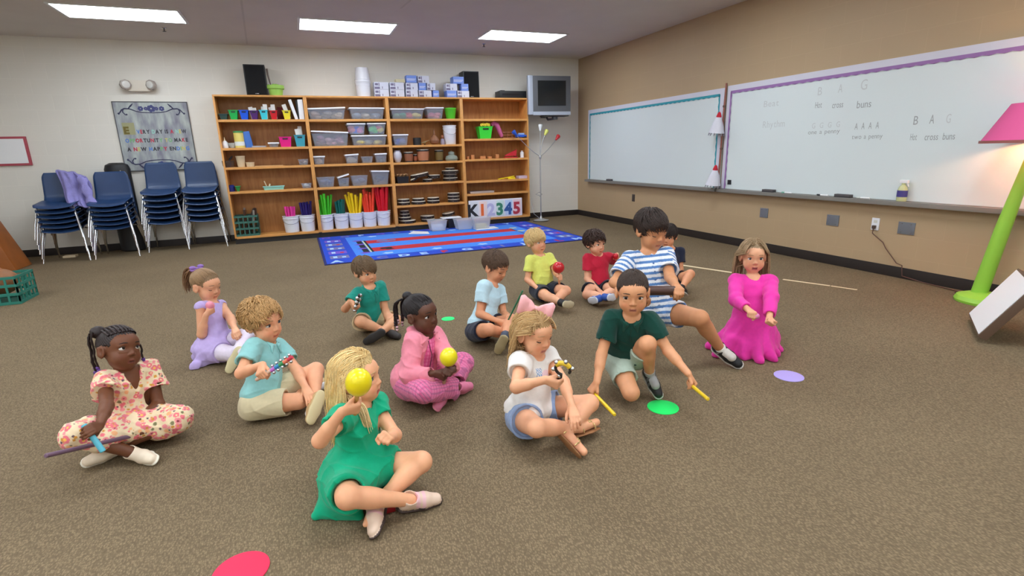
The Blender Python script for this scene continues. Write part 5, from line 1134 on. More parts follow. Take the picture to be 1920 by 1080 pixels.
def garment(K, name, add, sub, color, h, amp=.0022, freq=55, seed=1., pattern=None, floor=.001, material=None, label=None, rel=1):
    def post(P): return -amp*1.7*folds(P, K, seed)*(freq > 40 and freq < 80)+amp*.35*wave(P, freq, seed)
    F = Field(add, sub, h=h, post=post, floor=floor); V, Q = F.mesh()
    if rel: V = relax(V, Q, rel)
    if pattern is not None: t = pattern(V)
    else: t = np.repeat(LIN(color)[None], len(V), 0)
    o = np_mesh(name, V, Q, [material or m_cloth], K.o, tint=np.clip(t, 0, 1))
    if label: o['label'] = label
    return o
def shirt_prims(K, sleeve=.55, fit=.008, hem=-.02, long=0., flare=.008, neck=.03, v=0., puff=0.):
    s = K.s; u, r, f = K.u, K.r, K.f; P, N, L = K.P, K.N, K.L; T = np.array([r, f, u]); g = fit
    A = [ell(P+u*(.035*s), np.array((.098+g, .083+g, .075))*s, T, .03), ell(P+u*L*.36+f*.006, np.array((.086+g, .072+g, .085))*s, T, .03), ell(P+u*L*.68, np.array((.090+g, .067+g, .088))*s, T, .03),
         cap(K.sh['r'], K.sh['l'], (.034+g*.8)*s, None, .03), cap(P+u*L*.85, K.N-u*.004, (.052+g*.5)*s, (.042+g*.3)*s, .02)]
    S_ = []
    for k_ in 'rl':
        a, b, w_ = K.sh[k_], K.el[k_], K.wr[k_]
        if long:
            A.append(cap(a, b, (.033+g)*s, (.031+g)*s, .018)); e = b+(w_-b)*long; A.append(cap(b, e, (.031+g)*s, (.024+g*.8)*s, .014, cut=0.)); S_.append(cap(e-nv(w_-b)*.012, w_, .0215*s, .0195*s, .002, cut0=0.))
        elif sleeve > 0:
            e = a+(b-a)*sleeve; A.append(cap(a, e, (.036+g+puff)*s, (.033+g+flare)*s, .010, cut=0.)); S_.append(cap(e-nv(b-a)*.012, e+nv(b-a)*.05, (.0225+g+flare)*s, None, .002, cut0=0.))
        else: S_.append(cap(a+nv(b-a)*.028*s, b, .036*s, .03*s, .006))
    # neck opening
    S_.append(cap(K.N+u*.012*s+f*.006, K.N+u*.09*s+f*.012, (neck+.009)*s, (neck+.02)*s, .004))
    if v: S_.append(cap(K.N+f*.050*s+u*.005*s, K.N+f*.085*s-u*v*s, .036*s, .006*s, .004))
    # hem plane
    hp = P+u*hem*s; S_.append(cap(hp-u*.25, hp-u*.25, .25, None, .004)) if False else None
    return A, [q for q in S_ if q is not None]
def plane_cut(p, n, k=.004):   # removes the side n points to
    p = np.asarray(p, float); n = nv(n)
    def f(X, Y, Z): return -((X-F32(p[0]))*F32(n[0])+(Y-F32(p[1]))*F32(n[1])+(Z-F32(p[2]))*F32(n[2]))
    return (f, p-2., p+2., k)
def shorts_prims(K, leg=.72, fit=.010, flare=.010):
    s = K.s; A = [ell(K.P+K.u*.012*s, np.array((.098+fit, .082+fit, .079+fit*.6))*s, np.array([K.hr, K.hf, [0, 0, 1]]), .03)]; S_ = []
    for k_ in 'rl':
        a, b = K.hip[k_], K.kn[k_]; e = a+(b-a)*leg; A.append(cap(a, e, (.060+fit)*s, (.048+fit+flare)*s, .02, cut=0.)); S_.append(cap(e-nv(b-a)*.014, e+nv(b-a)*.06, (.0375+fit+flare)*s, None, .002, cut0=0.))
    return A, S_
def pants_prims(K, end=.95, fit=.008, flare=.006):
    s = K.s; A = [ell(K.P+K.u*.012*s, np.array((.098+fit, .082+fit, .079+fit*.6))*s, np.array([K.hr, K.hf, [0, 0, 1]]), .03)]; S_ = []
    for k_ in 'rl':
        a, b, c = K.hip[k_], K.kn[k_], K.an[k_]; e = b+(c-b)*end; A += [cap(a, b, (.060+fit)*s, (.043+fit)*s, .02), cap(b, e, (.041+fit)*s, (.030+fit+flare)*s, .016, cut=0.)]
        S_.append(cap(e-nv(c-b)*.012, e+nv(c-b)*.05, (.0225+fit+flare)*s, None, .002, cut0=0.))
    return A, S_
def polo_collar(K, color, seed=0):
    s = K.s; u, r, f = K.u, K.r, K.f; c = K.N+u*.016*s+f*.006*s; A = []; pts = []; n = 12
    for i in range(n+1):
        ang = math.radians(90+26+(360-52)*i/n); pts.append(c+(r*math.cos(ang)+f*math.sin(ang))*.050*s+u*(.004-.026*max(0, math.sin(ang))-.004)*s)
    for a, b in zip(pts, pts[1:]):
        o = nv((a+b)/2-c); A.append(cap(a-u*.006*s+o*.003, b-u*.006*s+o*.003, .0125*s, None, .006, flat=(o, .42)))
    for p in (pts[0], pts[-1]):
        sd = nv((p-c)-f*((p-c)@f)); e = p+f*.012*s-u*.026*s+sd*.016*s; A.append(cap(p+f*.002*s+sd*.004, e, .0145*s, .005*s, .004, flat=(nv(f+u*.6), .38)))
    garment(K, 'collar', A, [cap(K.N-u*.03, K.N+u*.06+f*.01, .034*s, .037*s, .002)], color, .003, amp=.0004, seed=seed)
    fc = K.N+f*.078*s-u*.052*s; MB().tube([K.N+f*.066*s-u*.026*s, fc, fc-u*.04*s+f*.006], .0022, 6).build('placket', mat('placket_%d' % int(sum(color)), tuple(int(v*.8) for v in color), .8), K.o)
def shoe(K, k_, upper, sole, h=.0035, sole_h=.3, strap=None, name='shoe', up=None, heelr=.026):
    """shoe around ankle-toe; sole on the side away from the shin"""
    s = K.s*1.10; an, to = K.an[k_], K.to[k_]; x = nv(to-an); shin = nv(K.kn[k_]-an); z = nv(shin-x*(shin@x)) if up is None else nv(np.array(up, float)-x*(np.array(up, float)@x)); y = np.cross(z, x)
    Pn = lambda a, b, c: an+(x*a+y*b+z*c)*s
    A = [cap(Pn(-.016, 0, -.012), Pn(.045, 0, -.014), .026*s, .027*s, .012, flat=(y, .9)), cap(Pn(.045, 0, -.014), Pn(.088, 0, -.020), .0275*s, .020*s, .012, flat=(z, .8)), cap(Pn(-.008, 0, .0), Pn(-.006, 0, .012), .026*s, .027*s, .01), cap(Pn(.015, 0, .0), Pn(.05, 0, -.006), .022*s, .018*s, .012)]
    A += [cap(Pn(-.020, 0, -.033), Pn(.05, 0, -.033), .026*s, .029*s, .004, flat=(z, .28)), cap(Pn(.05, 0, -.033), Pn(.092, 0, -.031), .029*s, .023*s, .004, flat=(z, .30))]
    S_ = [cap(Pn(-.003, 0, .014), Pn(-.002, 0, .05), .0225*s, .03*s, .003)]
    F = Field(A, S_, h=h, floor=.0012); V, Q = F.mesh(); loc = (V-an)@z/s; lx = (V-an)@x/s; t = np.repeat(LIN(upper)[None], len(V), 0)
    t[loc < -.0265] = LIN(sole)
    if strap is not None: m = (loc > -.018) & (np.abs(lx-.022) < .007) | (loc > -.018) & (np.abs(lx-.042) < .006); t[m] = LIN(strap)
    return np_mesh(name, V, Q, [m_shoe], K.o, tint=t)
def sock(K, k_, color, top=.16, h=.004, name='sock'):
    s = K.s; an, kn = K.an[k_], K.kn[k_]; e = an+(kn-an)*top; A = [cap(an, e, .0265*s, .0285*s, .01, cut=0.)]
    if k_ in K.to: A.append(cap(an, an+(K.to[k_]-an)*.6, .025*s, .022*s, .01))
    garment(K, name, A, [], color, h, amp=.0006)
# ---------------------------------------------------------------- hair
def tubes_mesh(K, name, paths, radii, cols, n=5, mat_=None, parent=None, label=None):
    """paths (N, M, 3), radii (N, M), cols (N, 3)"""
    P = np.asarray(paths); R = np.asarray(radii); Nn, M_, _ = P.shape
    T = np.gradient(P, axis=1); T /= np.linalg.norm(T, axis=2, keepdims=True)+1e-9
    up = np.array([.31, .17, .93]); U = np.cross(T, up); U /= np.linalg.norm(U, axis=2, keepdims=True)+1e-9; W = np.cross(T, U)
    a = 2*np.pi*np.arange(n)/n; ring = P[:, :, None]+R[:, :, None, None]*(U[:, :, None]*np.cos(a)[:, None]+W[:, :, None]*np.sin(a)[:, None])
    V = ring.reshape(-1, 3); idx = np.arange(Nn*M_*n).reshape(Nn, M_, n); j = (np.arange(n)+1) % n
    Q = np.stack([idx[:, :-1], idx[:, :-1][:, :, j], idx[:, 1:][:, :, j], idx[:, 1:]], -1).reshape(-1, 4)
    t = np.repeat(np.asarray(cols), M_*n, 0)
    return V, Q, t
def scalp_ok(q, low, front):   # q head-local unit-ish scalp point
    x, y, z = q
    if y > .045+.0 and z < front+.012*math.cos(x*40): return False
    if y > -.02 and abs(x) > .04 and z < .018+(.02 if y > .02 else 0)-(.0 if y > 0 else .02): return False
    return z > low
def hair(K, style, color, h, seed=1, low=-.055, n=420, L=.05, vol=.006, tie=None, front=.052, curl=0., dark=.75, part=0., tipcol=None, length=.16, wav=.0, fringe=0.):
    rr = np.random.RandomState(seed); s = K.hs; R = np.array([K.hR, K.hF, K.hU]); base = LIN(color)
    c0 = np.array((0, -.016, .024)); rad = np.array((.0705, .0865, .0768))+vol*.55
    fz = front
    A = [ell(hl(K, *c0), rad*s, R, .01)]; 
    S_ = [ell(hl(K, 0, .088, fz-.066), np.array((.0595, .052, .064))*s, R, .008), ell(hl(K, .078, .012, -.022), np.array((.028, .026, .038))*s, R, .008), ell(hl(K, -.078, .012, -.022), np.array((.028, .026, .038))*s, R, .008), plane_cut(hl(K, 0, 0, low), K.hF*.45-K.hU, .006), plane_cut(hl(K, 0, .052, -.02), K.hF*1.-K.hU*.9, .006)]
    if style == 'long':
        ed = -length*.62
        for q in (-1, 1): A.append(cap(hl(K, q*.052, -.030, 0), hl(K, q*.058, -.045, ed), .024*s, .014*s, .02, flat=(K.hF, .8)))
        A.append(cap(hl(K, 0, -.055, 0), hl(K, 0, -.062, ed), .045*s, .030*s, .03, flat=(K.hF, .5)))
    if style != 'long': S_ += [cap(K.N-K.u*.05, hl(K, 0, .0, -.085), .04*s, None, .004)]
    else: S_ = [S_[0], S_[4], cap(K.N+K.f*.03, hl(K, 0, .04, -.085), .04*s, None, .004)]+[ell(hl(K, q*.078, .022, -.022), np.array((.028, .030, .038))*s, R, .008) for q in (-1, 1)]
    def post(P):
        q = np.stack([(P-K.H)@K.hR, (P-K.H)@K.hF, (P-K.H)@K.hU], 1)/s; az = np.arctan2(q[:, 0], q[:, 1]+.03)
        return .0012*np.sin(az*46+8*np.sin(q[:, 2]*60+seed))+.001*wave(q, 120, seed)
    F = Field(A, S_, h=h, post=post, floor=None); V, Q = F.mesh(); t = np.repeat((base*dark)[None], len(V), 0)
    az = np.arctan2((V-K.H)@K.hR, (V-K.H)@K.hF+.03*s); t = t*(1+.16*np.sin(az*57))[:, None]
    if style == 'cornrow':
        t = t
    allV, allQ, allT = [V], [Q], [t]; off = len(V); crown = np.array((0, -.035, .098))
    paths, radii, cols = [], [], []; M_ = 9 if style in ('short', 'curly') else 18
    surf = lambda d: c0+d/np.sqrt(((d/rad)**2).sum())
    tries = 0
    while len(paths) < n and tries < n*12 and style != 'cornrow':
        tries += 1; d = rr.normal(size=3); d[2] = abs(d[2])*1.0-.45*rr.rand(); d = d/np.linalg.norm(d); q = surf(d)
        if not scalp_ok(q, low, fz+.004): continue
        p = q.copy(); pts = []
        if style in ('short', 'curly'):
            ph = rr.rand()*6.28; Li = L*(.6+.7*rr.rand()); st = Li/(M_-1); g = (q-crown); g = g/(np.linalg.norm(g)+1e-6)
            if q[1] > -.01 and q[2] > .04: g = g*.5+np.array((part*.9+.15*rr.normal(), .7, -.1))
            side = rr.normal(size=3)*.15
            for i in range(M_):
                nrm = (p-c0)/rad**2; nrm /= np.linalg.norm(nrm); dr_ = g+side; dr_ = dr_-nrm*(dr_@nrm); dr_ /= np.linalg.norm(dr_)+1e-6
                w_ = i/(M_-1)
                if curl: b2 = np.cross(nrm, dr_); dr_ = dr_+curl*(b2*math.cos(ph+i*1.5)+nrm*math.sin(ph+i*1.5)*.9)
                lift = vol*(math.sin(w_*2.6)*.9+(.35*rr.rand() if i else 0)); pts.append(c0+(p-c0)*(1+(lift+.001)/.08)); p = p+dr_*st
                e = np.sqrt((((p-c0)/rad)**2).sum()); p = c0+(p-c0)/e*(1 if not curl else max(1, min(e, 1.08)))
            radii.append(np.concatenate([[.0005], np.linspace(.0020, .0006, M_-1)])*(1.45 if curl else 1)*(.8+.5*rr.rand())*s)
            pw = np.array([hl(K, *v) for v in pts])
        elif style == 'tied':   # combed tight to the tie point
            tt = np.array(tie); 
            for i in range(M_):
                w_ = i/(M_-1); e = q*(1-w_)+tt*w_; dd = e-c0; e = surf(dd)*(1+0)+nv(dd)*.002; pts.append(e if w_ < .92 else tt*.5+e*.5)
            radii.append(np.concatenate([[.0005], np.linspace(.0019, .0015, M_-1)])*s); pw = np.array([hl(K, *v) for v in pts])
        else:   # long: over the scalp, then falls
            sgn = np.sign(q[0]-part*.03+1e-6) if abs(q[0]-part*.03) > .004 else rr.choice([-1, 1]); Li = length*(.75+.4*rr.rand()); st = (Li+.10)/(M_-1)*s; down = np.array([0, 0, -1.]); pw = []
            pp = hl(K, *q); v_ = K.hR*sgn*.62-K.hF*(.95 if q[1] > 0 else .6)+K.hU*.1; ph = rr.rand()*6.28; offr = .002+.010*rr.rand(); sidej = rr.normal()*.25
            for i in range(M_):
                lq = np.array([(pp-K.H)@K.hR, (pp-K.H)@K.hF, (pp-K.H)@K.hU])/s; e = math.sqrt((((lq-c0)/rad)**2).sum()); nrm = (lq-c0)/rad**2; nrm = nv(K.hR*nrm[0]+K.hF*nrm[1]+K.hU*nrm[2])
                if e < 1.15 and lq[2] > .0: dr_ = v_*.9+down*.55; dr_ = dr_-nrm*(dr_@nrm)
                else: dr_ = down+(K.hR*sgn*.12 if lq[2] > -.06 else 0)
                dr_ = nv(dr_)+wav*min(1, max(0, (i-4)/5))*(K.hR*math.sin(ph+i*.9)+K.hF*math.cos(ph+i*.9))+K.hF*sidej*.12
                pw.append(pp.copy()); pp = pp+nv(dr_)*st
                for _ in range(2):
                    lq = np.array([(pp-K.H)@K.hR, (pp-K.H)@K.hF, (pp-K.H)@K.hU])/s; e = math.sqrt((((lq-c0)/rad)**2).sum()); mn = 1+offr*min(1, i/4)/.08
                    if e < mn: lq = c0+(lq-c0)/e*mn; pp = hl(K, *lq)
                    # keep the face clear
                    if lq[1] > -.012 and lq[2] < .030: lq[1] -= .014; lq[0] += .004*np.sign(lq[0]); pp = hl(K, *lq)
                    dd = K.F.sample(pp[None])[0]
                    if dd < .006+offr: pp = pp+K.F.grad(pp[None])[0]*(.006+offr-dd)
            pw = np.array(pw); radii.append(np.concatenate([[.0004], np.linspace(.0012, .0016, M_-6), np.linspace(.0015, .0005, 5)])*(.8+.5*rr.rand())*s)
        paths.append(pw); cc = base*(.84+.28*rr.rand())
        if tipcol is not None and rr.rand() < .5: cc = cc*.5+LIN(tipcol)*.5
        cols.append(cc)
    if paths:
        v, q, tt = tubes_mesh(K, 'hair', paths, radii, cols, n=4 if style == 'long' else 5); allV.append(v); allQ.append(q+off); allT.append(tt); off += len(v)
    K.hair_extra = []
    V = np.concatenate(allV); Q = np.concatenate(allQ); T = np.clip(np.concatenate(allT), 0, 1)
    return np_mesh('hair', V, Q, [m_hair], K.o, tint=T)
def tail(K, name, root, dirs, length, n, rad, color, seed=3, spread=.3, curl=.1, taper=.4):
    """a hanging bunch of strands from a tie point (world)"""
    rr = np.random.RandomState(seed); M_ = 12; paths, radii, cols = [], [], []
    for k in range(n):
        p = np.array(root, float)+rr.normal(size=3)*rad*.35; v = nv(np.array(dirs)+rr.normal(size=3)*spread*.4); st = length*(.8+.3*rr.rand())/(M_-1); pts = []; ph = rr.rand()*6
        off = rr.normal(size=3)*rad
        for i in range(M_):
            w_ = i/(M_-1); bul = math.sin(min(1, w_*1.6)*math.pi*.62)*(1-taper*w_); pts.append(p+off*bul); v = nv(v*.72+np.array([0, 0, -1.])*.28+curl*np.array([math.sin(ph+i*.8), math.cos(ph+i*.8), 0])*.3); p = p+v*st
            dd = K.F.sample(p[None])[0]
            if dd < .012: p = p+K.F.grad(p[None])[0]*(.012-dd)
        paths.append(np.array(pts)); radii.append(np.concatenate([[.001], np.linspace(.0030, .0010, M_-1)])); cols.append(LIN(color)*(.7+.5*rr.rand()))
    v, q, t = tubes_mesh(K, name, paths, radii, cols); return np_mesh(name, v, q, [m_hair], K.o, tint=np.clip(t, 0, 1))
# ---------------------------------------------------------------- props
def axes(y):
    y = Vector(y).normalized(); x = y.orthogonal().normalized(); z = x.cross(y); return Matrix(((x.x, y.x, z.x), (x.y, y.y, z.y), (x.z, y.z, z.z)))
def along(G, y): m = axes(y).to_4x4() @ Matrix.Rotation(-math.pi/2, 4, 'X'); m.translation = Vector(G); return m   # local z runs along y
# ================================================================ THE CHILDREN
HS = {}   # per-child grid step
def near(V, a, b):  # fraction along a bone and distance
    ab = b-a; t = np.clip(((V-a)@ab)/(ab@ab), 0, 1); return t, np.linalg.norm(V-(a+t[:, None]*ab), axis=1)
def cell_pattern(V, base, blobs, scale, seed=0, warp=.3):
    """flower print: coloured blobs scattered on the cloth"""
    rr = np.random.RandomState(seed); t = np.repeat(LIN(base)[None], len(V), 0); q = V/scale+warp*np.stack([np.sin(V[:, 1]*90), np.sin(V[:, 2]*80), np.sin(V[:, 0]*85)], 1)*.3
    c = np.floor(q).astype(int); best = np.full(len(V), 9.); bi = np.zeros(len(V), int)
    for dx in (-1, 0, 1):
        for dy in (-1, 0, 1):
            for dz in (-1, 0, 1):
                n = c+np.array([dx, dy, dz]); hsh = (n[:, 0]*73856093 ^ n[:, 1]*19349663 ^ n[:, 2]*83492791) & 0xffff
                o = np.stack([(hsh*7 % 101)/101., (hsh*13 % 103)/103., (hsh*29 % 107)/107.], 1); d = np.linalg.norm(q-(n+o), axis=1)*(1+.6*((hsh % 5)/5.)); m = d < best; best[m] = d[m]; bi[m] = hsh[m]
    for i, (col, r0, core) in enumerate(blobs):
        m = (bi % len(blobs) == i) & (best < r0); t[m] = LIN(col)
        if core is not None: m = (bi % len(blobs) == i) & (best < r0*.38); t[m] = LIN(core)
    return t
ready = []
def kid(**sp):
    K = pose(sp); t0 = time.time(); o = build_body(K, sp['label'], sp['skin'], sp['h'], sp.get('lips'), sp.get('iris', (84, 62, 44)), sp.get('brow', (90, 66, 44)))
    sp['dress'](K, sp['h']); print('KID', sp['name'], round(time.time()-t0, 1), len(o.data.vertices)); return K
def egg(label, H, rgb, r=.024):
    G = H['G']; m = along(G+H['y']*.022, H['y']); b = MB(); b.lathe([(0.001, -r*1.25)]+[(r*math.sin(a)*(1-.12*math.cos(a)), -r*1.3*math.cos(a)) for a in [math.pi*k/16 for k in range(1, 16)]]+[(.001, r*1.25)], n=24, M=m)
    return tag(b.build('egg_shaker', mat('egg_%d_%d_%d' % rgb, rgb, .35)), label, 'egg shaker')
def maraca(label, H, rgb, rball, dist, hrgb=(205, 165, 90), sy=1.12):
    t = thing('maraca', label, 'maraca', H['G'], 0, 'maracas held by the children'); m = along(H['G'], H['y'])
    c0 = dist; MB().lathe([(.001, c0-rball*sy)]+[(rball*math.sin(a), c0-rball*sy*math.cos(a)) for a in [math.pi*k/18 for k in range(1, 18)]]+[(.001, c0+rball*sy)], n=32, M=m).build('ball', mat('maraca_%d_%d_%d' % rgb, rgb, .3, coat=.3), t)
    MB().lathe([(.007, -.055), (.0095, -.05), (.0085, 0), (.0075, .03), (.010, c0-rball*sy+.008)], n=16, M=m).build('handle', mat('handle_%d_%d_%d' % hrgb, hrgb, .4), t)
    return t
def rod(label, G, y, a, b, r, rgb, group=None, name='rhythm_stick', rough=.35, metal=0.):
    m = along(G, y); return tag(MB().lathe([(r*.75, a), (r, a+.003), (r, b-.003), (r*.75, b)], n=16, M=m).build(name, mat('rod_%d_%d_%d' % rgb, rgb, rough, metal)), label, 'stick', group)
def bells(label, H, ln, body_cols, handle_rgb, start=.03, hr=.0085, rb=.0075):
    t = thing('jingle_stick', label, 'jingle stick', H['G'], 0, 'jingle sticks held by the children'); m = along(H['G'], H['y'])
    MB().lathe([(hr*.8, -.045), (hr, -.04), (hr, start), (hr*.8, start+.004)], n=14, M=m).build('handle', mat('handle_%d_%d_%d' % handle_rgb, handle_rgb, .4), t)
    n = len(body_cols); seg = (ln-start)/n
    for i, c in enumerate(body_cols): MB().lathe([(hr*1.05, start+i*seg), (hr*1.05, start+(i+1)*seg)], n=14, M=m).build('bead', mat('bead_%d_%d_%d' % c, c, .4), t)
    for i in range(n):
        for q in (-1, 1):
            p = m @ Vector((q*(hr+.009), .0, start+(i+.5)*seg)); MB().sphere(p, rb, 12).build('bell', m_chrome, t)
    return t

# ---- 1 girl with braids, floral dress
def d1(K, h):
    s = K.s; A, S_ = shirt_prims(K, sleeve=.52, fit=.011, flare=.018, neck=.036, v=.075)
    lap = [cap(K.P+K.u*.05, K.kn['r']*.28+K.kn['l']*.28+K.P*.44+np.array([0, 0, .01]), .085*s, .06*s, .04), cap(K.kn['r']*.55+K.an['r']*.45+np.array([0, 0, .02]), K.kn['l']*.55+K.an['l']*.45+np.array([0, 0, .02]), .040*s, None, .05)]
    for k_ in 'rl': lap += [cap(K.hip[k_], K.kn[k_]+(K.kn[k_]-K.hip[k_])*.06, .074*s, .058*s, .04), cap(K.kn[k_]-[0, 0, .005], K.kn[k_]*.72+K.an[k_]*.28-[0, 0, .012], .052*s, .044*s, .03)]
    lap += [cap(K.kn['r']*.75+K.P*.25, K.kn['l']*.75+K.P*.25, .05*s, None, .05), cap(K.kn['l'], K.P+K.hf*(-.04)-K.hr*.12-[0, 0, .02], .055*s, .07*s, .04)]
    mid = (K.kn['r']+K.kn['l'])/2
    S2 = S_+[cap(K.an['r'], K.kn['r']*.15+K.an['r']*.85, .034*s, .04*s, .006), cap(K.an['l'], K.kn['l']*.2+K.an['l']*.8, .034*s, .04*s, .006)]
    pat = lambda V: cell_pattern(V, (238, 214, 176), [((232, 116, 128), .80, (250, 190, 90)), ((240, 146, 150), .78, (150, 60, 70)), ((214, 150, 60), .42, None), ((126, 120, 84), .40, None), ((240, 120, 130), .62, (250, 220, 160)), ((96, 70, 84), .34, None), ((246, 180, 130), .55, None), ((236, 130, 140), .75, (214, 150, 60))], .021, 1)
    garment(K, 'floral_dress', A+lap, S2, None, h, amp=.004, freq=60, seed=1.3, pattern=pat)
    for k_ in 'rl': shoe(K, k_, (232, 214, 190), (240, 232, 214), h); 
    hair(K, 'cornrow', (40, 28, 26), h*.8, seed=1, n=0, vol=.002, dark=1.0, front=.050)
    # braided rows over the scalp to a bun at the back, and two hanging beaded braids
    tie = np.array((-.0, -.075, .075)); b = []
    rr = random.Random(2); P_, R_2, Cc = [], [], []
    for k in range(11):
        a = (k-5)/5*1.25; st = np.array((.060*math.sin(a), .052*math.cos(a)+.006, .050+.022*math.cos(a))); pts = []
        for i in range(16):
            w_ = i/15; q = st*(1-w_)+np.array((-.01, -.080, .055))*w_; d = q-np.array((0, -.016, .024)); q = np.array((0, -.016, .024))+d/math.sqrt(((d/np.array((.0755, .0895, .0785)))**2).sum()); pts.append(hl(K, *q))
        P_.append(np.array(pts)); R_2.append(np.array([.0052+.0014*math.sin(i*2.1) for i in range(16)])*s); Cc.append(LIN((44, 30, 28)))
    v, q, t = tubes_mesh(K, 'hair', P_, R_2, Cc, n=7); o = np_mesh('cornrow_braids', v, q, [m_hair], K.o, tint=t)
    A = [ell(hl(K, .040, -.072, .078), np.array((.032, .03, .028))*s, None, .01)]; garment(K, 'hair_bun', A, [], (42, 30, 28), h, amp=.003, freq=150, material=m_hair)
    for (x, y, dz, L_, k2) in ((.070, -.060, .080, .20, 0), (.074, -.075, .075, .215, 1), (.060, -.090, .070, .19, 2), (-.066, .018, .030, .13, 3)):
        p = hl(K, x, y, dz); pts = [p]; out = nv((K.hR*x*8+K.hF*y*3)); 
        for i in range(1, 14): pts.append(p+out*.012*math.sin(min(1, i/4)*1.5)-np.array([0, 0, 1])*L_*i/13*1.0+K.hR*.003*math.sin(i))
        pts = np.array(pts)
        v, q, t = tubes_mesh(K, 'b', [pts], [np.array([.0046+.0012*math.sin(i*2.5) for i in range(14)])], [LIN((42, 30, 28))], n=7); np_mesh('hanging_braid', v, q, [m_hair], K.o, tint=t)
        bb = MB()
        for i in range(5): bb.sphere(pts[-1]+np.array([0.004*math.sin(i*2), .003*math.cos(i*3), .030-.0125*i]), .0085, 10)
        bb.build('hair_beads', mat('purple_bead', (92, 54, 132), .3), K.o)
K1 = kid(name='braids', label='child with braids in floral dress holding two sticks, leftmost of all', skin=(110, 66, 42), lips=(118, 62, 48), h=.0034, brow=(40, 28, 24), iris=(40, 26, 20), s=1.0, mouth=.003,
    P=(243, 795), N=(240, 696, 'n'), H=(224, 652, 'n'), face=22, look=(34, 8, -14), gaze=(-.001, .003),
    elr=(200, 762, 'n'), wrr=(187, 797, 'n'), ell=(297, 758, 'n'), wrl=(262, 790, 'n'), knr=(146, 815, .075), anr=(250, 850, .045), tor=(290, 862, .05), knl=(330, 786, .08), anl=(192, 852, .045), tol=(146, 872, .04),
    handr=dict(mode='half', hold=(213, 852, .09, 'n')), handl=dict(mode='fist', hold=(90, 836, .36, 'n')), dress=d1)
rod('long purple-brown rhythm stick held by child in floral dress', K1.hand['l']['G'], K1.hand['l']['y'], -.04, .41, .009, (112, 84, 104))
rod('short bright blue stick crossing beneath the purple-brown stick', K1.hand['r']['G'], K1.hand['r']['y'], -.03, .10, .0105, (90, 180, 200))

# ---- 2 girl in lavender
def d2(K, h):
    s = K.s; A, S_ = shirt_prims(K, sleeve=0, fit=.007, neck=.034); u = K.u
    sk = [ell(K.P+u*.01, np.array((.135, .13, .06))*s, np.array([K.hr, K.hf, [0, 0, 1]]), .05), cap(K.P-K.hf*.06-[0, 0, .03], K.P-K.hf*.13-[0, 0, .062], .06*s, .034*s, .03), cap(K.P+K.hr*.05-[0, 0, .03], K.P+K.hr*.16-K.hf*.03-[0, 0, .062], .055*s, .030*s, .03)]
    for k_ in 'rl': sk.append(cap(K.hip[k_], K.hip[k_]*.5+K.kn[k_]*.5, .070*s, .066*s, .03, cut=.0)); S_.append(cap(K.hip[k_]*.55+K.kn[k_]*.45, K.kn[k_], .054*s, .058*s, .003, cut0=0.))
    def ruff(P): return .006*np.sin((P@K.hr)*150+(P@K.hf)*60+2*np.sin(P[:, 2]*40))*np.clip(1-(P[:, 2])/.13, 0, 1)-.003*folds(P, K, 2.)
    F = Field(A+sk, S_, h=h, post=lambda P: ruff(P)+.0015*wave(P, 60, 2)); V, Q = F.mesh(); np_mesh('lavender_top', V, Q, [m_cloth], K.o, tint=np.repeat(LIN((190, 170, 222))[None], len(V), 0))
    A, S_ = pants_prims(K, end=.96, fit=.003, flare=0); garment(K, 'leggings', A, S_, (226, 214, 232), h, amp=.001)
    shoe(K, 'l', (206, 190, 170), (216, 204, 160), h); shoe(K, 'r', (206, 190, 170), (216, 204, 160), h)
    hair(K, 'tied', (150, 118, 84), h*.8, seed=2, n=600, tie=(0, -.085, .075), vol=.004, low=-.05, front=.058)
    tail(K, 'ponytail', hl(K, 0, -.092, .078), -K.hF*.8+K.hU*.35, .19, 90, .011, (132, 96, 66), seed=4, curl=.15)
    b = MB()
    for q in (-1, 1):
        for (dx, dz) in ((.030, .010), (.026, -.006)): b.sphere(hl(K, q*dx, -.078, .092+dz), .016, 12, sc=(1.25, .55, .75))
    b.sphere(hl(K, 0, -.078, .090), .008, 10); b.build('hair_bow', mat('violet_ribbon', (148, 112, 190), .6), K.o)
K2 = kid(name='lavender', label='child with ponytail and violet bow in a lavender top and white leggings', skin=(224, 164, 128), h=.0042, brow=(140, 108, 80), iris=(90, 90, 90), lid=1, s=1.02,
    P=(402, 652), N=(396, 569, 'n'), H=(387, 534, 'n'), face=52, look=(42, -12, 0),
    elr=(378, 627, 'n'), wrr=(386, 590, 'n'), ell=(432, 596, 'n'), wrl=(440, 616, 'n'), knr=(441, 664, .06), anr=(470, 660, .04), tor=(490, 668, .04), knl=(463, 627, .13), anl=(446, 662, .045), tol=(434, 685, .05),
    handr=dict(mode='fist', hold=(384, 560, .08, 'n')), handl=dict(mode='half', palm=(.3, .3, -1)), dress=d2)
egg('pink egg shaker in the raised hand of the child in lavender', K2.hand['r'], (232, 140, 160), .026)

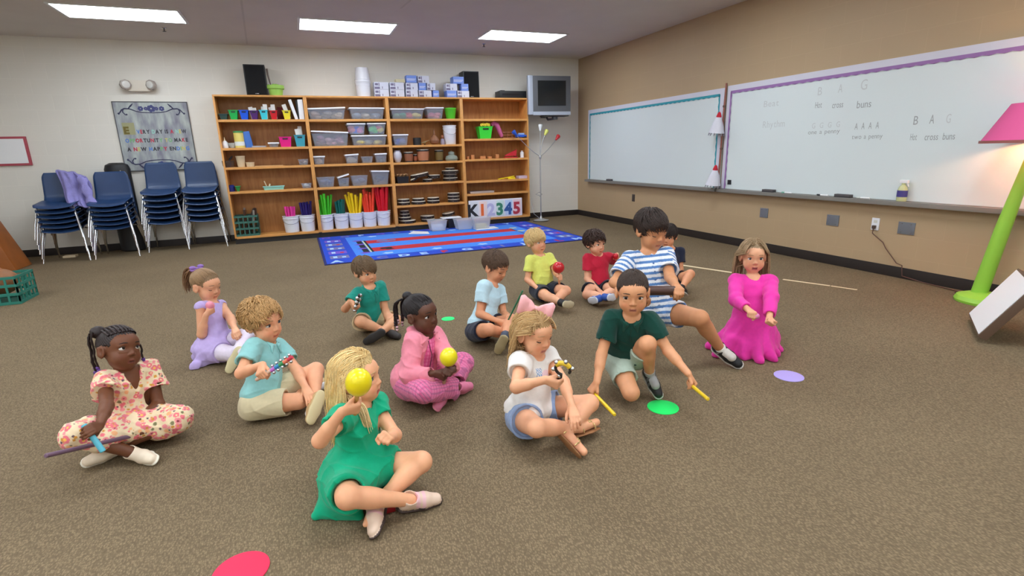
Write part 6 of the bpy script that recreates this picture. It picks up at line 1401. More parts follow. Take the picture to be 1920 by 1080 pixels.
# ---- 3 boy in aqua polo
def d3(K, h):
    A, S_ = shirt_prims(K, sleeve=.62, fit=.009, flare=.007, neck=.033); S_ = S_+[plane_cut(K.P-K.u*.045, -K.u)]
    garment(K, 'polo_shirt', A, S_, (142, 198, 196), h, amp=.0028, freq=48, seed=3); polo_collar(K, (140, 196, 194)); sleeve_band(K, (124, 180, 180), .62)
    A, S_ = shorts_prims(K, leg=.74, fit=.010, flare=.008); garment(K, 'khaki_shorts', A, S_, (206, 192, 156), h, amp=.003, seed=4)
    shoe(K, 'l', (196, 160, 112), (214, 196, 150), h); shoe(K, 'r', (196, 160, 112), (214, 196, 150), h); sock(K, 'l', (225, 225, 225), .12); sock(K, 'r', (225, 225, 225), .12)
    hair(K, 'curly', (190, 148, 96), h*.8, seed=3, n=1300, L=.045, vol=.0095, curl=.62, dark=.75, low=-.05, front=.060)
def sleeve_band(K, col, sl):
    for k_ in 'rl':
        a, b = K.sh[k_], K.el[k_]; e = a+(b-a)*(sl-.06); garment(K, 'sleeve_band', [cap(e, a+(b-a)*(sl+.005), .0445*K.s+.011*K.s, .0465*K.s+.011*K.s, .002, cut=0., cut0=0.)], [cap(e-(b-a)*.1, b, .0405*K.s+.011*K.s*.5, None, .001)], col, .0035, amp=.0002)
def sleeve_band(K, col, sl): pass
K3 = kid(name='aqua', label='child with curly blond hair in aqua polo and khaki shorts holding jingle stick', skin=(230, 166, 128), h=.0036, brow=(170, 128, 88), iris=(80, 92, 104), s=1.04, hs=1.02,
    P=(490, 752), N=(500, 643, 'n'), H=(493, 601, 'n'), face=48, look=(42, -6, 2), 
    elr=(452, 700, 'n'), wrr=(492, 684, 'n'), ell=(556, 694, 'n'), wrl=(573, 727, 'n'), knr=(560, 752, .09), anr=(588, 724, .05), tor=(608, 722, .04), knl=(592, 694, .17), anl=(590, 752, .05), tol=(578, 782, .04),
    handr=dict(mode='fist', hold=(572, 636, .2, 'n')), handl=dict(mode='relax', palm=(0, 0, -1)), dress=d3)
bells('jingle stick with colored beads held by the curly-haired child', K3.hand['r'], .17, [(196, 110, 200), (50, 130, 190), (60, 150, 90), (226, 120, 90), (206, 60, 80)], (216, 176, 150), start=.045)

# ---- 4 girl in green dress (nearest)
def d4(K, h):
    s = K.s; A, S_ = shirt_prims(K, sleeve=.46, fit=.010, flare=.004, neck=.030, puff=.008)
    sk = [ell(K.P+K.u*.03, np.array((.135, .125, .085))*s, np.array([K.hr, K.hf, [0, 0, 1]]), .05), cap(K.P-K.hf*.02+K.hr*.10-[0, 0, .035], K.P+K.hr*.175-K.hf*.05-[0, 0, .066], .062*s, .022*s, .05), cap(K.P-K.hf*.10-[0, 0, .03], K.P-K.hf*.16-[0, 0, .066], .07*s, .024*s, .05), cap(K.P+K.hr*.13-[0, 0, .05], K.P+K.hr*.12+K.hf*.10-[0, 0, .066], .04*s, .022*s, .04)]
    for k_, q in (('r', .84), ('l', .60)): sk.append(cap(K.hip[k_], K.hip[k_]*(1-q)+K.kn[k_]*q, .080*s, .066*s, .05, cut=.0)); S_.append(cap(K.hip[k_]*(1.08-q)+K.kn[k_]*(q-.08), K.kn[k_], .050*s, .054*s, .003))
    sk.append(cap(K.hip['r']*.4+K.kn['r']*.6, K.hip['l']*.55+K.kn['l']*.45, .035*s, None, .05))
    garment(K, 'green_dress', A+sk, S_, (12, 166, 122), h, amp=.0045, freq=52, seed=5)
    for k_, up in (('r', None), ('l', -K.fac(0)*.9+np.array([0, 0, .45]))): shoe(K, k_, (228, 200, 178), (62, 46, 40), h, strap=(236, 190, 196), up=up)
    an, to = K.an['r'], K.to['r']; x = nv(to-an); shin = nv(K.kn['r']-an); z = nv(shin-x*(shin@x)); y = np.cross(z, x); y = y if y@(CAM-an) > 0 else -y
    MB().tube([an+(x*a+y*b_+z*c)*s for a, b_, c in ((.066, .0275, -.014), (.050, .0295, -.021), (.036, .0305, -.022), (.026, .0305, -.014))], [.0006, .003, .004, .0008], 6).build('shoe_mark', mat('shoe_mark', (34, 26, 26), .5), K.o)
    for q in (-1, 1): tail(K, 'hair_lock', hl(K, q*.068, -.022, -.045), K.hF*.5-K.hU*.8+K.hR*q*.15, .17, 150, .009, (226, 198, 146), seed=30+q, spread=.25, curl=.22, taper=.2)
    hair(K, 'long', (232, 196, 130), h*.85, seed=6, n=2600, vol=.006, length=.20, wav=.16, tipcol=(236, 214, 160), low=-.06, front=.058, dark=.72)
K4 = kid(name='green', label='child with long blond hair in green dress raising a yellow maraca, nearest the camera', skin=(234, 172, 132), h=.0031, brow=(196, 156, 110), iris=(88, 104, 112), lips=(196, 104, 96), s=1.0,
    P=(668, 892), N=(676, 762, 'n'), H=(671, 705, 'n'), face=48, look=(66, 4, 0),
    elr=(600, 826, 'n'), wrr=(641, 772, 'n'), ell=(740, 816, 'n'), wrl=(731, 822, 'n'), knr=(652, 932, .065), anr=(776, 938, .05), tor=(824, 928, .045), knl=(790, 866, .13), anl=(702, 950, .05), tol=(690, 998, .045),
    handr=dict(mode='fist', hold=(661, 698, .14, 'n')), handl=dict(mode='fist', dirpx=(723, 812, 'n'), palm=(-.5, -.5, 0)), dress=d4)
maraca('yellow maraca held up before the face of the child in green dress', K4.hand['r'], (244, 222, 20), .0425, .108, sy=1.2)

# ---- 5 boy in teal polo
def d5(K, h):
    A, S_ = shirt_prims(K, sleeve=.6, fit=.009, flare=.007, neck=.033); S_ = S_+[plane_cut(K.P-K.u*.06, -K.u)]
    garment(K, 'polo_shirt', A, S_, (30, 140, 124), h, amp=.0026, seed=6); polo_collar(K, (34, 146, 130))
    A, S_ = shorts_prims(K, leg=.7, fit=.010, flare=.008); garment(K, 'khaki_shorts', A, S_, (190, 168, 130), h, amp=.003, seed=7)
    for k_ in 'rl': shoe(K, k_, (52, 46, 44), (40, 36, 34), h)
    hair(K, 'short', (110, 88, 64), h*.8, seed=5, n=1700, L=.055, vol=.008, low=-.05, front=.040, dark=.7, part=-.4)
K5 = kid(name='teal', label='child in teal polo with black shoes holding a bell stick, before the rug', skin=(218, 158, 120), h=.0042, brow=(96, 72, 50), iris=(70, 60, 50), s=1.0,
    P=(694, 601), N=(693, 539, 'n'), H=(685, 508, 'n'), face=30, look=(36, -8, 0),
    elr=(647, 579, 'n'), wrr=(658, 566, 'n'), ell=(723, 583, 'n'), wrl=(730, 607, 'n'), knr=(676, 603, .08), anr=(724, 622, .05), tor=(744, 630, .04), knl=(743, 600, .1), anl=(712, 625, .045), tol=(696, 634, .04),
    handr=dict(mode='fist', hold=(667, 538, .12, 'n')), handl=dict(mode='relax', palm=(0, 0, -1)), dress=d5)
bells('black bell stick with silver bells held by the child in teal polo', K5.hand['r'], .12, [(28, 26, 28)]*4, (28, 26, 30), start=-.045, rb=.0125)

# ---- 6 girl in pink hoodie
def plaid(base, l1, l2, per, K=None):
    def f(V):
        t = np.repeat(LIN(base)[None], len(V), 0); a = (V@K.r)/per; b = (V@K.u)/per; best = np.full(len(V), .11)
        if per < .02:
            for k_ in 'rl':
                for p, q in ((K.hip[k_], K.kn[k_]), (K.kn[k_], K.an[k_])):
                    ax = nv(q-p); sd = nv(np.cross(ax, [0, 0, 1.])); tt, d = near(V, p, q); m = d < best; best = np.where(m, d, best); a = np.where(m, (V-p)@ax/per, a); b = np.where(m, ((V-p)@sd+.6*((V-p)@np.cross(ax, sd)))/per, b)
        m = (a % 1 < .35); t[m] = t[m]*.4+LIN(l1)*.6; m = (b % 1 < .35); t[m] = t[m]*.45+LIN(l2)*.55; return t
    return f
def d6(K, h):
    s = K.s; A, S_ = shirt_prims(K, sleeve=0, fit=.006, neck=.030); S_ = S_+[plane_cut(K.P-K.u*.02, -K.u)]
    garment(K, 'pink_shirt', A, S_, None, h, amp=.0015, pattern=plaid((226, 96, 150), (240, 150, 190), (214, 70, 130), .02, K), seed=2)
    A, S_ = pants_prims(K, end=.86, fit=.014, flare=.022); garment(K, 'plaid_pants', A, S_, None, h, amp=.003, seed=8, pattern=plaid((232, 128, 170), (214, 84, 140), (160, 90, 130), .018, K))
    A, S_ = shirt_prims(K, long=.92, fit=.018, neck=.036); A += [ell(K.P+K.u*.03-K.hf*.02, np.array((.125, .112, .085))*s, np.array([K.hr, K.hf, [0, 0, 1]]), .04)]
    f = K.f; S_ += [cap(K.N+f*.085*s+K.u*.03, K.P+f*.125*s-K.u*.05, .046*s, .070*s, .01), plane_cut(K.P-K.u*.055, -K.u)]
    for k_ in 'rl': S_.append(cap(K.hip[k_]+(K.kn[k_]-K.hip[k_])*.3, K.kn[k_], .07*s, .06*s, .01))
    A += [cap(K.N-f*.045*s+K.r*.055*s+K.u*.012, K.N-f*.058*s-K.r*.055*s+K.u*.012, .030*s, None, .02), cap(K.N-f*.045*s+K.r*.055*s+K.u*.012, K.N+f*.035*s+K.r*.050*s-K.u*.015, .022*s, .012*s, .015), cap(K.N-f*.045*s-K.r*.055*s+K.u*.012, K.N+f*.035*s-K.r*.050*s-K.u*.015, .022*s, .012*s, .015)]
    arm = A[5:9]; garment(K, 'hooded_jacket', A[:5]+A[9:], S_[2:], (238, 142, 160), h, amp=.0045, freq=50, seed=9)
    garment(K, 'jacket_sleeves', arm, S_[:2], (238, 142, 160), h, amp=.0045, freq=50, seed=5)
    for q in (-1, 1): MB().tube([K.N+K.r*q*.045*s+f*.06*s+K.u*.0, K.N+K.r*q*.034*s+f*.096*s-K.u*.07, K.N+K.r*q*.036*s+f*.102*s-K.u*.14], .0022).build('zipper_edge', mat('zip_dark', (76, 40, 56), .5), K.o)
    for k_ in 'rl': shoe(K, k_, (226, 128, 160), (226, 140, 160), h)
    hair(K, 'tied', (34, 26, 26), h*.8, seed=7, n=600, tie=(0, -.085, .082), vol=.003, low=-.05, front=.055, dark=1.)
    A = [ell(hl(K, 0, -.084, .088), np.array((.026, .026, .024))*s, None, .01)]; garment(K, 'hair_bun', A, [], (30, 24, 26), h, amp=.003, freq=150, material=m_hair)
    rr = np.random.RandomState(8)
    for k in range(9):
        p = hl(K, .018*rr.normal(), -.095, .075); out = -K.hF*(.030+.018*rr.rand())+K.hR*(.035*(rr.rand()-.15)); L_ = .10+.07*rr.rand(); pts = np.array([p+out*math.sin(min(1, i/5)*1.57)+np.array([0, 0, -1])*L_*(i/13)**1.15+K.hU*.006*math.sin(i*.7) for i in range(14)])
        v, q, t = tubes_mesh(K, 'b', [pts], [np.array([.0050+.0014*math.sin(i*2.5) for i in range(14)])], [LIN((34, 26, 26))], n=7); np_mesh('hanging_braid', v, q, [m_hair], K.o, tint=t)
        bb = MB()
        for i in range(2): bb.sphere(pts[-1]+np.array([0, 0, .014-.014*i]), .007, 8)
        bb.build('hair_beads', mat('pearl_bead' if k % 2 else 'dark_bead', (226, 190, 200) if k % 2 else (40, 26, 36), .3), K.o)
K6 = kid(name='pink', label='child with braided ponytail in pink hooded jacket holding a yellow maraca', skin=(94, 58, 42), lips=(104, 56, 46), h=.0038, brow=(34, 26, 24), iris=(36, 24, 20), s=1.02,
    P=(776, 716), N=(797, 628, 'n'), H=(790, 588, 'n'), face=48, look=(48, 2, 0),
    elr=(767, 704, 'n'), wrr=(814, 700, 'n'), ell=(838, 672, 'n'), wrl=(850, 693, 'n'), knr=(793, 734, .075), anr=(868, 726, .045), tor=(898, 716, .05), knl=(869, 680, .13), anl=(834, 738, .05), tol=(824, 760, .045),
    handr=dict(mode='fist', hold=(838, 658, .13, 'n')), handl=dict(mode='fist', dirpx=(835, 695, 'n'), palm=(-.5, -.5, .1)), dress=d6)
maraca('yellow maraca held low by the child in the pink hooded jacket', K6.hand['r'], (244, 226, 24), .0440, .110, (190, 150, 120))

# ---- 7 boy in light blue
def tshirt(col, sleeve=.6, seed=1, hem=-.05, nm='t_shirt', fit=.008, **kw):
    def f(K, h):
        A, S_ = shirt_prims(K, sleeve=sleeve, fit=fit, flare=.007, neck=.032); S_ = S_+[plane_cut(K.P+K.u*hem, -K.u)]
        garment(K, nm, A, S_, col, h, amp=.0028, freq=50, seed=seed, **kw)
    return f
def d7(K, h):
    tshirt((190, 220, 232), .6, 11)(K, h); A, S_ = shorts_prims(K, leg=.6, fit=.010, flare=.008); garment(K, 'navy_shorts', A, S_, (30, 34, 52), h, seed=12)
    def pt(V): return cell_pattern(V, (60, 66, 84), [((190, 160, 60), .3, None), ((150, 160, 180), .28, None)], .018)
    for k_ in 'rl': o = shoe(K, k_, (62, 68, 86), (176, 160, 120), h, strap=(190, 176, 120))
    hair(K, 'short', (92, 70, 54), h*.8, seed=8, n=1700, L=.036, vol=.006, low=-.055, front=.048, dark=.72)
K7 = kid(name='lblue', label='child in pale blue shirt and navy shorts looking down, behind the white-bowed child', skin=(216, 150, 112), h=.0042, brow=(84, 60, 44), lid=1, s=1.04,
    P=(901, 618), N=(924, 530, 'n'), H=(930, 499, 'n'), face=52, look=(52, -22, 0),
    elr=(897, 602, 'n'), wrr=(934, 602, 'n'), ell=(944, 588, 'n'), wrl=(955, 595, 'n'), knr=(917, 618, .07), anr=(962, 630, .05), tor=(980, 640, .05), knl=(958, 600, .10), anl=(946, 632, .045), tol=(936, 652, .045),
    handr=dict(mode='fist', hold=(985, 528, .35, 'n')), handl=dict(mode='fist', palm=(-.5, -.5, .1)), dress=d7)
K7.hand['r']
rod('thin dark green stick held upright by the child in pale blue', K7.hand['r']['G'], K7.hand['r']['y'], -.03, .30, .0055, (40, 110, 76))

# ---- 8 boy in yellow
def d8(K, h):
    tshirt((222, 226, 112), .6, 13)(K, h); A, S_ = shorts_prims(K, leg=.66, fit=.010, flare=.008); garment(K, 'navy_shorts', A, S_, (34, 38, 52), h, seed=14)
    for k_ in 'rl': shoe(K, k_, (34, 32, 32), (206, 194, 160), h)
    hair(K, 'short', (212, 180, 124), h*.8, seed=9, n=1700, L=.055, vol=.009, low=-.05, front=.042, dark=.76, part=.4)
K8 = kid(name='yellow', label='blond child in pale yellow shirt holding a red maraca at the rug edge', skin=(230, 168, 132), h=.0046, brow=(190, 150, 108), iris=(84, 96, 110), s=1.05,
    P=(1018, 543), N=(1012, 481, 'n'), H=(1005, 452, 'n'), face=28, look=(44, 2, 0),
    elr=(989, 524, 'n'), wrr=(1008, 541, 'n'), ell=(1043, 512, 'n'), wrl=(1050, 520, 'n'), knr=(1026, 556, .09), anr=(1054, 568, .045), tor=(1072, 570, .045), knl=(1061, 545, .12), anl=(1034, 572, .045), tol=(1020, 584, .04),
    handr=dict(mode='relax', palm=(0, 0, -1)), handl=dict(mode='fist', hold=(1051, 497, .09, 'n')), dress=d8)
maraca('red maraca held by the blond child in pale yellow shirt', K8.hand['l'], (196, 24, 36), .05, .085, (200, 130, 90), 1.0)

# ---- 9 boy in red
def d9(K, h):
    tshirt((190, 34, 60), .6, 15)(K, h); A, S_ = shorts_prims(K, leg=.5, fit=.012, flare=.012); garment(K, 'navy_shorts', A, S_, (32, 34, 48), h, seed=16)
    for k_ in 'rl': shoe(K, k_, (44, 80, 160), (210, 214, 224), h, strap=(220, 224, 235))
    hair(K, 'curly', (62, 42, 34), h*.8, seed=10, n=900, L=.045, vol=.010, curl=.5, low=-.05, front=.044, dark=.7)
K9 = kid(name='red', label='dark-haired child in red shirt holding a small red egg', skin=(230, 170, 138), h=.0046, brow=(66, 46, 36), iris=(60, 44, 34), s=1.03,
    P=(1122, 537), N=(1121, 479, 'n'), H=(1116, 455, 'n'), face=18, look=(46, -4, 0), mouth=.002,
    elr=(1101, 523, 'n'), wrr=(1121, 542, 'n'), ell=(1157, 492, 'f'), wrl=(1157, 477, 'n'), knr=(1101, 552, .07), anr=(1136, 557, .05), tor=(1156, 556, .05), knl=(1150, 545, .08), anl=(1122, 560, .04), tol=(1106, 562, .03),
    handr=dict(mode='relax', palm=(0, 0, -1)), handl=dict(mode='fist', hold=(1156, 458, .08, 'n')), dress=d9)
egg('small red egg shaker raised by the child in red shirt', K9.hand['l'], (196, 26, 44), .025)

# ---- 10 girl in white with pink bow
def d10(K, h):
    s = K.s; A, S_ = shirt_prims(K, sleeve=.42, fit=.010, flare=.008, neck=.036, puff=.010); u = K.u
    A += [ell(K.P+u*.035, np.array((.122, .110, .055))*s, np.array([K.hr, K.hf, [0, 0, 1]]), .04)]; S_ = S_+[plane_cut(K.P-u*.012, -u)]
    def post(P): return .0035*np.sin((P@K.hr)*150+4*np.sin(P@K.hf*30))*np.clip(1-((P-K.P)@u)/.09, 0, 1)+.002*wave(P, 50, 3)
    F = Field(A, S_, h=h, post=post); V, Q = F.mesh(); t = np.repeat(LIN((232, 226, 220))[None], len(V), 0)
    # little blue and pink print on the chest
    c = K.N+K.f*.08-u*.068+K.r*.012
    lx = (V-c)@K.r; lz = (V-c)@u; fr = (V-K.P)@K.f > .02
    m = fr & (np.abs(lx-.024) < .015) & (np.abs(lz) < .032) & (((lz*150).astype(int)+(lx*170).astype(int)) % 2 == 0); t[m] = LIN((120, 160, 206))
    m = fr & (((lx+.014)/.026)**2+((lz)/.022)**2 < 1); t[m] = LIN((234, 200, 206))
    np_mesh('white_blouse', V, Q, [m_cloth], K.o, tint=t)
    A, S_ = shorts_prims(K, leg=.42, fit=.014, flare=.016)
    garment(K, 'blue_shorts', A, S_, (140, 160, 196), h, amp=.004, freq=90, seed=17)
    # sandals: sole, straps, flower buckle
    for k_ in 'rl':
        an, to = K.an[k_], K.to[k_]; x = nv(to-an); shin = nv(K.kn[k_]-an); z = nv(shin-x*(shin@x))
        if k_ == 'l': z = -K.fac(0)*.8+np.array([0, 0, .6]); z = nv(z-x*(z@x))
        y = np.cross(z, x); Pn = lambda a, b, c: an+(x*a+y*b+z*c)*s
        so = garment(K, 'sandal', [cap(Pn(-.022, 0, -.030), Pn(.05, 0, -.030), .024*s, .028*s, .004, flat=(z, .25)), cap(Pn(.05, 0, -.030), Pn(.098, 0, -.028), .028*s, .022*s, .004, flat=(z, .25))], [], (150, 104, 66), h, amp=0, material=m_shoe)
        b = MB(); 
        for xx, rr_ in ((.068, .027), (.0, .0255)): b.tube([Pn(xx, math.cos(a)*rr_, -.012+math.sin(a)*rr_*.85) for a in [math.pi*i/10-.3 for i in range(-1, 13)]], .0035, 6)
        for q in range(6): a = q*math.pi/3; b.sphere(Pn(.056+.010*math.cos(a), .010*math.sin(a), .014), .0075, 8)
        b.build('sandal_strap', mat('gold_leather', (206, 176, 120), .3, .5), K.o)
    hair(K, 'long', (196, 156, 104), h*.85, seed=11, n=2400, vol=.007, length=.11, wav=.42, tipcol=(222, 190, 140), low=-.06, front=.055, dark=.72, part=.6)
    b = MB(); c = hl(K, .0, -.012, .112)
    rgt = nv(np.cross(ray(1010, 555), [0, 0, 1.])); upv = np.array([0, 0, 1.])
    for q, tl in ((-1, .35), (1, -.55)):
        d = nv(rgt*q+upv*(.30 if q < 0 else -.35)); fw_ = nv(np.cross(d, upv)); sd = np.cross(fw_, d)
        def lobe(u_, v_, q=q, d=d, sd=sd, fw_=fw_):
            a = u_*math.pi*2; w_ = .010+.038*math.sin(min(1, v_*1.15)*math.pi*.5)*(1 if v_ < .8 else 1-.25*(v_-.8)/.2); th = .006+.011*math.sin(v_*math.pi)
            return c+d*(.006+.074*v_)+sd*w_*math.cos(a)*(1+.06*math.sin(9*v_))+fw_*th*math.sin(a)+fw_*.004*math.sin(7*v_+a)
        b.grid(lobe, 24, 14); 
        p = [lobe(i/24, 1) for i in range(24)]; b.poly(p[::q])
    b.sphere(c, .012, 12); b.build('hair_bow', mat('pink_ribbon', (244, 176, 178), .6, bump=.2, bscale=60), K.o, solid=.0)
K10 = kid(name='white', bare=1, label='child with big pink bow in white blouse and blue shorts holding silver bells', skin=(232, 170, 132), h=.0034, brow=(176, 134, 96), lid=1, s=1.02, lips=(196, 120, 112),
    P=(992, 775), N=(1002, 668, 'n'), H=(1002, 622, 'n'), face=48, look=(44, -12, 0),
    elr=(968, 726, 'n'), wrr=(1022, 712, 'n'), ell=(1057, 716, 'n'), wrl=(1072, 762, 'n'), knr=(1006, 802, .075), anr=(1106, 802, .05), tor=(1134, 786, .055), knl=(1106, 756, .13), anl=(1062, 812, .045), tol=(1086, 838, .045),
    handr=dict(mode='fist', hold=(1052, 676, .09, 'n')), handl=dict(mode='relax', palm=(0, 0, -1)), dress=d10)
H = K10.hand['r']; t = thing('jingle_bells', 'yellow and black hand bells with silver bells by the white blouse', 'hand bells', H['G'], 0, 'jingle sticks held by the children'); yy = Vector(H['y']).normalized(); nn_ = Vector(H['G']-CAM).normalized(); xx = yy.cross(nn_).normalized(); zz = xx.cross(yy); m = Matrix(((xx.x, zz.x, yy.x, H['G'][0]), (xx.y, zz.y, yy.y, H['G'][1]), (xx.z, zz.z, yy.z, H['G'][2]), (0, 0, 0, 1)))
MB().lathe([(.008, -.04), (.009, -.036), (.008, .03), (.006, .045)], n=14, M=m).build('handle', m_dark, t)
b = MB(); arc = [m @ Vector((.030*math.cos(a)-.0, 0, .072+.030*math.sin(a))) for a in [math.pi*(-.55)+2*math.pi*.82*i/20 for i in range(21)]]; b.tube(arc, .0065, 10); b.build('hoop', mat('hoop_black', (40, 38, 38), .4), t)
b = MB(); b.tube(arc[8:17], .0105, 10); b.build('yellow_band', mat('band_yellow', (226, 186, 50), .4), t)
for i in (1, 5, 9, 13, 17): MB().sphere(m @ Vector((.040*math.cos(math.pi*(-.55)+2*math.pi*.82*i/20), 0, .072+.040*math.sin(math.pi*(-.55)+2*math.pi*.82*i/20))), .0095, 12).build('bell', m_chrome, t)

# ---- 11 kneeling boy in dark green polo
def d11(K, h):
    A, S_ = shirt_prims(K, sleeve=.64, fit=.009, flare=.007, neck=.033); S_ = S_+[plane_cut(K.P-K.u*.035, -K.u)]
    garment(K, 'polo_shirt', A, S_, (14, 62, 52), h, amp=.003, seed=18); polo_collar(K, (16, 68, 56))
    A, S_ = shorts_prims(K, leg=.66, fit=.010, flare=.006); garment(K, 'gray_shorts', A, S_, (176, 192, 176), h, amp=.003, seed=19)
    for k_ in 'rl': shoe(K, k_, (38, 38, 38), (200, 200, 196), h, strap=(96, 100, 98)); sock(K, k_, (160, 160, 158), .14)
    hair(K, 'short', (62, 47, 38), h*.8, seed=12, n=2400, L=.014, vol=.0012, low=-.05, front=.050, dark=.85)
K11 = kid(name='kneel', label='child in dark green polo kneeling on one knee with two yellow sticks', skin=(220, 158, 116), h=.0036, brow=(40, 28, 24), iris=(50, 34, 26), lips=(186, 116, 98), s=1.05, pz=.20, hipface=12, sw=.090,
    P=(1174, 668), N=(1183, 592, 'n'), H=(1186, 547, 'n'), face=4, look=(3, -8, 0), gaze=(0.002, 0),
    elr=(1127, 668, 'n'), wrr=(1119, 716, 'n'), ell=(1253, 658, 'n'), wrl=(1290, 700, 'n'), knr=(1183, 736, .055), anr=(1152, 690, .05), tor=(1140, 672, .03), knl=(1214, 645, 'n'), anl=(1219, 716, .065), tol=(1240, 744, .04),
    handr=dict(mode='fist', hold=(1166, 786, .25, 'n')), handl=dict(mode='fist', hold=(1342, 746, .2, 'n')), dress=d11)
gst = 'yellow rhythm sticks of the kneeling child'
rod('yellow stick pointing down from the kneeling child toward the sandal', K11.hand['r']['G'], K11.hand['r']['y'], -.02, .22, .0085, (232, 200, 40), gst)
rod('yellow stick pointing right from the kneeling child', K11.hand['l']['G'], K11.hand['l']['y'], -.03, .19, .0085, (232, 196, 40), gst)

# ---- 12 boy in striped outfit
def d12(K, h):
    u = K.u
    def st(V):
        t = np.repeat(LIN((226, 228, 234))[None], len(V), 0); c = (V-K.P)@u; 
        for k_ in 'rl':
            tt, d = near(V, K.sh[k_], K.el[k_]); m = (d < .065*K.s) & (tt > .12) & (np.abs((V-K.P)@K.r) > .085*K.s); c = np.where(m, tt*.165*K.s+.01, c)
        m = ((c/.034) % 1) < .45; t[m] = LIN((84, 124, 178)); 
        c2 = (V-K.P)@K.r; m = (np.abs(c2) < .006) & ((V-K.P)@K.f > .04) & ((((V-K.P)@u)/.05 % 1) < .12); t[m] = LIN((60, 90, 140)); return t
    A, S_ = shirt_prims(K, sleeve=.72, fit=.009, flare=.007, neck=.034); S_ = S_+[plane_cut(K.P-K.u*.04, -K.u)]
    garment(K, 'striped_shirt', A, S_, None, h, amp=.0022, seed=20, pattern=st)
    A, S_ = shorts_prims(K, leg=.46, fit=.010, flare=.008); garment(K, 'striped_shorts', A, S_, None, h, seed=21, pattern=lambda V: np.where((((V@u)/.034) % 1 < .45)[:, None], LIN((84, 124, 178)), LIN((214, 218, 226))))
    for k_ in 'rl': shoe(K, k_, (34, 34, 36), (214, 212, 206), h); sock(K, k_, (214, 208, 200), .07)
    hair(K, 'short', (52, 38, 32), h*.8, seed=13, n=1700, L=.05, vol=.008, low=-.05, front=.048, dark=.75)
cst = onz(1370, 683, .05)
K12 = kid(name='stripe', label='tallest child in blue striped shirt with one leg stretched out holding a drum', skin=(204, 142, 100), h=.0042, brow=(46, 34, 28), lid=1, s=1.24, hs=.93, pz=.30, hipface=30,
    P=(1225, 586), N=(1214, 476, 'n'), H=(1222, 430, 'n'), face=22, look=(42, -14, 0),
    elr=(1152, 530, 'n'), wrr=(1192, 548, 'n'), ell=(1256, 519, 'n'), wrl=(1268, 536, 'n'), knr=(1196, 645, .06), anr=(1180, 600, .05), tor=(1172, 588, .04), knl=(1312, 597, 'n'), anl=(1356, 662, .07), tol=(1388, 682, .045),
    handr=dict(mode='half', palm=(0, 0, -1)), handl=dict(mode='half', palm=(-.3, -.5, -.7)), dress=d12)
a = K12.hand['r']['G']; b_ = K12.hand['l']['G']; a = CAM+nv(ray(1217, 545))*np.linalg.norm(b_-CAM)*.985; b_ = CAM+nv(ray(1262, 545))*np.linalg.norm(b_-CAM)
dv = nv(b_-a); rod('dark brown wooden tube block held by the striped child', a, dv, -.06, np.linalg.norm(b_-a)+.01, .026, (78, 50, 42), None, 'wood_block', .35)

# ---- 13 boy in navy behind
def d13(K, h):
    tshirt((34, 38, 58), .62, 22)(K, h); A, S_ = shorts_prims(K, leg=.6, fit=.010, flare=.008); garment(K, 'dark_shorts', A, S_, (36, 38, 50), h, seed=23)
    for k_ in 'rl': shoe(K, k_, (36, 36, 38), (206, 204, 198), h)
    hair(K, 'short', (46, 34, 30), h*.8, seed=14, n=1300, L=.055, vol=.009, low=-.05, front=.036, dark=.75)
K13 = kid(name='navy', label='child in navy shirt mostly hidden behind the striped child', skin=(216, 152, 114), h=.0048, brow=(46, 34, 28), iris=(50, 36, 28), s=1.0,
    P=(1255, 528), N=(1257, 467, 'n'), H=(1252, 442, 'n'), face=20, look=(-12, -8, 0),
    elr=(1236, 505, 'n'), wrr=(1240, 524, 'n'), ell=(1276, 505, 'n'), wrl=(1268, 520, 'n'), knr=(1238, 536, .09), anr=(1262, 545, .05), tor=(1280, 546, .04), knl=(1294, 514, .17), anl=(1278, 540, .05), tol=(1290, 549, .04),
    handr=dict(mode='relax', palm=(0, 0, -1)), handl=dict(mode='relax', palm=(0, 0, -1)), dress=d13)

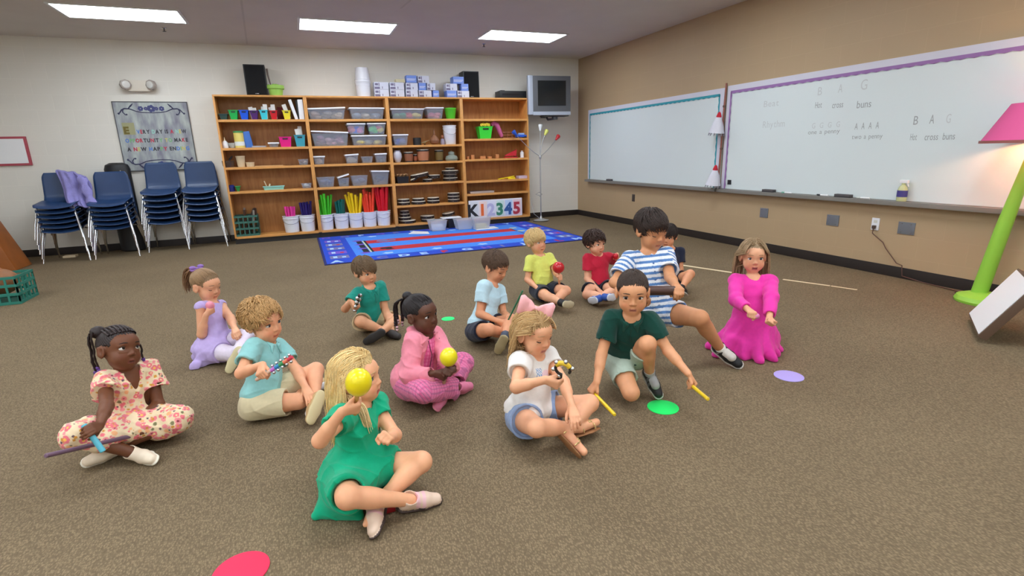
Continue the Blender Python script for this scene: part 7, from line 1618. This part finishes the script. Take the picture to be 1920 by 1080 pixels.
# ---- 14 girl in magenta dress
def d14(K, h):
    s = K.s; A, S_ = shirt_prims(K, long=.88, fit=.009, neck=.034); u = K.u; P = K.P
    g = lambda a, r: P+K.hr*r*math.cos(a)+K.hf*r*math.sin(a)
    sk = [cap(P+u*.08, P-[0, 0, P[2]-.05], .095*s, .14*s, .05)]
    for i in range(11):
        a = 2*math.pi*i/11; e = g(a, .165+.02*math.sin(i*2.3)+(.07 if math.cos(a) > .5 else 0)); e[2] = .02; sk.append(cap(P+u*.05, e, .07*s, .030*s, .03))
    for k_ in 'rl': sk.append(cap(K.hip[k_], K.kn[k_], .075*s, .062*s, .04))
    def post(V): q = V-P; a = np.arctan2(q@K.hf, q@K.hr); return .007*np.sin(a*13+1.5*np.sin(V[:, 2]*20))*np.clip(1-V[:, 2]/.26, 0, 1)+.0025*wave(V, 45, 4)
    F = Field(A+sk, S_, h=h, post=post); V, Q = F.mesh(); np_mesh('magenta_dress', V, Q, [m_cloth], K.o, tint=np.repeat(LIN((232, 58, 164))[None], len(V), 0))
    hair(K, 'long', (164, 136, 102), h*.85, seed=15, n=1800, vol=.001, length=.085, wav=.10, low=-.06, front=.058, dark=.8)
K14 = kid(name='magenta', norise=1, hs=.93, label='child in long magenta dress kneeling alone at the right', skin=(226, 166, 130), h=.0042, brow=(150, 116, 84), iris=(76, 84, 84), s=1.06, pz=.15, mouth=.004, lips=(176, 96, 92),
    P=(1408, 618), N=(1412, 513, 'n'), H=(1412, 478, 'n'), face=10, look=(14, -2, 0),
    elr=(1380, 562, 'n'), wrr=(1402, 580, 'n'), ell=(1446, 560, 'n'), wrl=(1443, 594, 'n'), knr=(1398, 640, .06), anr=(1392, 600, .04), tor=(1388, 590, .03), knl=(1442, 632, .06), anl=(1424, 600, .04), tol=(1424, 590, .03),
    handr=dict(mode='fist', palm=(0, 0, -1)), handl=dict(mode='fist', palm=(-.3, -.5, 0)), dress=d14)
egg('small pale pink egg in the hand of the child in magenta', K14.hand['r'], (226, 130, 180), .018)
tag(MB().box(*(lambda c: (c[0]-.035, c[0]+.035, c[1]-.03, c[1]+.03))(onz(722, 955)), .0005, .02, .006).build('red_beanbag', mat('beanbag_red', (176, 24, 34), .8)), 'small red pad on the carpet behind the crossed ankles of the green dress', 'pad')
